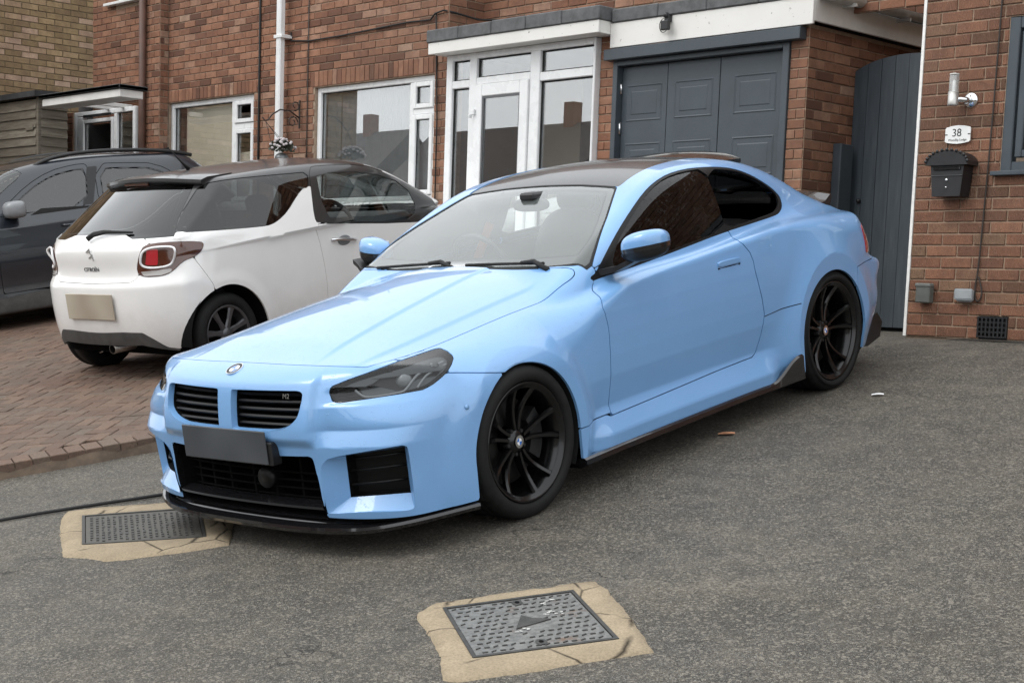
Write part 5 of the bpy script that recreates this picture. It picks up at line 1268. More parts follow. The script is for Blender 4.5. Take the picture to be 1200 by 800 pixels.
for sd in (1, -1):
    bsh.panel(np.minimum.reduce([s_dlo - .001, -s_glf, -s_glr]), 'window_trim', MT['trim_black'], bmw, side=sd, off=-.002, flange=.01)
    g = bsh.panel(s_glf + .004, 'side_window', MT['tint'], doorL if sd > 0 else doorR, side=sd, off=-.009, flange=0, one=True)
    bsh.panel(np.where(_V[:, 0] < -1.9, s_glr + .004, -1.), 'rear_quarter_window', MT['tint'], bmw, side=sd, off=-.008, flange=0, one=True)
def surf_y(x, z):
    a, b = .5, 1.2
    for _ in range(30):
        m_ = (a + b) / 2
        if bmw_F(np.array([x]), np.array([m_]), np.array([z]))[0] > 0: a = m_
        else: b = m_
    return a
for sd in (1, -1):   # joint between the sill extension and the rear wing
    P = [(x_, (surf_y(x_, z_) - .0006) * sd, z_) for x_, z_ in zip(np.linspace(-2.062, -2.375, 12), np.interp(np.linspace(0, 1, 12), [0, .5, 1], [.532, .545, .550]))]
    MB().tube(P, .0024, 5).build('panel_joint', MT['void'], bmw)
# bright edge along the window line
def tube_on(name, pts, r, mat, parent, side=1, n=6):
    mb = MB(); mb.tube([(p[0], p[1] * side, p[2]) for p in pts], r, n); return mb.build(name, mat, parent, smooth=True)
# inner shell that closes the gaps
keep = np.minimum.reduce([-s_dlo - .03, -s_ws, -s_rw, -s_roof + 0 * s_ws, -s_kid - .005, -s_low - .005, -s_sint - .004, -s_head - .005, arch - .0, _V[:, 2] - .15])
bsh.panel(keep, 'inner_shell', MT['void'], bmw, both=True, off=-.016, flange=0)
bsh.panel(s_roof + .05, 'roof_lining', MT['cloth_dark'], bmw, both=True, off=-.03, flange=0)

# ---- recesses in the nose
def surf_x(y, z, x0=1.2):
    """x of the nose surface at (y,z)"""
    a, b = .2, x0
    for _ in range(30):
        m_ = (a + b) / 2
        if bmw_F(np.array([m_]), np.array([abs(y)]), np.array([z]))[0] > 0: a = m_
        else: b = m_
    return a
for sd in (1, -1):
    # kidney: blue lip turning in, black box, horizontal slats
    K2 = dense(chaikin(KIDNEY, 1), .03); cy, cz = .25, .63
    L0 = [(surf_x(y, z) + .0005, y * sd, z) for y, z in K2]
    L1 = [(p[0] - .028, (cy + (y - cy) * .97) * sd, cz + (z - cz) * .945) for p, (y, z) in zip(L0, K2)]
    L2 = [(p[0] - .10, q[1], q[2]) for p, q in zip(L0, L1)]
    kg = loop_loft('kidney_grille', [L1, L2], MT['void'], bmw, cap=1)
    loop_loft('grille_lip', [L0, L1], MT['blue'], kg)
    for k in range(5):
        z = .565 + k * .031; ys = [.052, .15, .25, .33, .395 + .008 * min(k, 3)]
        mb = MB(); V = []; F = []
        for y in ys:
            x = surf_x(y, z) - .040
            V += [(x + .006, y * sd, z + .002), (x, y * sd, z + .009), (x - .03, y * sd, z + .005), (x - .03, y * sd, z - .006), (x, y * sd, z - .006)]
        for i in range(len(ys) - 1):
            for j in range(5): F.append((i * 5 + j, i * 5 + (j + 1) % 5, (i + 1) * 5 + (j + 1) % 5, (i + 1) * 5 + j))
        mb.add(V, F).build('grille_slat', MT['grille_black'], kg, angle=30)
    # side intake: blue tapered box with a black mesh insert
    S2 = [np.array(p) * (1, sd, 1) for p in chaikin(SINT, 1)]
    c = np.mean(SBLK, 0) * (1, sd, 1)
    B = dense([tuple(np.array(p) * (1, sd, 1)) for p in SBLK], .02)
    inner = []
    for p in S2:   # nearest direction point on the black opening
        best = min(B, key=lambda b: (b[1] - p[1]) ** 2 + (b[2] - p[2]) ** 2 + .2 * (b[0] + .06 - p[0]) ** 2); inner.append(best)
    si = loop_loft('side_intake', [[tuple(p + np.array((.001, 0, 0))) for p in S2], inner], MT['blue'], bmw)
    back = [(b[0] - .07, b[1] - .02 * sd, b[2]) for b in inner]
    loop_loft('intake_duct', [inner, back], MT['grille_black'], si, cap=1)
    for z in (.315, .375, .425):
        mb = MB(); mb.tube([(.735, .575 * sd, z - .01), (.69, .70 * sd, z), (.60, .80 * sd, z + .005)], .006, 6); mb.build('intake_bar', MT['grille_black'], si, smooth=True)
# lower intake with mesh, struts and a lip
LW = [p for p in LOWER if p[0] >= 0]
LWf = dense(LW + [(0, .198), (0, .44)], .03)
half = dense([(.0, .44)] + LW + [(0, .163)], .04); half = [p for p in half if p[0] > 1e-6]
full = [(0, .44)] + half + [(0, .163)] + [(-y, z) for y, z in half[::-1]]
L0 = [(surf_x(y, z) + .0005, y, z) for y, z in full]
L1 = [(p[0] - .03, p[1] * .985, .32 + (p[2] - .32) * .95) for p in L0]
L2 = [(p[0] - .19, p[1] * .93, p[2]) for p in L1]
lg = loop_loft('lower_grille', [L0, L1], MT['gloss_black'], bmw); loop_loft('intake_box', [L1, L2], MT['void'], lg, cap=1)
for z in (.232, .27, .305, .34):
    mb = MB(); mb.tube([(surf_x(y, z) - .085, y, z) for y in np.linspace(-.45, .45, 13)], .005, 6); mb.build('grille_bar', MT['void'], lg, smooth=True)
for y in (-.40, -.30, -.17, .0, .13, .29, .40):
    MB().box(.70, .775 - abs(y) * .06, y - .007, y + .007, .21, .43, .002).build('grille_strut', MT['void'], lg)
MB().lathe([(.0, .0), (.045, .0), (.05, -.02), (.05, -.06)], 20, 'x', (.80, .10, .31)).build('radar_sensor', MT['grille_black'], lg, smooth=True)
mb = MB(); V = []; F = []; ys = np.linspace(-.47, .47, 25)
for y in ys:
    x = surf_x(y, .21)
    V += [(x - .004, y, .205), (x + .004, y, .218), (x - .05, y, .235), (x - .05, y, .20)]
for i in range(len(ys) - 1):
    for j in range(4): F.append((i * 4 + j, i * 4 + (j + 1) % 4, (i + 1) * 4 + (j + 1) % 4, (i + 1) * 4 + j))
mb.add(V, F).build('grille_lower_lip', MT['gloss_black'], lg, angle=35)

# number plate and its holder
pl = MB().box(.900, .908, -.285, .262, .405, .548, .003).build('number_plate', MT['plate_dark'], bmw); pl['label'] = 'dark blurred number plate with no readable letters'
MB().box(.845, .899, -.27, .285, .40, .50, .004).build('plate_holder', MT['satin_black'], bmw)
# splitter
SPL = chaikin([(.876, 0), (.874, .2), (.860, .4), (.818, .56), (.770, .67), (.70, .77), (.60, .85), (.47, .905), (.37, .94)], 2, closed=False)
SPL = [(x, -y) for x, y in SPL[::-1]] + SPL[1:]
mb = MB(); V = []; F = []; SPL = [np.array(p) for p in SPL]
for i, p in enumerate(SPL):
    t = SPL[min(i + 1, len(SPL) - 1)] - SPL[max(i - 1, 0)]; t /= np.linalg.norm(t); nn = np.array((t[1], -t[0])); nn = nn if nn @ (p - np.array((-.6, 0))) > 0 else -nn
    e = sstep(.62, .94, np.array(abs(p[1]))); z0 = .110 + .026 * float(e)
    rs = .058 - .026 * float(e)
    for o_, dz in ((-.095, rs + .002), (-.066, rs), (-.042, .034), (.008, .028), (.012, .016), (.002, .0), (-.095, -.002)):
        q = p + nn * o_; V.append((q[0], q[1], z0 + dz))
for i in range(len(SPL) - 1):
    for j in range(7): F.append((i * 7 + j, i * 7 + (j + 1) % 7, (i + 1) * 7 + (j + 1) % 7, (i + 1) * 7 + j))
F += [tuple(range(7)), tuple((len(SPL) - 1) * 7 + j for j in range(7))[::-1]]
mb.add(V, F).build('front_splitter', MT['gloss_black'], bmw, angle=28)
# side skirts and rear fins
for sd in (1, -1):
    mb = MB(); V = []; F = []; xs = np.linspace(-.36, -2.33, 40)
    for x in xs:
        yo = float((_W(np.array([x])) + .047)[0]); yo = max(yo, .935)
        rise = sstep(-2.03, -2.31, np.array([x]))[0] * .105
        V += [(x, (yo - .12) * sd, .16), (x, (yo - .005 + .004) * sd, .176 + rise), (x, (yo + .012) * sd, .168 + rise), (x, (yo + .016) * sd, .146), (x, (yo - .02) * sd, .128), (x, (yo - .12) * sd, .125)]
    for i in range(len(xs) - 1):
        for j in range(6): F.append((i * 6 + j, i * 6 + (j + 1) % 6, (i + 1) * 6 + (j + 1) % 6, (i + 1) * 6 + j))
    F += [tuple(range(6)), tuple((len(xs) - 1) * 6 + j for j in range(6))[::-1]]
    if sd < 0: F = [f[::-1] for f in F]
    sk = mb.add(V, F).build('side_skirt', MT['gloss_black'], bmw, angle=28)
    MB().box(-2.285, -2.265, (.966 if sd > 0 else -.968), (.968 if sd > 0 else -.966), .158, .176).build('skirt_sticker', MT['white'], sk)
# ---- headlamps
s_lens = s_obl(HEADLENS, -.3, 1)
for sd in (1, -1):
    hl = bsh.panel(s_head - .003, 'headlamp', MT['lens_clear'], bmw, side=sd, off=-.001, flange=.01)
    bsh.panel(s_head + .004, 'lamp_housing', MT['lamp_dark'], hl, side=sd, off=-.040, flange=0)
    bsh.panel(np.minimum(s_head - .001, .006 - s_head), 'lamp_surround', MT['matt_black'], hl, side=sd, off=-.002, flange=.03)
    bsh.panel(np.minimum(s_lens - .004, .022 - s_lens + .012 * np.sin(_V[:, 0] * 40)), 'lamp_bezel', MT['lamp_grey'], hl, side=sd, off=-.020, flange=.012)
    bsh.panel(np.minimum(s_lens - .012, _V[:, 2] - .742), 'lamp_brow', MT['lamp_grey'], hl, side=sd, off=-.016, flange=.012)
    for D, r in ((DRL1, .0055), (DRL2, .005)):
        P = chaikin([(p[0] - .006, p[1] * sd - .006 * sd, p[2]) for p in D], 2, closed=False)
        MB().tube(P, r, 6).build('running_light', MT['drl'], hl, smooth=True)
    pc = Vector((.545, .752 * sd, .712)); ax = Vector((.80, .55 * sd, .10)).normalized()
    mb = MB().lathe([(.034, -.03), (.034, .0), (.030, .003), (.026, .010), (.018, .017), (.008, .021), (.0, .022)], 24, 'x')
    q = ax.to_track_quat('X', 'Z').to_matrix().to_4x4(); mb.v = [tuple(pc + q @ Vector(p)) for p in mb.v]
    mb.build('projector_lens', MT['drl'], hl, smooth=True)
    pc = Vector((.40, .79 * sd, .742)); mb = MB().lathe([(.024, -.02), (.024, .0), (.018, .010), (.008, .014), (.0, .015)], 20, 'x'); mb.v = [tuple(pc + q @ Vector(p)) for p in mb.v]
    mb.build('projector_lens', MT['lamp_grey'], hl, smooth=True)
    for k in range(4):   # black louvres at the inner corner
        t = k / 3; a = np.array((.757, .568, .668 + .012 * k)); b = np.array((.715, .645 - .022 * k, .672 + .012 * k))
        MB().tube([(a[0] - .012, a[1] * sd, a[2]), (b[0] - .012, b[1] * sd, b[2])], .0035, 5).build('lamp_louvre', MT['satin_black'], hl)

# ---- badges
def roundel(name, parent, c, n, up, r):
    n = Vector(n).normalized(); up = (Vector(up) - n * Vector(up).dot(n)).normalized(); rt = up.cross(n)
    def P(a, rr, h): return tuple(Vector(c) + (up * math.sin(a) + rt * math.cos(a)) * rr + n * h)
    o = None
    def ring(nm, mat, r0, r1, h, a0=0, a1=2 * math.pi, k=32, par=None):
        V = []; F = []
        for i in range(k + 1):
            a = a0 + (a1 - a0) * i / k; V += [P(a, r0, h), P(a, r1, h), P(a, r1, h - .004)]
        for i in range(k): F += [(i * 3, i * 3 + 1, i * 3 + 4, i * 3 + 3), (i * 3 + 1, i * 3 + 2, i * 3 + 5, i * 3 + 4)]
        return MB().add(V, F).build(nm, mat, par)
    o = ring(name, MT['chrome'], r * .92, r, .004, par=parent)
    ring('badge_ring', MT['satin_black'] if r > .03 else MT['chrome'], r * .60, r * .93, .0030, par=o); ring('badge_bead', MT['chrome'], r * .56, r * .62, .0034, par=o)
    for i in range(4): ring('badge_quarter', (MT['white'], MT['badge_blue'])[i % 2], 0.0001, r * .57, .0030, i * math.pi / 2, (i + 1) * math.pi / 2, 10, par=o)
    return o
bx = surf_x(.0, .782); bp = np.array([[bx, 0.0, .782]]); bn = bsh.grad(bp)[0]
roundel('bonnet_badge', bmw, (bx, -.012, .782), (bn[0], 0, bn[2]), (0, 0, 1), .041)
text_mesh('model_badge', 'M2', .030, MT['chrome'], bmw, frame((surf_x(.34, .685) - .026, .335, .686), (-.1, 1, 0), (0, 0, 1)), .002, .25)

# ---- wheels
def make_wheel(parent, cx, side, R, Rr, width, cy):
    """5 twin spokes, concave; y is outward"""
    def Y(h): return (cy - .0 + h) * side
    cz = .335
    def lathe(prof, n=64): return MB().lathe([(r, Y(h)) for r, h in prof], n, 'y', (cx, 0, cz))
    w2 = width
    rim = lathe([(Rr - .028, -.015), (Rr - .012, -.004), (Rr - .006, .002), (Rr, .0), (Rr + .001, -.012), (Rr - .012, -.02), (Rr - .024, -.035), (Rr - .034, -.075), (Rr - .040, -.20), (Rr - .02, -w2 + .01), (Rr, -w2)]).build('wheel', MT['rim_black'], parent, smooth=True)
    lathe([(Rr + .001, -.010), (Rr + .006, .004), (Rr + .016, .012), (Rr + .034, .014), (R - .026, .010), (R - .013, .002), (R - .004, -.012), (R, -.030), (R, -.058), (R - .007, -.060), (R - .007, -.068), (R, -.070), (R, -.105), (R - .007, -.107), (R - .007, -.117), (R, -.119), (R, -.155), (R - .007, -.157), (R - .007, -.166), (R, -.168), (R, -w2 + .03), (R - .013, -w2), (R - .03, -w2 - .008), (Rr, -w2 + .01)], 72).build('tyre', MT['rubber'], rim, smooth=True, angle=None)
    if True:  # shoulder blocks of the tread
        mb = MB()
        for k in range(60):
            a = 2 * math.pi * k / 60; a1 = a + .075
            V = [];
            for aa in (a, a1):
                for rr, h in ((R - .004, -.012), (R + .0025, -.030), (R + .0025, -.056), (R - .004, -.058)):
                    V.append((cx + rr * math.cos(aa), Y(h), cz + rr * math.sin(aa)))
            mb.add(V, [(0, 1, 5, 4), (1, 2, 6, 5), (2, 3, 7, 6), (0, 4, 7, 3)[::-1]])
        mb.build('tread_blocks', MT['rubber'], rim)
    lathe([(.0, -.055), (.030, -.055), (.036, -.058), (.048, -.062), (.056, -.070), (.060, -.09), (.060, -.13)], 40).build('hub', MT['rim_black'], rim, smooth=True)
    for k in range(5):
        base = math.radians(90 + 72 * k + 9)
        mb = MB()
        for s in (-1, 1):
            V = []; F = []; st = []
            for t in np.linspace(0, 1, 9):
                r = .052 + (Rr - .016 - .052) * t
                off = s * (.012 + .022 * t + .036 * t * t); wid = .0120 + .003 * t + .004 * max(0, t - .8) / .2
                h = -.060 + .010 * t + .046 * t ** 2.2 - .012 * math.sin(math.pi * t)
                c, sn = math.cos(base), math.sin(base)
                for o_, hh in ((-wid, -.012), (-wid * .55, 0), (wid * .55, 0), (wid, -.012), (wid * .7, -.045 + .02 * t), (-wid * .7, -.045 + .02 * t)):
                    q = off + o_
                    V.append((cx + r * c - q * sn, Y(h + hh), cz + r * sn + q * c))
            for i in range(8):
                for j in range(6): F.append((i * 6 + j, i * 6 + (j + 1) % 6, (i + 1) * 6 + (j + 1) % 6, (i + 1) * 6 + j))
            F += [tuple(range(6)), tuple(48 + j for j in range(6))]
            mb.add(V, F)
        # web between the pair near the hub
        mb.build('spoke', MT['rim_black'], rim, angle=35)
    for k in range(5):
        a = math.radians(90 + 72 * k + 45); MB().lathe([(.0, Y(-.062)), (.008, Y(-.062)), (.010, Y(-.068)), (.010, Y(-.09))], 10, 'y', (cx + .056 * math.cos(a), 0, cz + .056 * math.sin(a))).build('wheel_bolt', MT['satin_black'], rim)
    lathe([(.07, -.118), (.19, -.118), (.192, -.12), (.192, -.15), (.07, -.15)], 48).build('brake_disc', MT['rusty_disc'], rim, smooth=True, angle=None)
    mb = MB(); sgn = 1 if cx > -1 else 1
    for i in range(7):
        pass
    aa = [math.radians(v) for v in np.linspace(-35, 35, 8)]
    V = []; F = []
    for a in aa:
        for rr, h in ((.125, -.085), (.205, -.085), (.21, -.10), (.21, -.165), (.125, -.165)):
            V.append((cx + (-rr if cx > -1 else rr) * math.cos(a), Y(h), cz + rr * math.sin(a)))
    for i in range(7):
        for j in range(5): F.append((i * 5 + j, i * 5 + (j + 1) % 5, (i + 1) * 5 + (j + 1) % 5, (i + 1) * 5 + j))
    mb.add(V, F + [tuple(range(5)), tuple(35 + j for j in range(5))]).build('brake_caliper', MT['satin_black'], rim, angle=30)
    roundel('centre_cap', rim, (cx, Y(-.051), cz), (0, side, 0), (0, 0, 1), .028)
    return rim
for sd in (1, -1):
    make_wheel(bmw, FW, sd, .338, .266, .262, .926)
    make_wheel(bmw, RW, sd, .338, .279, .272, .930)
    for cx, cz, in ((FW, .328), (-2.732, .322)):   # arch liners
        V = []; F = []; A = np.radians(np.linspace(-28, 208, 30))
        for a in A:
            for r, y in ((.362, .925), (.372, .80), (.372, .52)): V.append((cx + r * math.cos(a), y * sd, cz + r * math.sin(a)))
            V.append((cx, .52 * sd, cz))
        for i in range(len(A) - 1):
            for j in range(3): F.append((i * 4 + j, i * 4 + j + 1, (i + 1) * 4 + j + 1, (i + 1) * 4 + j))
        MB().add(V, F).build('arch_liner', MT['matt_black'], bmw, smooth=True)
MB().box(-3.30, .56, -.74, .74, .118, .19).build('underbody', MT['void'], bmw)
MB().box(-2.30, -.42, -.86, .86, .120, .20).build('floor_pan', MT['void'], bmw)

# ---- mirrors, handles
for sd in (1, -1):
    def shp(lo):
        def f(p):
            x, y, z = p; t = y / .106
            z2 = z * (1 - .16 * max(-t, 0) ** 1.5) + .014 * t; x2 = x - .030 * t * t - .02 * t + .02 * (z < 0) * 0
            if lo: z2 -= .004
            return [x2, y * sd, z2]
        return f
    myc = .955 if sd > 0 else .835
    V, F = blob((-.930 if sd > 0 else -.955, myc * sd, 1.060), (.082, .104, .070), .66, -.03, shear=shp(False)); 
    if sd < 0: F = [f[::-1] for f in F]
    def split(lo, hi):
        return [f for f in F if lo <= sum(V[i][2] - .014 * (abs(V[i][1]) - myc) / .106 for i in f) / 4 - 1.060 < hi]
    mr = MB().add(V, split(-.026, 1)).build('door_mirror', MT['blue'], bmw, smooth=True)
    MB().add(V, split(-1, -.026)).build('mirror_base', MT['satin_black'], mr, smooth=True)
    MB().add([(v[0] * 1.0 + .0015, v[1] + .0006 * sd, v[2]) for v in V], split(-.017, -.007)).build('mirror_slot', MT['gloss_black'], mr, smooth=True)
    y0 = .955 * sd
    MB().box(-.991 if sd < 0 else -.966, -.987 if sd < 0 else -.962, (.87 if sd > 0 else -.92), (1.04 if sd > 0 else -.75), 1.015, 1.105, .002).build('mirror_glass', MT['chrome'], mr)
    V = []; 
    for (x, y, z, wx, wz) in ((-.87, .765, .950, .05, .016), (-.885, .84, .962, .042, .013), (-.915, .90, .99, .04, .012), (-.93, .945, 1.01, .04, .012)):
        V += [(x + wx, y * sd, z - wz), (x + wx, y * sd, z + wz), (x - wx, y * sd, z + wz), (x - wx, y * sd, z - wz)]
    F = [(i * 4 + j, i * 4 + (j + 1) % 4, (i + 1) * 4 + (j + 1) % 4, (i + 1) * 4 + j) for i in range(3) for j in range(4)]
    MB().add(V, F).build('mirror_arm', MT['satin_black'], mr, angle=50)
    # flush door handle with a dark slot under it
    hp = [np.array(p) for p in HANDLE]; dr = doorL if sd > 0 else doorR
    nv = bsh.grad(np.array([np.mean(hp, 0)]))[0]
    L0 = [tuple((p + nv * .001) * (1, sd, 1)) for p in hp]; cc = np.mean(hp, 0)
    L1 = [tuple((cc + (p - cc) * .93 + nv * .007) * (1, sd, 1)) for p in hp]
    up = [p for p in hp]
    a = np.array((-1.672, .0, .850)); 
    def bar(z0, z1, o0, o1):
        pts = []
        for x in np.linspace(-1.672, -1.873, 9):
            yy = .879 + (-1.672 - x) * .035; t = abs((x + 1.7725) / .1005) ** 6 * .006
            pts += [(x, (yy + o0) * sd, z0 + t), (x, (yy + o1) * sd, z0 + t + .003), (x, (yy + o1) * sd, z1 - t - .004), (x, (yy + o0 - .002) * sd, z1 - t)]
        F = [(i * 4 + j, i * 4 + j + 1, (i + 1) * 4 + j + 1, (i + 1) * 4 + j) for i in range(8) for j in range(3)] + [(0, 1, 2, 3), (32, 33, 34, 35)]
        return pts, F
    V, F = bar(.8475, .878, -.004, .009); h = MB().add(V, F).build('door_handle', MT['blue'], dr, angle=40)
    V, F = bar(.838, .8465, -.002, .0045); MB().add(V, F).build('handle_slot', MT['void'], h)
# wing parking sensor
for sd in (1, -1):
    MB().lathe([(.0, .9365 * sd), (.010, .9365 * sd), (.0105, .930 * sd)], 16, 'y', (.374, 0, .574)).build('parking_sensor', MT['blue'], bmw, smooth=True)

# ---- roof spoiler, boot lip, tail lamps, diffuser, wipers
mb = MB(); V = []; F = []; ys = np.linspace(-.46, .46, 17)
for y in ys:
    zt = 1.372 - .05 * (y / .46) ** 2; e = abs(y / .46) ** 4 * .05
    V += [(-2.40, y, zt + .004), (-2.52 - e * 0, y, zt + .018 - e * .2), (-2.69 + e, y, zt + .014 - e * .2), (-2.69 + e, y, zt - .004 - e * .2), (-2.60, y, zt - .03)]
for i in range(len(ys) - 1):
    for j in range(5): F.append((i * 5 + j, i * 5 + (j + 1) % 5, (i + 1) * 5 + (j + 1) % 5, (i + 1) * 5 + j))
mb.add(V, F + [tuple(range(5)), tuple(80 + j for j in range(5))]).build('roof_spoiler', MT['gloss_black'], bmw, angle=40)
mb = MB(); V = []; F = []; ys = np.linspace(-.60, .60, 25)
for y in ys:
    b = .13 * (abs(y) / .6) ** 2.4; z = 1.005 - .03 * (abs(y) / .6) ** 2
    V += [(-3.24 + b * .3, y, z + .012), (-3.38 + b * .4, y, z + .030), (-3.52 + b, y, z + .062), (-3.545 + b, y, z + .052), (-3.50 + b, y, z - .02)]
for i in range(len(ys) - 1):
    for j in range(5): F.append((i * 5 + j, i * 5 + (j + 1) % 5, (i + 1) * 5 + (j + 1) % 5, (i + 1) * 5 + j))
mb.add(V, F + [tuple(range(5)), tuple(120 + j for j in range(5))]).build('boot_spoiler', MT['roof_carbon'], bmw, smooth=True, angle=40)
for sd in (1, -1):
    s_tl = np.minimum.reduce([-3.26 - _V[:, 0], _V[:, 2] - .70, .86 - _V[:, 2], _V[:, 1] - .42])
    bsh.panel(s_tl, 'tail_lamp', MT['red_lens'], bmw, side=sd, off=.004, flange=.006)
    MB().prism([(-3.12, .16), (-3.40, .12), (-3.56, .15), (-3.60, .235), (-3.54, .30), (-3.2, .26)], .45 * sd, .80 * sd, 'y').build('rear_diffuser', MT['satin_black'], bmw)
    MB().lathe([(.045, -3.66), (.05, -3.655), (.05, -3.45)], 20, 'x', (0, .47 * sd, .24)).build('tailpipe', MT['steel'], bmw, smooth=True)
def on_ws(x, y): return float((_ZT(np.array([x])) - _DT(np.array([x])) * (abs(y) / .6) ** 2)[0])
for y0, y1, xa in ((-.58, -.08, -.705), (.04, .52, -.705)):
    P = [(xa - .02 * t, y0 + (y1 - y0) * t, on_ws(xa - .02 * t, y0 + (y1 - y0) * t) + .008) for t in np.linspace(0, 1, 8)]
    wp = MB().tube(P, .007, 6).build('wiper_blade', MT['matt_black'], bmw, smooth=True)
    mid = P[5]; MB().tube([(xa + .015, y1 + .05, on_ws(-.675, y1) + .004), (mid[0] + .012, (mid[1] + y1) / 2 + .02, mid[2] + .012), (mid[0], mid[1], mid[2] + .006)], [.014, .012, .006], 6).build('wiper_arm', MT['matt_black'], wp, smooth=True)
MB().add([(-.58, -.60, .90), (-.58, .60, .90), (-.78, .68, .93), (-.78, -.68, .93)], [(0, 1, 2, 3)]).build('scuttle', MT['matt_black'], bmw)

# ---- cabin
cab = MB()
V = []; F = []; ys = np.linspace(-.70, .70, 15)
for y in ys:
    e = (abs(y) / .7) ** 3 * .03
    V += [(-.70, y, .945 - e), (-.95, y, .995 - e), (-1.08, y, .985 - e), (-1.12, y, .93), (-1.10, y, .70)]
for i in range(14):
    for j in range(4): F.append((i * 5 + j, i * 5 + j + 1, (i + 1) * 5 + j + 1, (i + 1) * 5 + j))
cab.add(V, F).build('dashboard', MT['cloth_dark'], bmw, smooth=True)
def seat(y, parent):
    V, F = blob((-1.78, y, .52), (.26, .25, .09), .7); s = MB().add(V, F).build('seat', MT['cloth_dark'], parent, smooth=True)
    V, F = blob((0, 0, 0), (.075, .24, .33), .7); M_ = Matrix.Translation((-2.03, y, .82)) @ Matrix.Rotation(math.radians(-16), 4, 'Y')
    MB().add([tuple(M_ @ Vector(p)) for p in V], F).build('seat_back', MT['cloth_dark'], s, smooth=True)
    V, F = blob((-2.16, y, 1.20), (.06, .125, .09), .7); MB().add(V, F).build('headrest', MT['cloth_dark'], s, smooth=True)
    return s
seat(.36, bmw); s2 = seat(-.36, bmw)
_q = [(-1.46, -.575, .945), (-1.46, -.515, .945), (-1.46, -.405, 1.125), (-1.46, -.455, 1.140)]
MB().add(_q + [(x_ - .012, y_, z_) for x_, y_, z_ in _q], [(0, 1, 2, 3), (7, 6, 5, 4), (0, 4, 5, 1), (1, 5, 6, 2), (2, 6, 7, 3), (3, 7, 4, 0)]).build('orange_strap', MT['cloth_tan'], s2)
sw = MB(); A = np.linspace(0, 2 * math.pi, 29)[:-1]
RM = Matrix.Translation((-1.30, -.37, .93)) @ Matrix.Rotation(math.radians(25), 4, 'Y')
sw.tube([tuple(RM @ Vector((0, .18 * math.cos(a), .18 * math.sin(a)))) for a in A], .016, 8, closed=True)
for a in (math.radians(200), math.radians(-20), math.radians(270)): sw.tube([tuple(RM @ Vector((0, .03 * math.cos(a), .03 * math.sin(a)))), tuple(RM @ Vector((0, .18 * math.cos(a), .18 * math.sin(a))))], .016, 6)
sw.build('steering_wheel', MT['satin_black'], bmw, smooth=True)
V, F = blob((-1.33, -.02, 1.235), (.02, .12, .035), .7); MB().add(V, F).build('interior_mirror', MT['satin_black'], bmw, smooth=True)
MB().box(-1.40, -1.27, -.05, .05, 1.262, 1.30, .01).build('camera_pod', MT['satin_black'], bmw)
MB().box(-3.0, -.75, -.70, .70, .30, .34).build('cabin_floor', MT['void'], bmw)
V, F = blob((-2.75, 0, .70), (.12, .60, .28), .5); MB().add(V, F).build('rear_seat', MT['cloth_dark'], bmw, smooth=True)
# ---------------------------------------------------------------- white hatchback: body surface (x forward, origin near the rear axle)
HRX, HFX, HWR = -.11, 2.37, .305
_hW = Sp([(-.75, .76), (-.5, .826), (-.1, .852), (.5, .846), (1.5, .846), (2.4, .852), (2.9, .82), (3.25, .70)])
_hD = Sp([(.1, -.06), (.2, -.022), (.32, -.004), (.5, .004), (.7, .004), (.85, -.004), (1.0, -.022), (1.15, -.06), (1.3, -.12)], lo=-1, hi=3, n=4001)
_hZH = Sp([(-.7, 1.10), (-.4, 1.13), (.5, 1.09), (1.5, 1.03), (2.2, 1.0), (2.6, .96), (3.0, .85), (3.25, .72)])
_hXR = Sp([(.1, -.56), (.2, -.62), (.28, -.655), (.36, -.678), (.47, -.694), (.60, -.700), (.70, -.697), (.745, -.688), (.77, -.672), (.97, -.650), (1.04, -.615), (1.09, -.53), (1.14, -.40)], lo=-1, hi=3, n=4001)
_hBR = Sp([(-.2, .006), (0, 0), (.3, .012), (.5, .052), (.65, .125), (.75, .212), (.82, .31), (.88, .50), (1.0, .9)], lo=-1, hi=3, n=4001)
_hZT = Sp([(-.6, 1.16), (-.2, 1.40), (.05, 1.462), (.35, 1.480), (.8, 1.487), (1.2, 1.480), (1.6, 1.448), (1.9, 1.365), (2.25, 1.19), (2.6, 1.00), (2.9, .84)])
_hYB = Sp([(-.6, .70), (-.3, .765), (0, .80), (.5, .826), (1.2, .828), (2.0, .79), (2.6, .70)])
def hatch_F(x, y, z):
    y = np.abs(y); base = _hW(x) + _hD(z)
    r = np.hypot(x - HRX, z - .305); base = smax(base, .862 - .8 * np.maximum(r - .40, 0) ** 1.3, .03)
    r = np.hypot(x - HFX, z - .305); base = smax(base, .862 - .8 * np.maximum(r - .40, 0) ** 1.3, .03)
    base = smin(base, .848 - .62 * (z - 1.03), .05)
    low = smin(base - y, _hZH(x) - .05 * (y / .8) ** 2 - z, .06)
    low = smin(low, (x - _hXR(z) - _hBR(y) * (1 + .3 * sstep(.76, 1.0, z))) * .9, .06)
    low = smin(low, (3.28 - .35 * np.maximum(y - .2, 0) ** 2 - .5 * np.maximum(z - .6, 0) - x), .15); low = smin(low, z - .20, .03)
    side = _hYB(x) - .40 * (z - 1.08) - y
    top = (_hZT(x) - .045 * (y / .6) ** 2 - z) * .9
    rear = (x - (-.610 + np.maximum(z - 1.06, 0) * 1.70 + .20 * (y / .7) ** 2.5)) * .52
    cab = smin(smin(side, top, .09), rear, .03); cab = np.minimum(cab, z - .95)
    return smax(low, cab, .025)
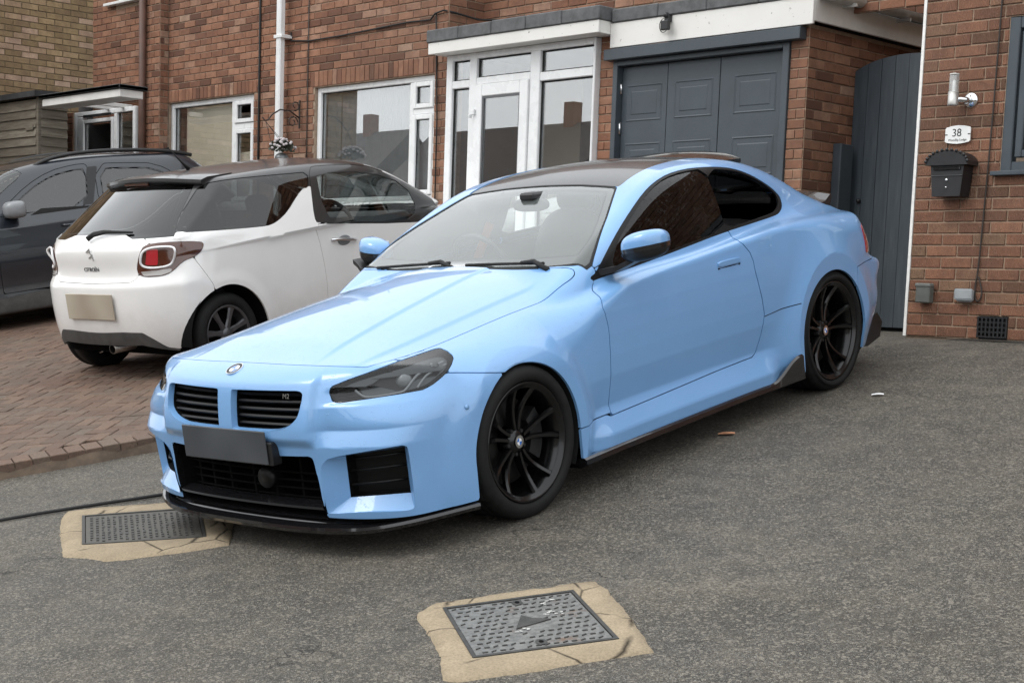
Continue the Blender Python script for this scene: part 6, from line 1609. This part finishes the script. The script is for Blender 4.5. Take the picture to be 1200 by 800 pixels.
# ---------------------------------------------------------------- dark crossover: body surface (x forward from the front axle)
_sW = Sp([(.9, .70), (.5, .86), (0, .90), (-1, .888), (-2, .888), (-2.6, .90), (-3.1, .82), (-3.3, .7)])
_sD = Sp([(.1, -.03), (.2, -.012), (.33, -.02), (.42, -.03), (.6, .0), (.8, .006), (.96, -.006), (1.005, -.012), (1.06, -.045), (1.2, -.12)], lo=-1, hi=3, n=4001)
_sZT = Sp([(.2, 1.0), (-.2, 1.13), (-.6, 1.40), (-.9, 1.575), (-1.1, 1.618), (-1.5, 1.655), (-2.0, 1.648), (-2.6, 1.60), (-2.95, 1.50), (-3.2, 1.25)])
def suv_F(x, y, z):
    y = np.abs(y); base = _sW(x) + _sD(z)
    low = smin(base - y, 1.13 + .03 * np.clip(-x, 0, 1) - .22 * np.maximum(x + .1, 0) ** 1.5 - .03 * y * y - z, .06)
    low = smin(low, .88 - .22 * y * y - .2 * np.abs(z - .6) - x, .12); low = smin(low, x + 3.18 - .10 * y * y - .25 * np.maximum(z - .8, 0), .08); low = smin(low, z - .16, .03)
    side = .85 - .42 * (z - 1.10) - .02 * np.abs(x + 1.6) ** 2 - y
    top = (_sZT(x) - .05 * (y / .6) ** 2 - z) * .8
    cab = np.minimum(smin(side, top, .10), z - 1.0)
    return smax(low, cab, .02)
# ---------------------------------------------------------------- traced lines of the two parked cars behind
H_QWIN = [(0.050,0.536,1.397), (0.248,0.650,1.409), (0.487,0.675,1.401), (0.827,0.696,1.386), (1.018,0.701,1.378), (0.955,0.758,1.261), (0.893,0.758,1.261), (0.816,0.773,1.224), (0.643,0.816,1.113), (0.526,0.833,1.063), (0.425,0.841,1.038), (0.322,0.836,1.039), (-0.043,0.808,1.064), (-0.362,0.660,1.091), (-0.257,0.604,1.177), (-0.103,0.564,1.289)]
H_DWIN = [(1.063,0.675,1.404), (1.150,0.662,1.412), (1.691,0.652,1.369), (1.944,0.693,1.267), (2.24,0.71,1.12), (2.50,0.74,0.95), (2.38,0.82,0.83), (1.978,0.845,0.842), (0.894,0.869,0.984), (0.886,0.848,1.035), (0.963,0.772,1.226)]
H_DGLS = [(1.101,0.711,1.362), (1.687,0.718,1.308), (2.113,0.729,1.162), (2.139,0.830,0.925), (1.935,0.843,0.862), (1.053,0.868,0.983), (1.030,0.815,1.117), (1.055,0.767,1.235)]
H_ROOFL = [(0.061,0.525,1.406), (0.502,0.661,1.413), (1.042,0.681,1.399)]
H_DOORL = [(0.892,0.870,0.981), (0.923,0.842,0.830), (0.934,0.849,0.661), (0.940,0.849,0.524)]
H_LAMP = [(-0.543,0.530,1.031), (-0.471,0.635,1.039), (-0.239,0.813,1.014), (-0.237,0.821,0.979), (-0.272,0.815,0.935), (-0.328,0.798,0.906), (-0.393,0.757,0.891), (-0.475,0.704,0.817), (-0.530,0.651,0.798), (-0.592,0.535,0.800), (-0.601,0.484,0.823), (-0.598,0.472,0.872), (-0.600,0.528,0.972)]
H_LOOP = [(-0.572,0.537,0.992), (-0.525,0.599,1.010), (-0.452,0.729,1.005), (-0.461,0.766,0.975), (-0.445,0.706,0.899), (-0.474,0.686,0.866), (-0.555,0.581,0.860), (-0.586,0.504,0.883), (-0.588,0.516,0.945)]
H_RED = [(-0.556,0.566,0.996), (-0.515,0.640,0.996), (-0.524,0.625,0.880), (-0.570,0.543,0.887)]
H_CLEAR = [(-0.591,0.505,0.840), (-0.462,0.705,0.846), (-0.477,0.699,0.823), (-0.527,0.650,0.806), (-0.589,0.533,0.809)]
H_RGLS = [(0.080,-0.544,1.412), (-0.009,0.016,1.413), (0.019,0.446,1.397), (-0.087,0.512,1.314), (-0.279,0.607,1.161), (-0.372,0.657,1.086), (-0.453,0.427,1.100), (-0.425,0.310,1.126), (-0.423,-0.093,1.139), (-0.375,-0.450,1.137), (-0.173,-0.514,1.256)]
H_GATE = [(-0.663,-0.300,0.970), (-0.644,-0.354,0.785), (-0.671,-0.175,0.769), (-0.677,-0.003,0.762), (-0.638,0.448,0.764), (-0.610,0.480,0.800)]
H_TRIM = [None, (-0.668,-0.273,0.411), (-0.673,0.103,0.397), (-0.623,0.476,0.387), (-0.562,0.532,0.319), (-0.471,0.521,0.237)]
H_SEAM = [(-0.300,0.815,0.877), (-0.229,0.862,0.684)]
H_HAND = [(1.042,0.841,0.840), (1.328,0.845,0.800)]
S_FWIN = [(-0.792,0.818,1.146), (-0.859,0.798,1.197), (-1.086,0.740,1.349), (-1.339,0.698,1.458), (-1.574,0.684,1.492), (-1.729,0.684,1.493), (-1.630,0.842,1.120), (-1.022,0.840,1.109)]
S_RWIN = [(-1.854,0.689,1.479), (-2.164,0.695,1.454), (-2.530,0.708,1.396), (-2.092,0.790,1.232), (-1.858,0.830,1.145), (-1.866,0.782,1.258)]
S_BELT = [(-0.681,0.881,1.008), (-1.112,0.887,1.004), (-1.558,0.889,1.008)]
S_WS = [(-0.775,0.745,1.318), (-0.986,0.694,1.446), (-1.094,0.660,1.507), (-0.898,0.460,1.545)]
S_SPLIT = [(-1.782,0.686,1.487), (-1.729,0.806,1.204), (-1.639,0.853,1.093), (-1.551,0.879,0.947), (-1.417,0.894,0.721), (-1.300,0.857,0.387)]
S_TRIM = [(-0.558,0.876,0.309), (-1.111,0.865,0.345)]

MT['pearl'] = paint_mat('pearl_white_paint', (.82, .81, .79), .35, .8, dirt=.34)
MT['roof_black'] = paint_mat('black_roof_paint', (.016, .016, .017), .30, .6)
MT['navy'] = paint_mat('dark_slate_paint', (.014, .019, .027), .30, 1.0, dirt=.15)
MT['trim_grey'] = mottled('dusty_grey_plastic', (.060, .058, .055), .3, 14, .7)
MT['hatch_glass'] = glass_mat('hatch_tinted_glass', (.14, .15, .15), 1.5, 0, 1.7)
MT['hatch_clear'] = glass_mat('hatch_clear_glass', (.62, .66, .66), 1.5, 0, 1.8)
MT['suv_glass'] = glass_mat('crossover_side_glass', (.10, .11, .115), 1.5, 0, 2.6)
MT['lamp_brown'] = simple('smoked_lamp_lens', (.075, .020, .008), .12, coat=1)
MT['lamp_clear'] = simple('clear_lamp_lens', (.35, .33, .31), .15, coat=1)
MT['plate_tan'] = None
m = Mat('blurred_tan_plate'); co = m.coord('Object', 1.0); m.base(m.ramp(m.noise(co, 3.0, 1, .3), [(.3, (.30, .25, .19)), (.7, (.44, .39, .31))])); m.set(Roughness=.6); MT['plate_tan'] = m.m

def car_matrix(cols, loc):
    f_, l_, u_ = [Vector(c) for c in cols]; return Matrix(((f_.x, l_.x, u_.x, loc[0]), (f_.y, l_.y, u_.y, loc[1]), (f_.z, l_.z, u_.z, loc[2]), (0, 0, 0, 1)))
class Panels:
    def __init__(s, sh, view): s.sh = sh; s.V = sh.V; s.N = sh.N; s.view = np.array(view)
    def obl(s, pts, face=-.1, smoothn=1, rad=2.2):
        q, a, b, d = oblique(pts, s.view, s.V); q = chaikin(q.tolist(), smoothn) if smoothn else q
        near = np.linalg.norm(s.V - np.mean(pts, 0), axis=1) < rad
        return np.where((s.N @ d > face) & near, poly_sd(a, b, q), -1.0)

# ================= white hatchback
hatch = empty('parked_hatchback', label='white hatchback with black roof and brown smoked tail lamps, seen from behind', category='car')
hatch.matrix_world = car_matrix(((-.13811, .97241, .18801), (-.99032, -.13828, -.0123), (.01404, -.18789, .98209)), (-4.8918, 1.87743, .33338))
hs = Shell(hatch_F, -.1, 2.7, .62, dx=.012, nth=230, ncap=70); hp = Panels(hs, (-7.702, 9.526, 2.023)); V_, N_ = hs.V, hs.N
q_win = hp.obl(H_QWIN); d_win = hp.obl(H_DWIN); d_gls = hp.obl(H_DGLS); lamp = hp.obl(H_LAMP, -.3)
x, y, z = V_.T
RG_old = [(.06, -.1), (.06, .45), (-.02, .47), (-.12, .53), (-.28, .605), (-.385, .672), (-.43, .66), (-.455, .43), (-.42, .30), (-.41, 0), (-.41, -.1)]
r_gls = np.where((x < .2) & (N_[:, 0] < -.2), np.minimum.reduce([z - np.interp(y, [0, .30, .40, 1], [1.105, 1.100, 1.072, 1.066]), (np.interp(z, [1.06, 1.10, 1.18, 1.30, 1.40], [.70, .675, .61, .54, .48]) - y) * .8, 1.412 - z]), -1.)
beltz = np.interp(x, [-.7, -.4, 0, .4, .9, 2.0, 2.8], [1.10, 1.10, 1.066, 1.04, .985, .85, .80])
topz = np.interp(x, [-.4, .05, .5, 1.04, 1.7, 1.95, 2.25, 2.6], [1.45, 1.402, 1.41, 1.398, 1.375, 1.275, 1.145, 1.0])
glass_any = np.max([q_win, d_win, r_gls], axis=0)
roof = np.minimum(z - topz, np.where(x > -.3, 1, -1.)); wsc = np.where((x > 1.7) & (z > .95), np.minimum(_hZT(x) * 0 + (x - 1.72), .60 + .1 * (2.4 - x) - y), -1.)
dshut = np.interp(z, [.25, .30, .52, .66, .83, .985, 1.05], [.90, .93, .94, .934, .92, .895, .895])
door = np.minimum.reduce([x - dshut, 2.15 - x, z - .30, beltz - .002 - z, np.where(y > .5, 1, -1.)])
gate = np.minimum.reduce([np.interp(np.abs(y), [0, .35, .44, .49, .51], [-.35, -.36, -.40, -.46, -.52]) - x, z - np.interp(y, [0, .17, .42, .47, .50], [.762, .766, .768, .79, .85]), np.maximum(beltz, 1.115) - z])
gate = np.where(y < .56, gate, -1.)
tz = np.interp(y, [0, .1, .30, .48, .56, .63, .9], [.395, .397, .405, .40, .345, .28, .2])
trim = np.where(x < -.25, tz - z, -1.)
harch = np.minimum(np.hypot(x - HRX, z - .30) - .372, np.hypot(x - HFX, z - .30) - .372); harch = np.where(y > .45, harch, 1.)
harch = np.minimum(harch, np.where((y > .45) & (z < .30), np.minimum(np.abs(x - HRX), np.abs(x - HFX)) - .372, 1.))
seam = np.interp(z, [.2, .69, .88, 1.0], [-.23, -.232, -.32, -.34])
bump = np.minimum(seam - x, 1.0 - z)
pil = np.minimum.reduce([z - np.maximum(beltz, 1.058), .3 - x, -q_win]); roof = np.maximum(np.maximum(roof, pil), np.minimum(z - 1.270, 1.9 - x)); ROOF_ = np.minimum.reduce([roof, -r_gls, -wsc, -q_win, -d_win])
for sd in (-1, 1):
    hs.panel(np.minimum.reduce([bump - .002, -gate - .002, -lamp, -trim - .001, harch, -glass_any, -ROOF_]), 'bumper_half', MT['pearl'], hatch, side=sd)
    hs.panel(np.minimum.reduce([-bump - .002, -gate - .002, -lamp, -door - .002, -glass_any - .001, -roof - .001, -wsc, harch, -trim]), 'body_side', MT['pearl'], hatch, side=sd)
    hd = hs.panel(np.minimum.reduce([door - .002, harch, -d_win]), 'door', MT['pearl'], hatch, side=sd)
    hs.panel(q_win - .003, 'rear_side_window', MT['hatch_glass'], hatch, side=sd, off=-.003, flange=.004)
    hs.panel(np.minimum(d_win - .002, -d_gls), 'window_frame', MT['roof_black'], hd, side=sd, off=-.001, flange=.008)
    hs.panel(d_gls + .003, 'door_window', MT['hatch_clear'], hd, side=sd, off=-.006, flange=0, one=True)
    # chrome pull handle
    P = [(1.05, .846, .838), (1.07, .868, .836), (1.19, .876, .822), (1.30, .870, .806), (1.325, .850, .802)]
    MB().tube([(a, b * sd, c) for a, b, c in chaikin(P, 2, closed=False)], .012, 8).build('door_handle', MT['chrome'], hd, smooth=True)
    V, F = blob((1.19, .848 * sd, .815), (.075, .006, .04), 1.0, n=18, m=8); MB().add(V, F).build('handle_cup', MT['curtain'], hd, smooth=True)
    # tail lamp
    lp = hs.panel(lamp - .003, 'tail_lamp', MT['lamp_brown'], hatch, side=sd, off=.004, flange=.012)
    for nm, pts, mt, o_ in (('lamp_reflector', H_RED, 'red_lens', .007), ('reversing_lens', H_CLEAR, 'lamp_clear', .0055)):
        hs.panel(hp.obl(pts, -.3, 0), nm, MT[mt], lp, side=sd, off=o_, flange=.002)
    MB().tube([(a - .005, (b + .007) * sd, c) for a, b, c in chaikin(H_LOOP, 2)], .009, 6, closed=True).build('chrome_loop', MT['white'], lp, smooth=True)
tg = hs.panel(np.minimum.reduce([gate - .002, -r_gls, -lamp - .002]), 'tailgate', MT['pearl'], hatch, both=True)
rg = hs.panel(r_gls - .002, 'rear_window', MT['hatch_glass'], tg, both=True, off=-.002, flange=.004)
hs.panel(np.minimum(r_gls + .03, .008 - r_gls), 'window_edge', MT['roof_black'], tg, both=True, off=-.004, flange=0)
hs.panel(ROOF_ - .001, 'roof_panel', MT['roof_black'], hatch, both=True)
hs.panel(np.minimum.reduce([wsc, -d_win]), 'windscreen', MT['windscreen'], hatch, both=True, off=-.003, flange=0)
hs.panel(np.minimum.reduce([trim - .002, harch, z - np.interp(y, [0, .45, .6, .75], [.300, .305, .27, .23])]), 'rear_valance', MT['trim_grey'], hatch, both=True, off=.004)
hs.panel(np.minimum.reduce([-glass_any - .03, -wsc, harch, -roof, z - .30]), 'inner_shell', MT['void'], hatch, both=True, off=-.02, flange=0)
# roof spoiler with the high brake lamp
mb = MB(); V = []; F = []; ys = np.linspace(-.56, .56, 25)
for yy_ in ys:
    e = abs(yy_ / .56) ** 3; zt = 1.462 - .040 * (yy_ / .6) ** 2
    V += [(.36, yy_, zt + .020), (.06 + .05 * e, yy_, zt + .018), (-.035 + .08 * e, yy_, zt + .002), (-.040 + .08 * e, yy_, zt - .020), (.02 + .08 * e, yy_, zt - .068), (.2, yy_, zt - .07)]
for i in range(24):
    for j in range(6): F.append((i * 6 + j, i * 6 + (j + 1) % 6, (i + 1) * 6 + (j + 1) % 6, (i + 1) * 6 + j))
spl = mb.add(V, F + [tuple(range(6)), tuple(144 + j for j in range(6))]).build('roof_spoiler', MT['roof_black'], hatch, angle=50)
MB().box(-.022, .0, -.02, .26, 1.408, 1.428, .003).build('brake_lamp', MT['lamp_brown'], spl)
# wiper, badges, plate, exhaust
MB().tube([(-.625, .02, 1.085), (-.585, -.02, 1.118), (-.555, -.10, 1.130), (-.54, -.18, 1.128)], [.020, .018, .014, .008], 8).build('rear_wiper', MT['matt_black'], tg, smooth=True)
MB().tube([(-.60, -.01, 1.105), (-.555, -.12, 1.128), (-.50, -.36, 1.115)], [.012, .015, .007], 8).build('wiper_blade', MT['matt_black'], tg, smooth=True)
def rear_x(yv, zv):
    a, b = -.9, .5
    for _ in range(30):
        c_2 = (a + b) / 2
        if hatch_F(np.array([c_2]), np.array([yv]), np.array([zv]))[0] > 0: b = c_2
        else: a = c_2
    return a
for k, (dy, dz) in enumerate(((.012, .012), (-.012, -.012))):
    V = []
    for o_ in (.006, -.001):
        for yv, zv in ((-.038, -.012), (0, .030), (.038, -.012), (.026, -.018), (0, .006), (-.026, -.018)): V.append((rear_x(0, .965) - o_, -.025 + (yv * .8 - zv * .5) + dy, .975 + zv * .9 + dz * 1.8 + yv * .2))
    MB().add(V, [tuple(range(6)), tuple(range(6, 12))[::-1]] + [(i, (i + 1) % 6, 6 + (i + 1) % 6, 6 + i) for i in range(6)]).build('chevron_badge', MT['chrome'], tg)
text_mesh('maker_lettering', 'CITRO\u00cbN', .042, MT['lamp_grey'], tg, frame((rear_x(0, .862) - .002, -.01, .862), (0, -1, 0), (0, 0, 1)), .002)
MB().box(-.716, -.704, -.275, .275, .500, .690, .003).build('number_plate', MT['plate_tan'], hatch)
MB().lathe([(.032, -.655), (.036, -.655), (.036, -.40)], 18, 'x', (0, -.115, .268)).build('tailpipe', MT['steel'], hatch, smooth=True)
MB().lathe([(.0, -.60), (.031, -.60)], 18, 'x', (0, -.115, .268)).build('tailpipe_bore', MT['void'], hatch)
MB().box(-.45, 3.0, -.70, .70, .2, .26).build('underbody', MT['void'], hatch)
def plain_wheel(parent, cx, side, R, Rr, cy, cz, mat, nsp=7):
    Y = lambda h: (cy + h) * side; lz = lambda pr, n=48: MB().lathe([(r, Y(h)) for r, h in pr], n, 'y', (cx, 0, cz))
    rim = lz([(Rr - .02, -.01), (Rr - .004, .004), (Rr, .0), (Rr - .012, -.03), (Rr - .03, -.10), (Rr - .02, -.19)]).build('wheel', mat, parent, smooth=True)
    lz([(Rr, -.008), (Rr + .012, .010), (Rr + .035, .014), (R - .02, .006), (R, -.025), (R, -.07), (R - .006, -.072), (R - .006, -.08), (R, -.082), (R, -.165), (R - .02, -.195), (Rr, -.19)], 56).build('tyre', MT['rubber'], rim, smooth=True)
    lz([(.0, -.012), (.045, -.014), (.05, -.05)], 24).build('hub', mat, rim, smooth=True)
    lz([(.0, -.11), (Rr - .03, -.11)], 32).build('brake_disc', MT['void'], rim)
    for k in range(nsp):
        a = 2 * math.pi * k / nsp + .3; c_2, s_2 = math.cos(a), math.sin(a); V = []
        for r, wd, h in ((.035, .026, -.018), (.5 * Rr, .020, -.016), (Rr - .012, .030, -.010)):
            for o_, hh in ((-wd, -.012), (-wd * .6, 0), (wd * .6, 0), (wd, -.012)): V.append((cx + r * c_2 - o_ * s_2, Y(h + hh), cz + r * s_2 + o_ * c_2))
        MB().add(V, [(i * 4 + j, i * 4 + j + 1, i * 4 + j + 5, i * 4 + j + 4) for i in range(2) for j in range(3)]).build('spoke', mat, rim)
    return rim
MT['alloy'] = mottled('dark_alloy', (.10, .10, .105), .2, 10, .35, metal=.6)
for sd in (1, -1):
    for cx in (HRX, HFX):
        plain_wheel(hatch, cx, sd, HWR, .215, .815, .305, MT['alloy'])
        if sd > 0 and cx < 0: continue
        V = []; F = []; A = np.radians(np.linspace(-4, 184, 26))
        for a in A: V += [(cx + .378 * math.cos(a), .835 * sd, .30 + .378 * math.sin(a)), (cx + .378 * math.cos(a), .50 * sd, .30 + .378 * math.sin(a)), (cx, .5 * sd, .30)]
        for i in range(25): F += [(i * 3, i * 3 + 1, i * 3 + 4, i * 3 + 3), (i * 3 + 1, i * 3 + 2, i * 3 + 5, i * 3 + 4)]
        MB().add(V, F).build('arch_liner', MT['void'], hatch, smooth=True)
# cabin
MB().box(1.75, 2.25, -.68, .68, .70, .93, .05).build('dashboard', MT['cloth_dark'], hatch)
sw = MB(); RM = Matrix.Translation((1.62, -.36, .93)) @ Matrix.Rotation(math.radians(-25), 4, 'Y'); A = np.linspace(0, 2 * math.pi, 25)[:-1]
sw.tube([tuple(RM @ Vector((0, .18 * math.cos(a), .18 * math.sin(a)))) for a in A], .017, 8, closed=True); sw.tube([tuple(RM @ Vector((0, .17, 0))), tuple(RM @ Vector((0, -.17, 0)))], .02, 6); sw.build('steering_wheel', MT['satin_black'], hatch, smooth=True)
for yv in (.36, -.36):
    V, F = blob((1.12, yv, .48), (.25, .24, .10), .7); s = MB().add(V, F).build('seat', MT['cloth_dark'], hatch, smooth=True)
    V, F = blob((0, 0, 0), (.08, .23, .32), .7); M_ = Matrix.Translation((.86, yv, .78)) @ Matrix.Rotation(math.radians(14), 4, 'Y').inverted(); MB().add([tuple(M_ @ Vector(p)) for p in V], F).build('seat_back', MT['cloth_dark'], s, smooth=True)
    V, F = blob((.76, yv, 1.16), (.05, .12, .08), .7); MB().add(V, F).build('headrest', MT['cloth_dark'], s, smooth=True)
V, F = blob((.10, 0, .72), (.10, .56, .28), .5); MB().add(V, F).build('rear_seat', MT['cloth_dark'], hatch, smooth=True)
MB().tube([(.42, .0, 1.487), (.36, .0, 1.545), (.25, 0, 1.66)], [.018, .008, .003], 6).build('aerial', MT['matt_black'], hatch, smooth=True)

# ================= dark crossover
suv = empty('parked_crossover', label='dark slate crossover with roof rails parked at the left edge behind the white hatchback', category='car')
_g = Vector((-.00305, -.18146, .98339)).normalized(); _fw = Vector((math.cos(-1.743), math.sin(-1.743), 0)); _fw = (_fw - _g * _fw.dot(_g)).normalized(); _lf = _g.cross(_fw)
suv.matrix_world = car_matrix((_fw, _lf, _g), (-9.973, 2.07, .371))
ss = Shell(suv_F, -2.7, .35, .70, dx=.016, nth=170, ncap=40); sp_ = Panels(ss, (3.712, 16.508, 1.784)); x, y, z = ss.V.T
fw_ = sp_.obl(S_FWIN); rw_ = sp_.obl([(-1.854, .689, 1.479), (-2.164, .695, 1.454), (-2.45, .708, 1.42), (-2.70, .76, 1.25), (-2.6, .80, 1.16), (-1.80, .842, 1.125)])
WSs = [(-.28, -.1), (-.28, .45), (-.36, .74), (-.55, .785), (-.775, .742), (-.986, .692), (-1.065, .655), (-1.02, .60), (-.92, .47), (-.86, .3), (-.83, 0), (-.83, -.1)]
ws_ = np.where(z > 1.08, poly_sd(x, y, WSs), -1.)
rwn = np.where((x < -2.85) & (z > 1.12), np.minimum(.60 - y, 1.47 - z), -1.)
fr_ = np.minimum.reduce([x - np.interp(z, [.3, .39, .72, .95, 1.09, 1.2, 1.49], [-1.27, -1.30, -1.417, -1.551, -1.639, -1.72, -1.785]), -.62 - x - .18 * np.maximum(z - 1.1, 0) * 3, z - .36, np.where(y > .3, 1, -1.)])
DL = np.minimum(fr_, np.maximum(1.115 - z, fw_ + .045)); rd_ = np.minimum.reduce([-fr_ - .004, x + 2.62, -1.2 - x, z - .36, np.where(y > .3, 1, -1.), np.maximum(1.12 - z, rw_ + .045)])
cl = np.where(z < np.interp(x, [-3, -1.1, -.55, 1], [.36, .347, .312, .36]), 1, -1.) * .5; cl = np.interp(x, [-3, -1.1, -.55, 1], [.36, .347, .312, .36]) - z
sarch = np.minimum(np.hypot(x, z - .33) - .39, np.hypot(x + 2.55, z - .33) - .39); sarch = np.where(y > .5, sarch, 1.); sarch = np.minimum(sarch, np.where((y > .5) & (z < .33), np.minimum(np.abs(x), np.abs(x + 2.55)) - .39, 1.))
holes_s = np.max([fw_, rw_, ws_, rwn], axis=0)
for sd in (1, -1):
    fd = ss.panel(np.minimum.reduce([DL - .003, -holes_s, sarch, -cl]), 'front_door', MT['navy'], suv, side=sd); rd = ss.panel(np.minimum.reduce([rd_ - .003, -holes_s, sarch, -cl]), 'rear_door', MT['navy'], suv, side=sd)
    ss.panel(np.minimum.reduce([-np.maximum(DL, rd_) - .003, -holes_s, sarch, -cl]), 'body_side', MT['navy'], suv, side=sd)
    ss.panel(np.where(x > -1.75, fw_ - .012, -1.), 'door_window', MT['suv_glass'], fd, side=sd, off=-.006, flange=0, one=True); ss.panel(np.minimum(fw_, .013 - fw_), 'window_seal', MT['gloss_black'], fd, side=sd, off=-.002, flange=.006)
    ss.panel(rw_ - .012, 'door_window', MT['suv_glass'], rd, side=sd, off=-.006, flange=0); ss.panel(np.minimum(rw_, .013 - rw_), 'window_seal', MT['gloss_black'], rd, side=sd, off=-.002, flange=.006)
    ss.panel(np.minimum.reduce([z - 1.13, 1.50 - z, .055 - np.abs(x + 1.63 + .42 * (z - 1.12) + .10 * 0), -fw_, -rw_ - .0, np.where(y > .3, 1, -1.)]), 'door_pillar', MT['satin_black'], fd, side=sd, off=.002, flange=.004)
    rail_ = [(-1.20, .575, 1.555), (-1.30, .585, 1.60), (-1.45, .585, 1.635), (-1.75, .58, 1.655), (-2.2, .57, 1.632), (-2.6, .565, 1.585), (-2.85, .56, 1.53), (-2.95, .555, 1.50)]
    MB().tube([(a, b * sd, c) for a, b, c in chaikin(rail_, 2, closed=False)], .020, 8).build('roof_rail', MT['satin_black'], suv, smooth=True)
    V, F = blob((-.835, 1.0 * sd, 1.175), (.115, .115, .085), .68, -.08); mr = MB().add(V, F).build('door_mirror', mottled('pale_grey_mirror_cap', (.22, .23, .24), .1, 8, .35), suv, smooth=True)
    MB().prism([(-.76, 1.10), (-.90, 1.10), (-.90, 1.135), (-.76, 1.13)], (.80 if sd > 0 else -1.0), (1.0 if sd > 0 else -.80), 'y').build('mirror_arm', MT['satin_black'], mr)
    MB().prism([(-1.03, 1.10), (-1.14, 1.150), (-1.63, 1.118), (-1.63, 1.10)], (.846 if sd > 0 else -.852), (.852 if sd > 0 else -.846), 'y').build('interior_sill', MT['satin_black'], fd)
    for cx in (0, -2.55):
        plain_wheel(suv, cx, sd, .34, .235, .86, .34, MT['alloy'])
    for x0_ in (-1.50, -2.35):
        MB().tube([(x0_, .892 * sd, .955), (x0_ + .03, .915 * sd, .957), (x0_ + .16, .916 * sd, .958), (x0_ + .19, .892 * sd, .958)], .011, 6).build('door_handle', MT['navy'], fd if x0_ > -2 else rd, smooth=True)
ss.panel(np.minimum.reduce([cl - .001, sarch]), 'lower_cladding', MT['trim_grey'], suv, both=True, off=.004)
ss.panel(ws_ - .003, 'windscreen', MT['windscreen'], suv, both=True, off=-.003, flange=.004); ss.panel(rwn - .003, 'rear_window', MT['hatch_glass'], suv, both=True, off=-.003, flange=0)
ss.panel(np.minimum.reduce([-holes_s - .03, sarch, 1.12 - z]), 'inner_shell', MT['void'], suv, both=True, off=-.02, flange=0)
MB().box(-3.0, .6, -.7, .7, .2, .28).build('underbody', MT['void'], suv); MB().box(-.75, -.35, -.66, .66, .8, 1.08, .05).build('dashboard', MT['cloth_dark'], suv)
for yv in (.36, -.36):
    V, F = blob((0, 0, 0), (.09, .24, .34), .7); M_ = Matrix.Translation((-1.75, yv, .95)) @ Matrix.Rotation(math.radians(-14), 4, 'Y'); s = MB().add([tuple(M_ @ Vector(p)) for p in V], F).build('seat_back', MT['cloth_dark'], suv, smooth=True)
    V, F = blob((-1.85, yv, 1.33), (.05, .12, .09), .7); MB().add(V, F).build('headrest', MT['cloth_dark'], s, smooth=True)
V, F = blob((-2.45, 0, .95), (.10, .60, .34), .5); MB().add(V, F).build('rear_seat', MT['cloth_dark'], suv, smooth=True)
MB().prism([(-2.70, 1.575), (-2.92, 1.53), (-2.93, 1.60)], -.012, .012, 'y').build('aerial_fin', MT['matt_black'], suv)
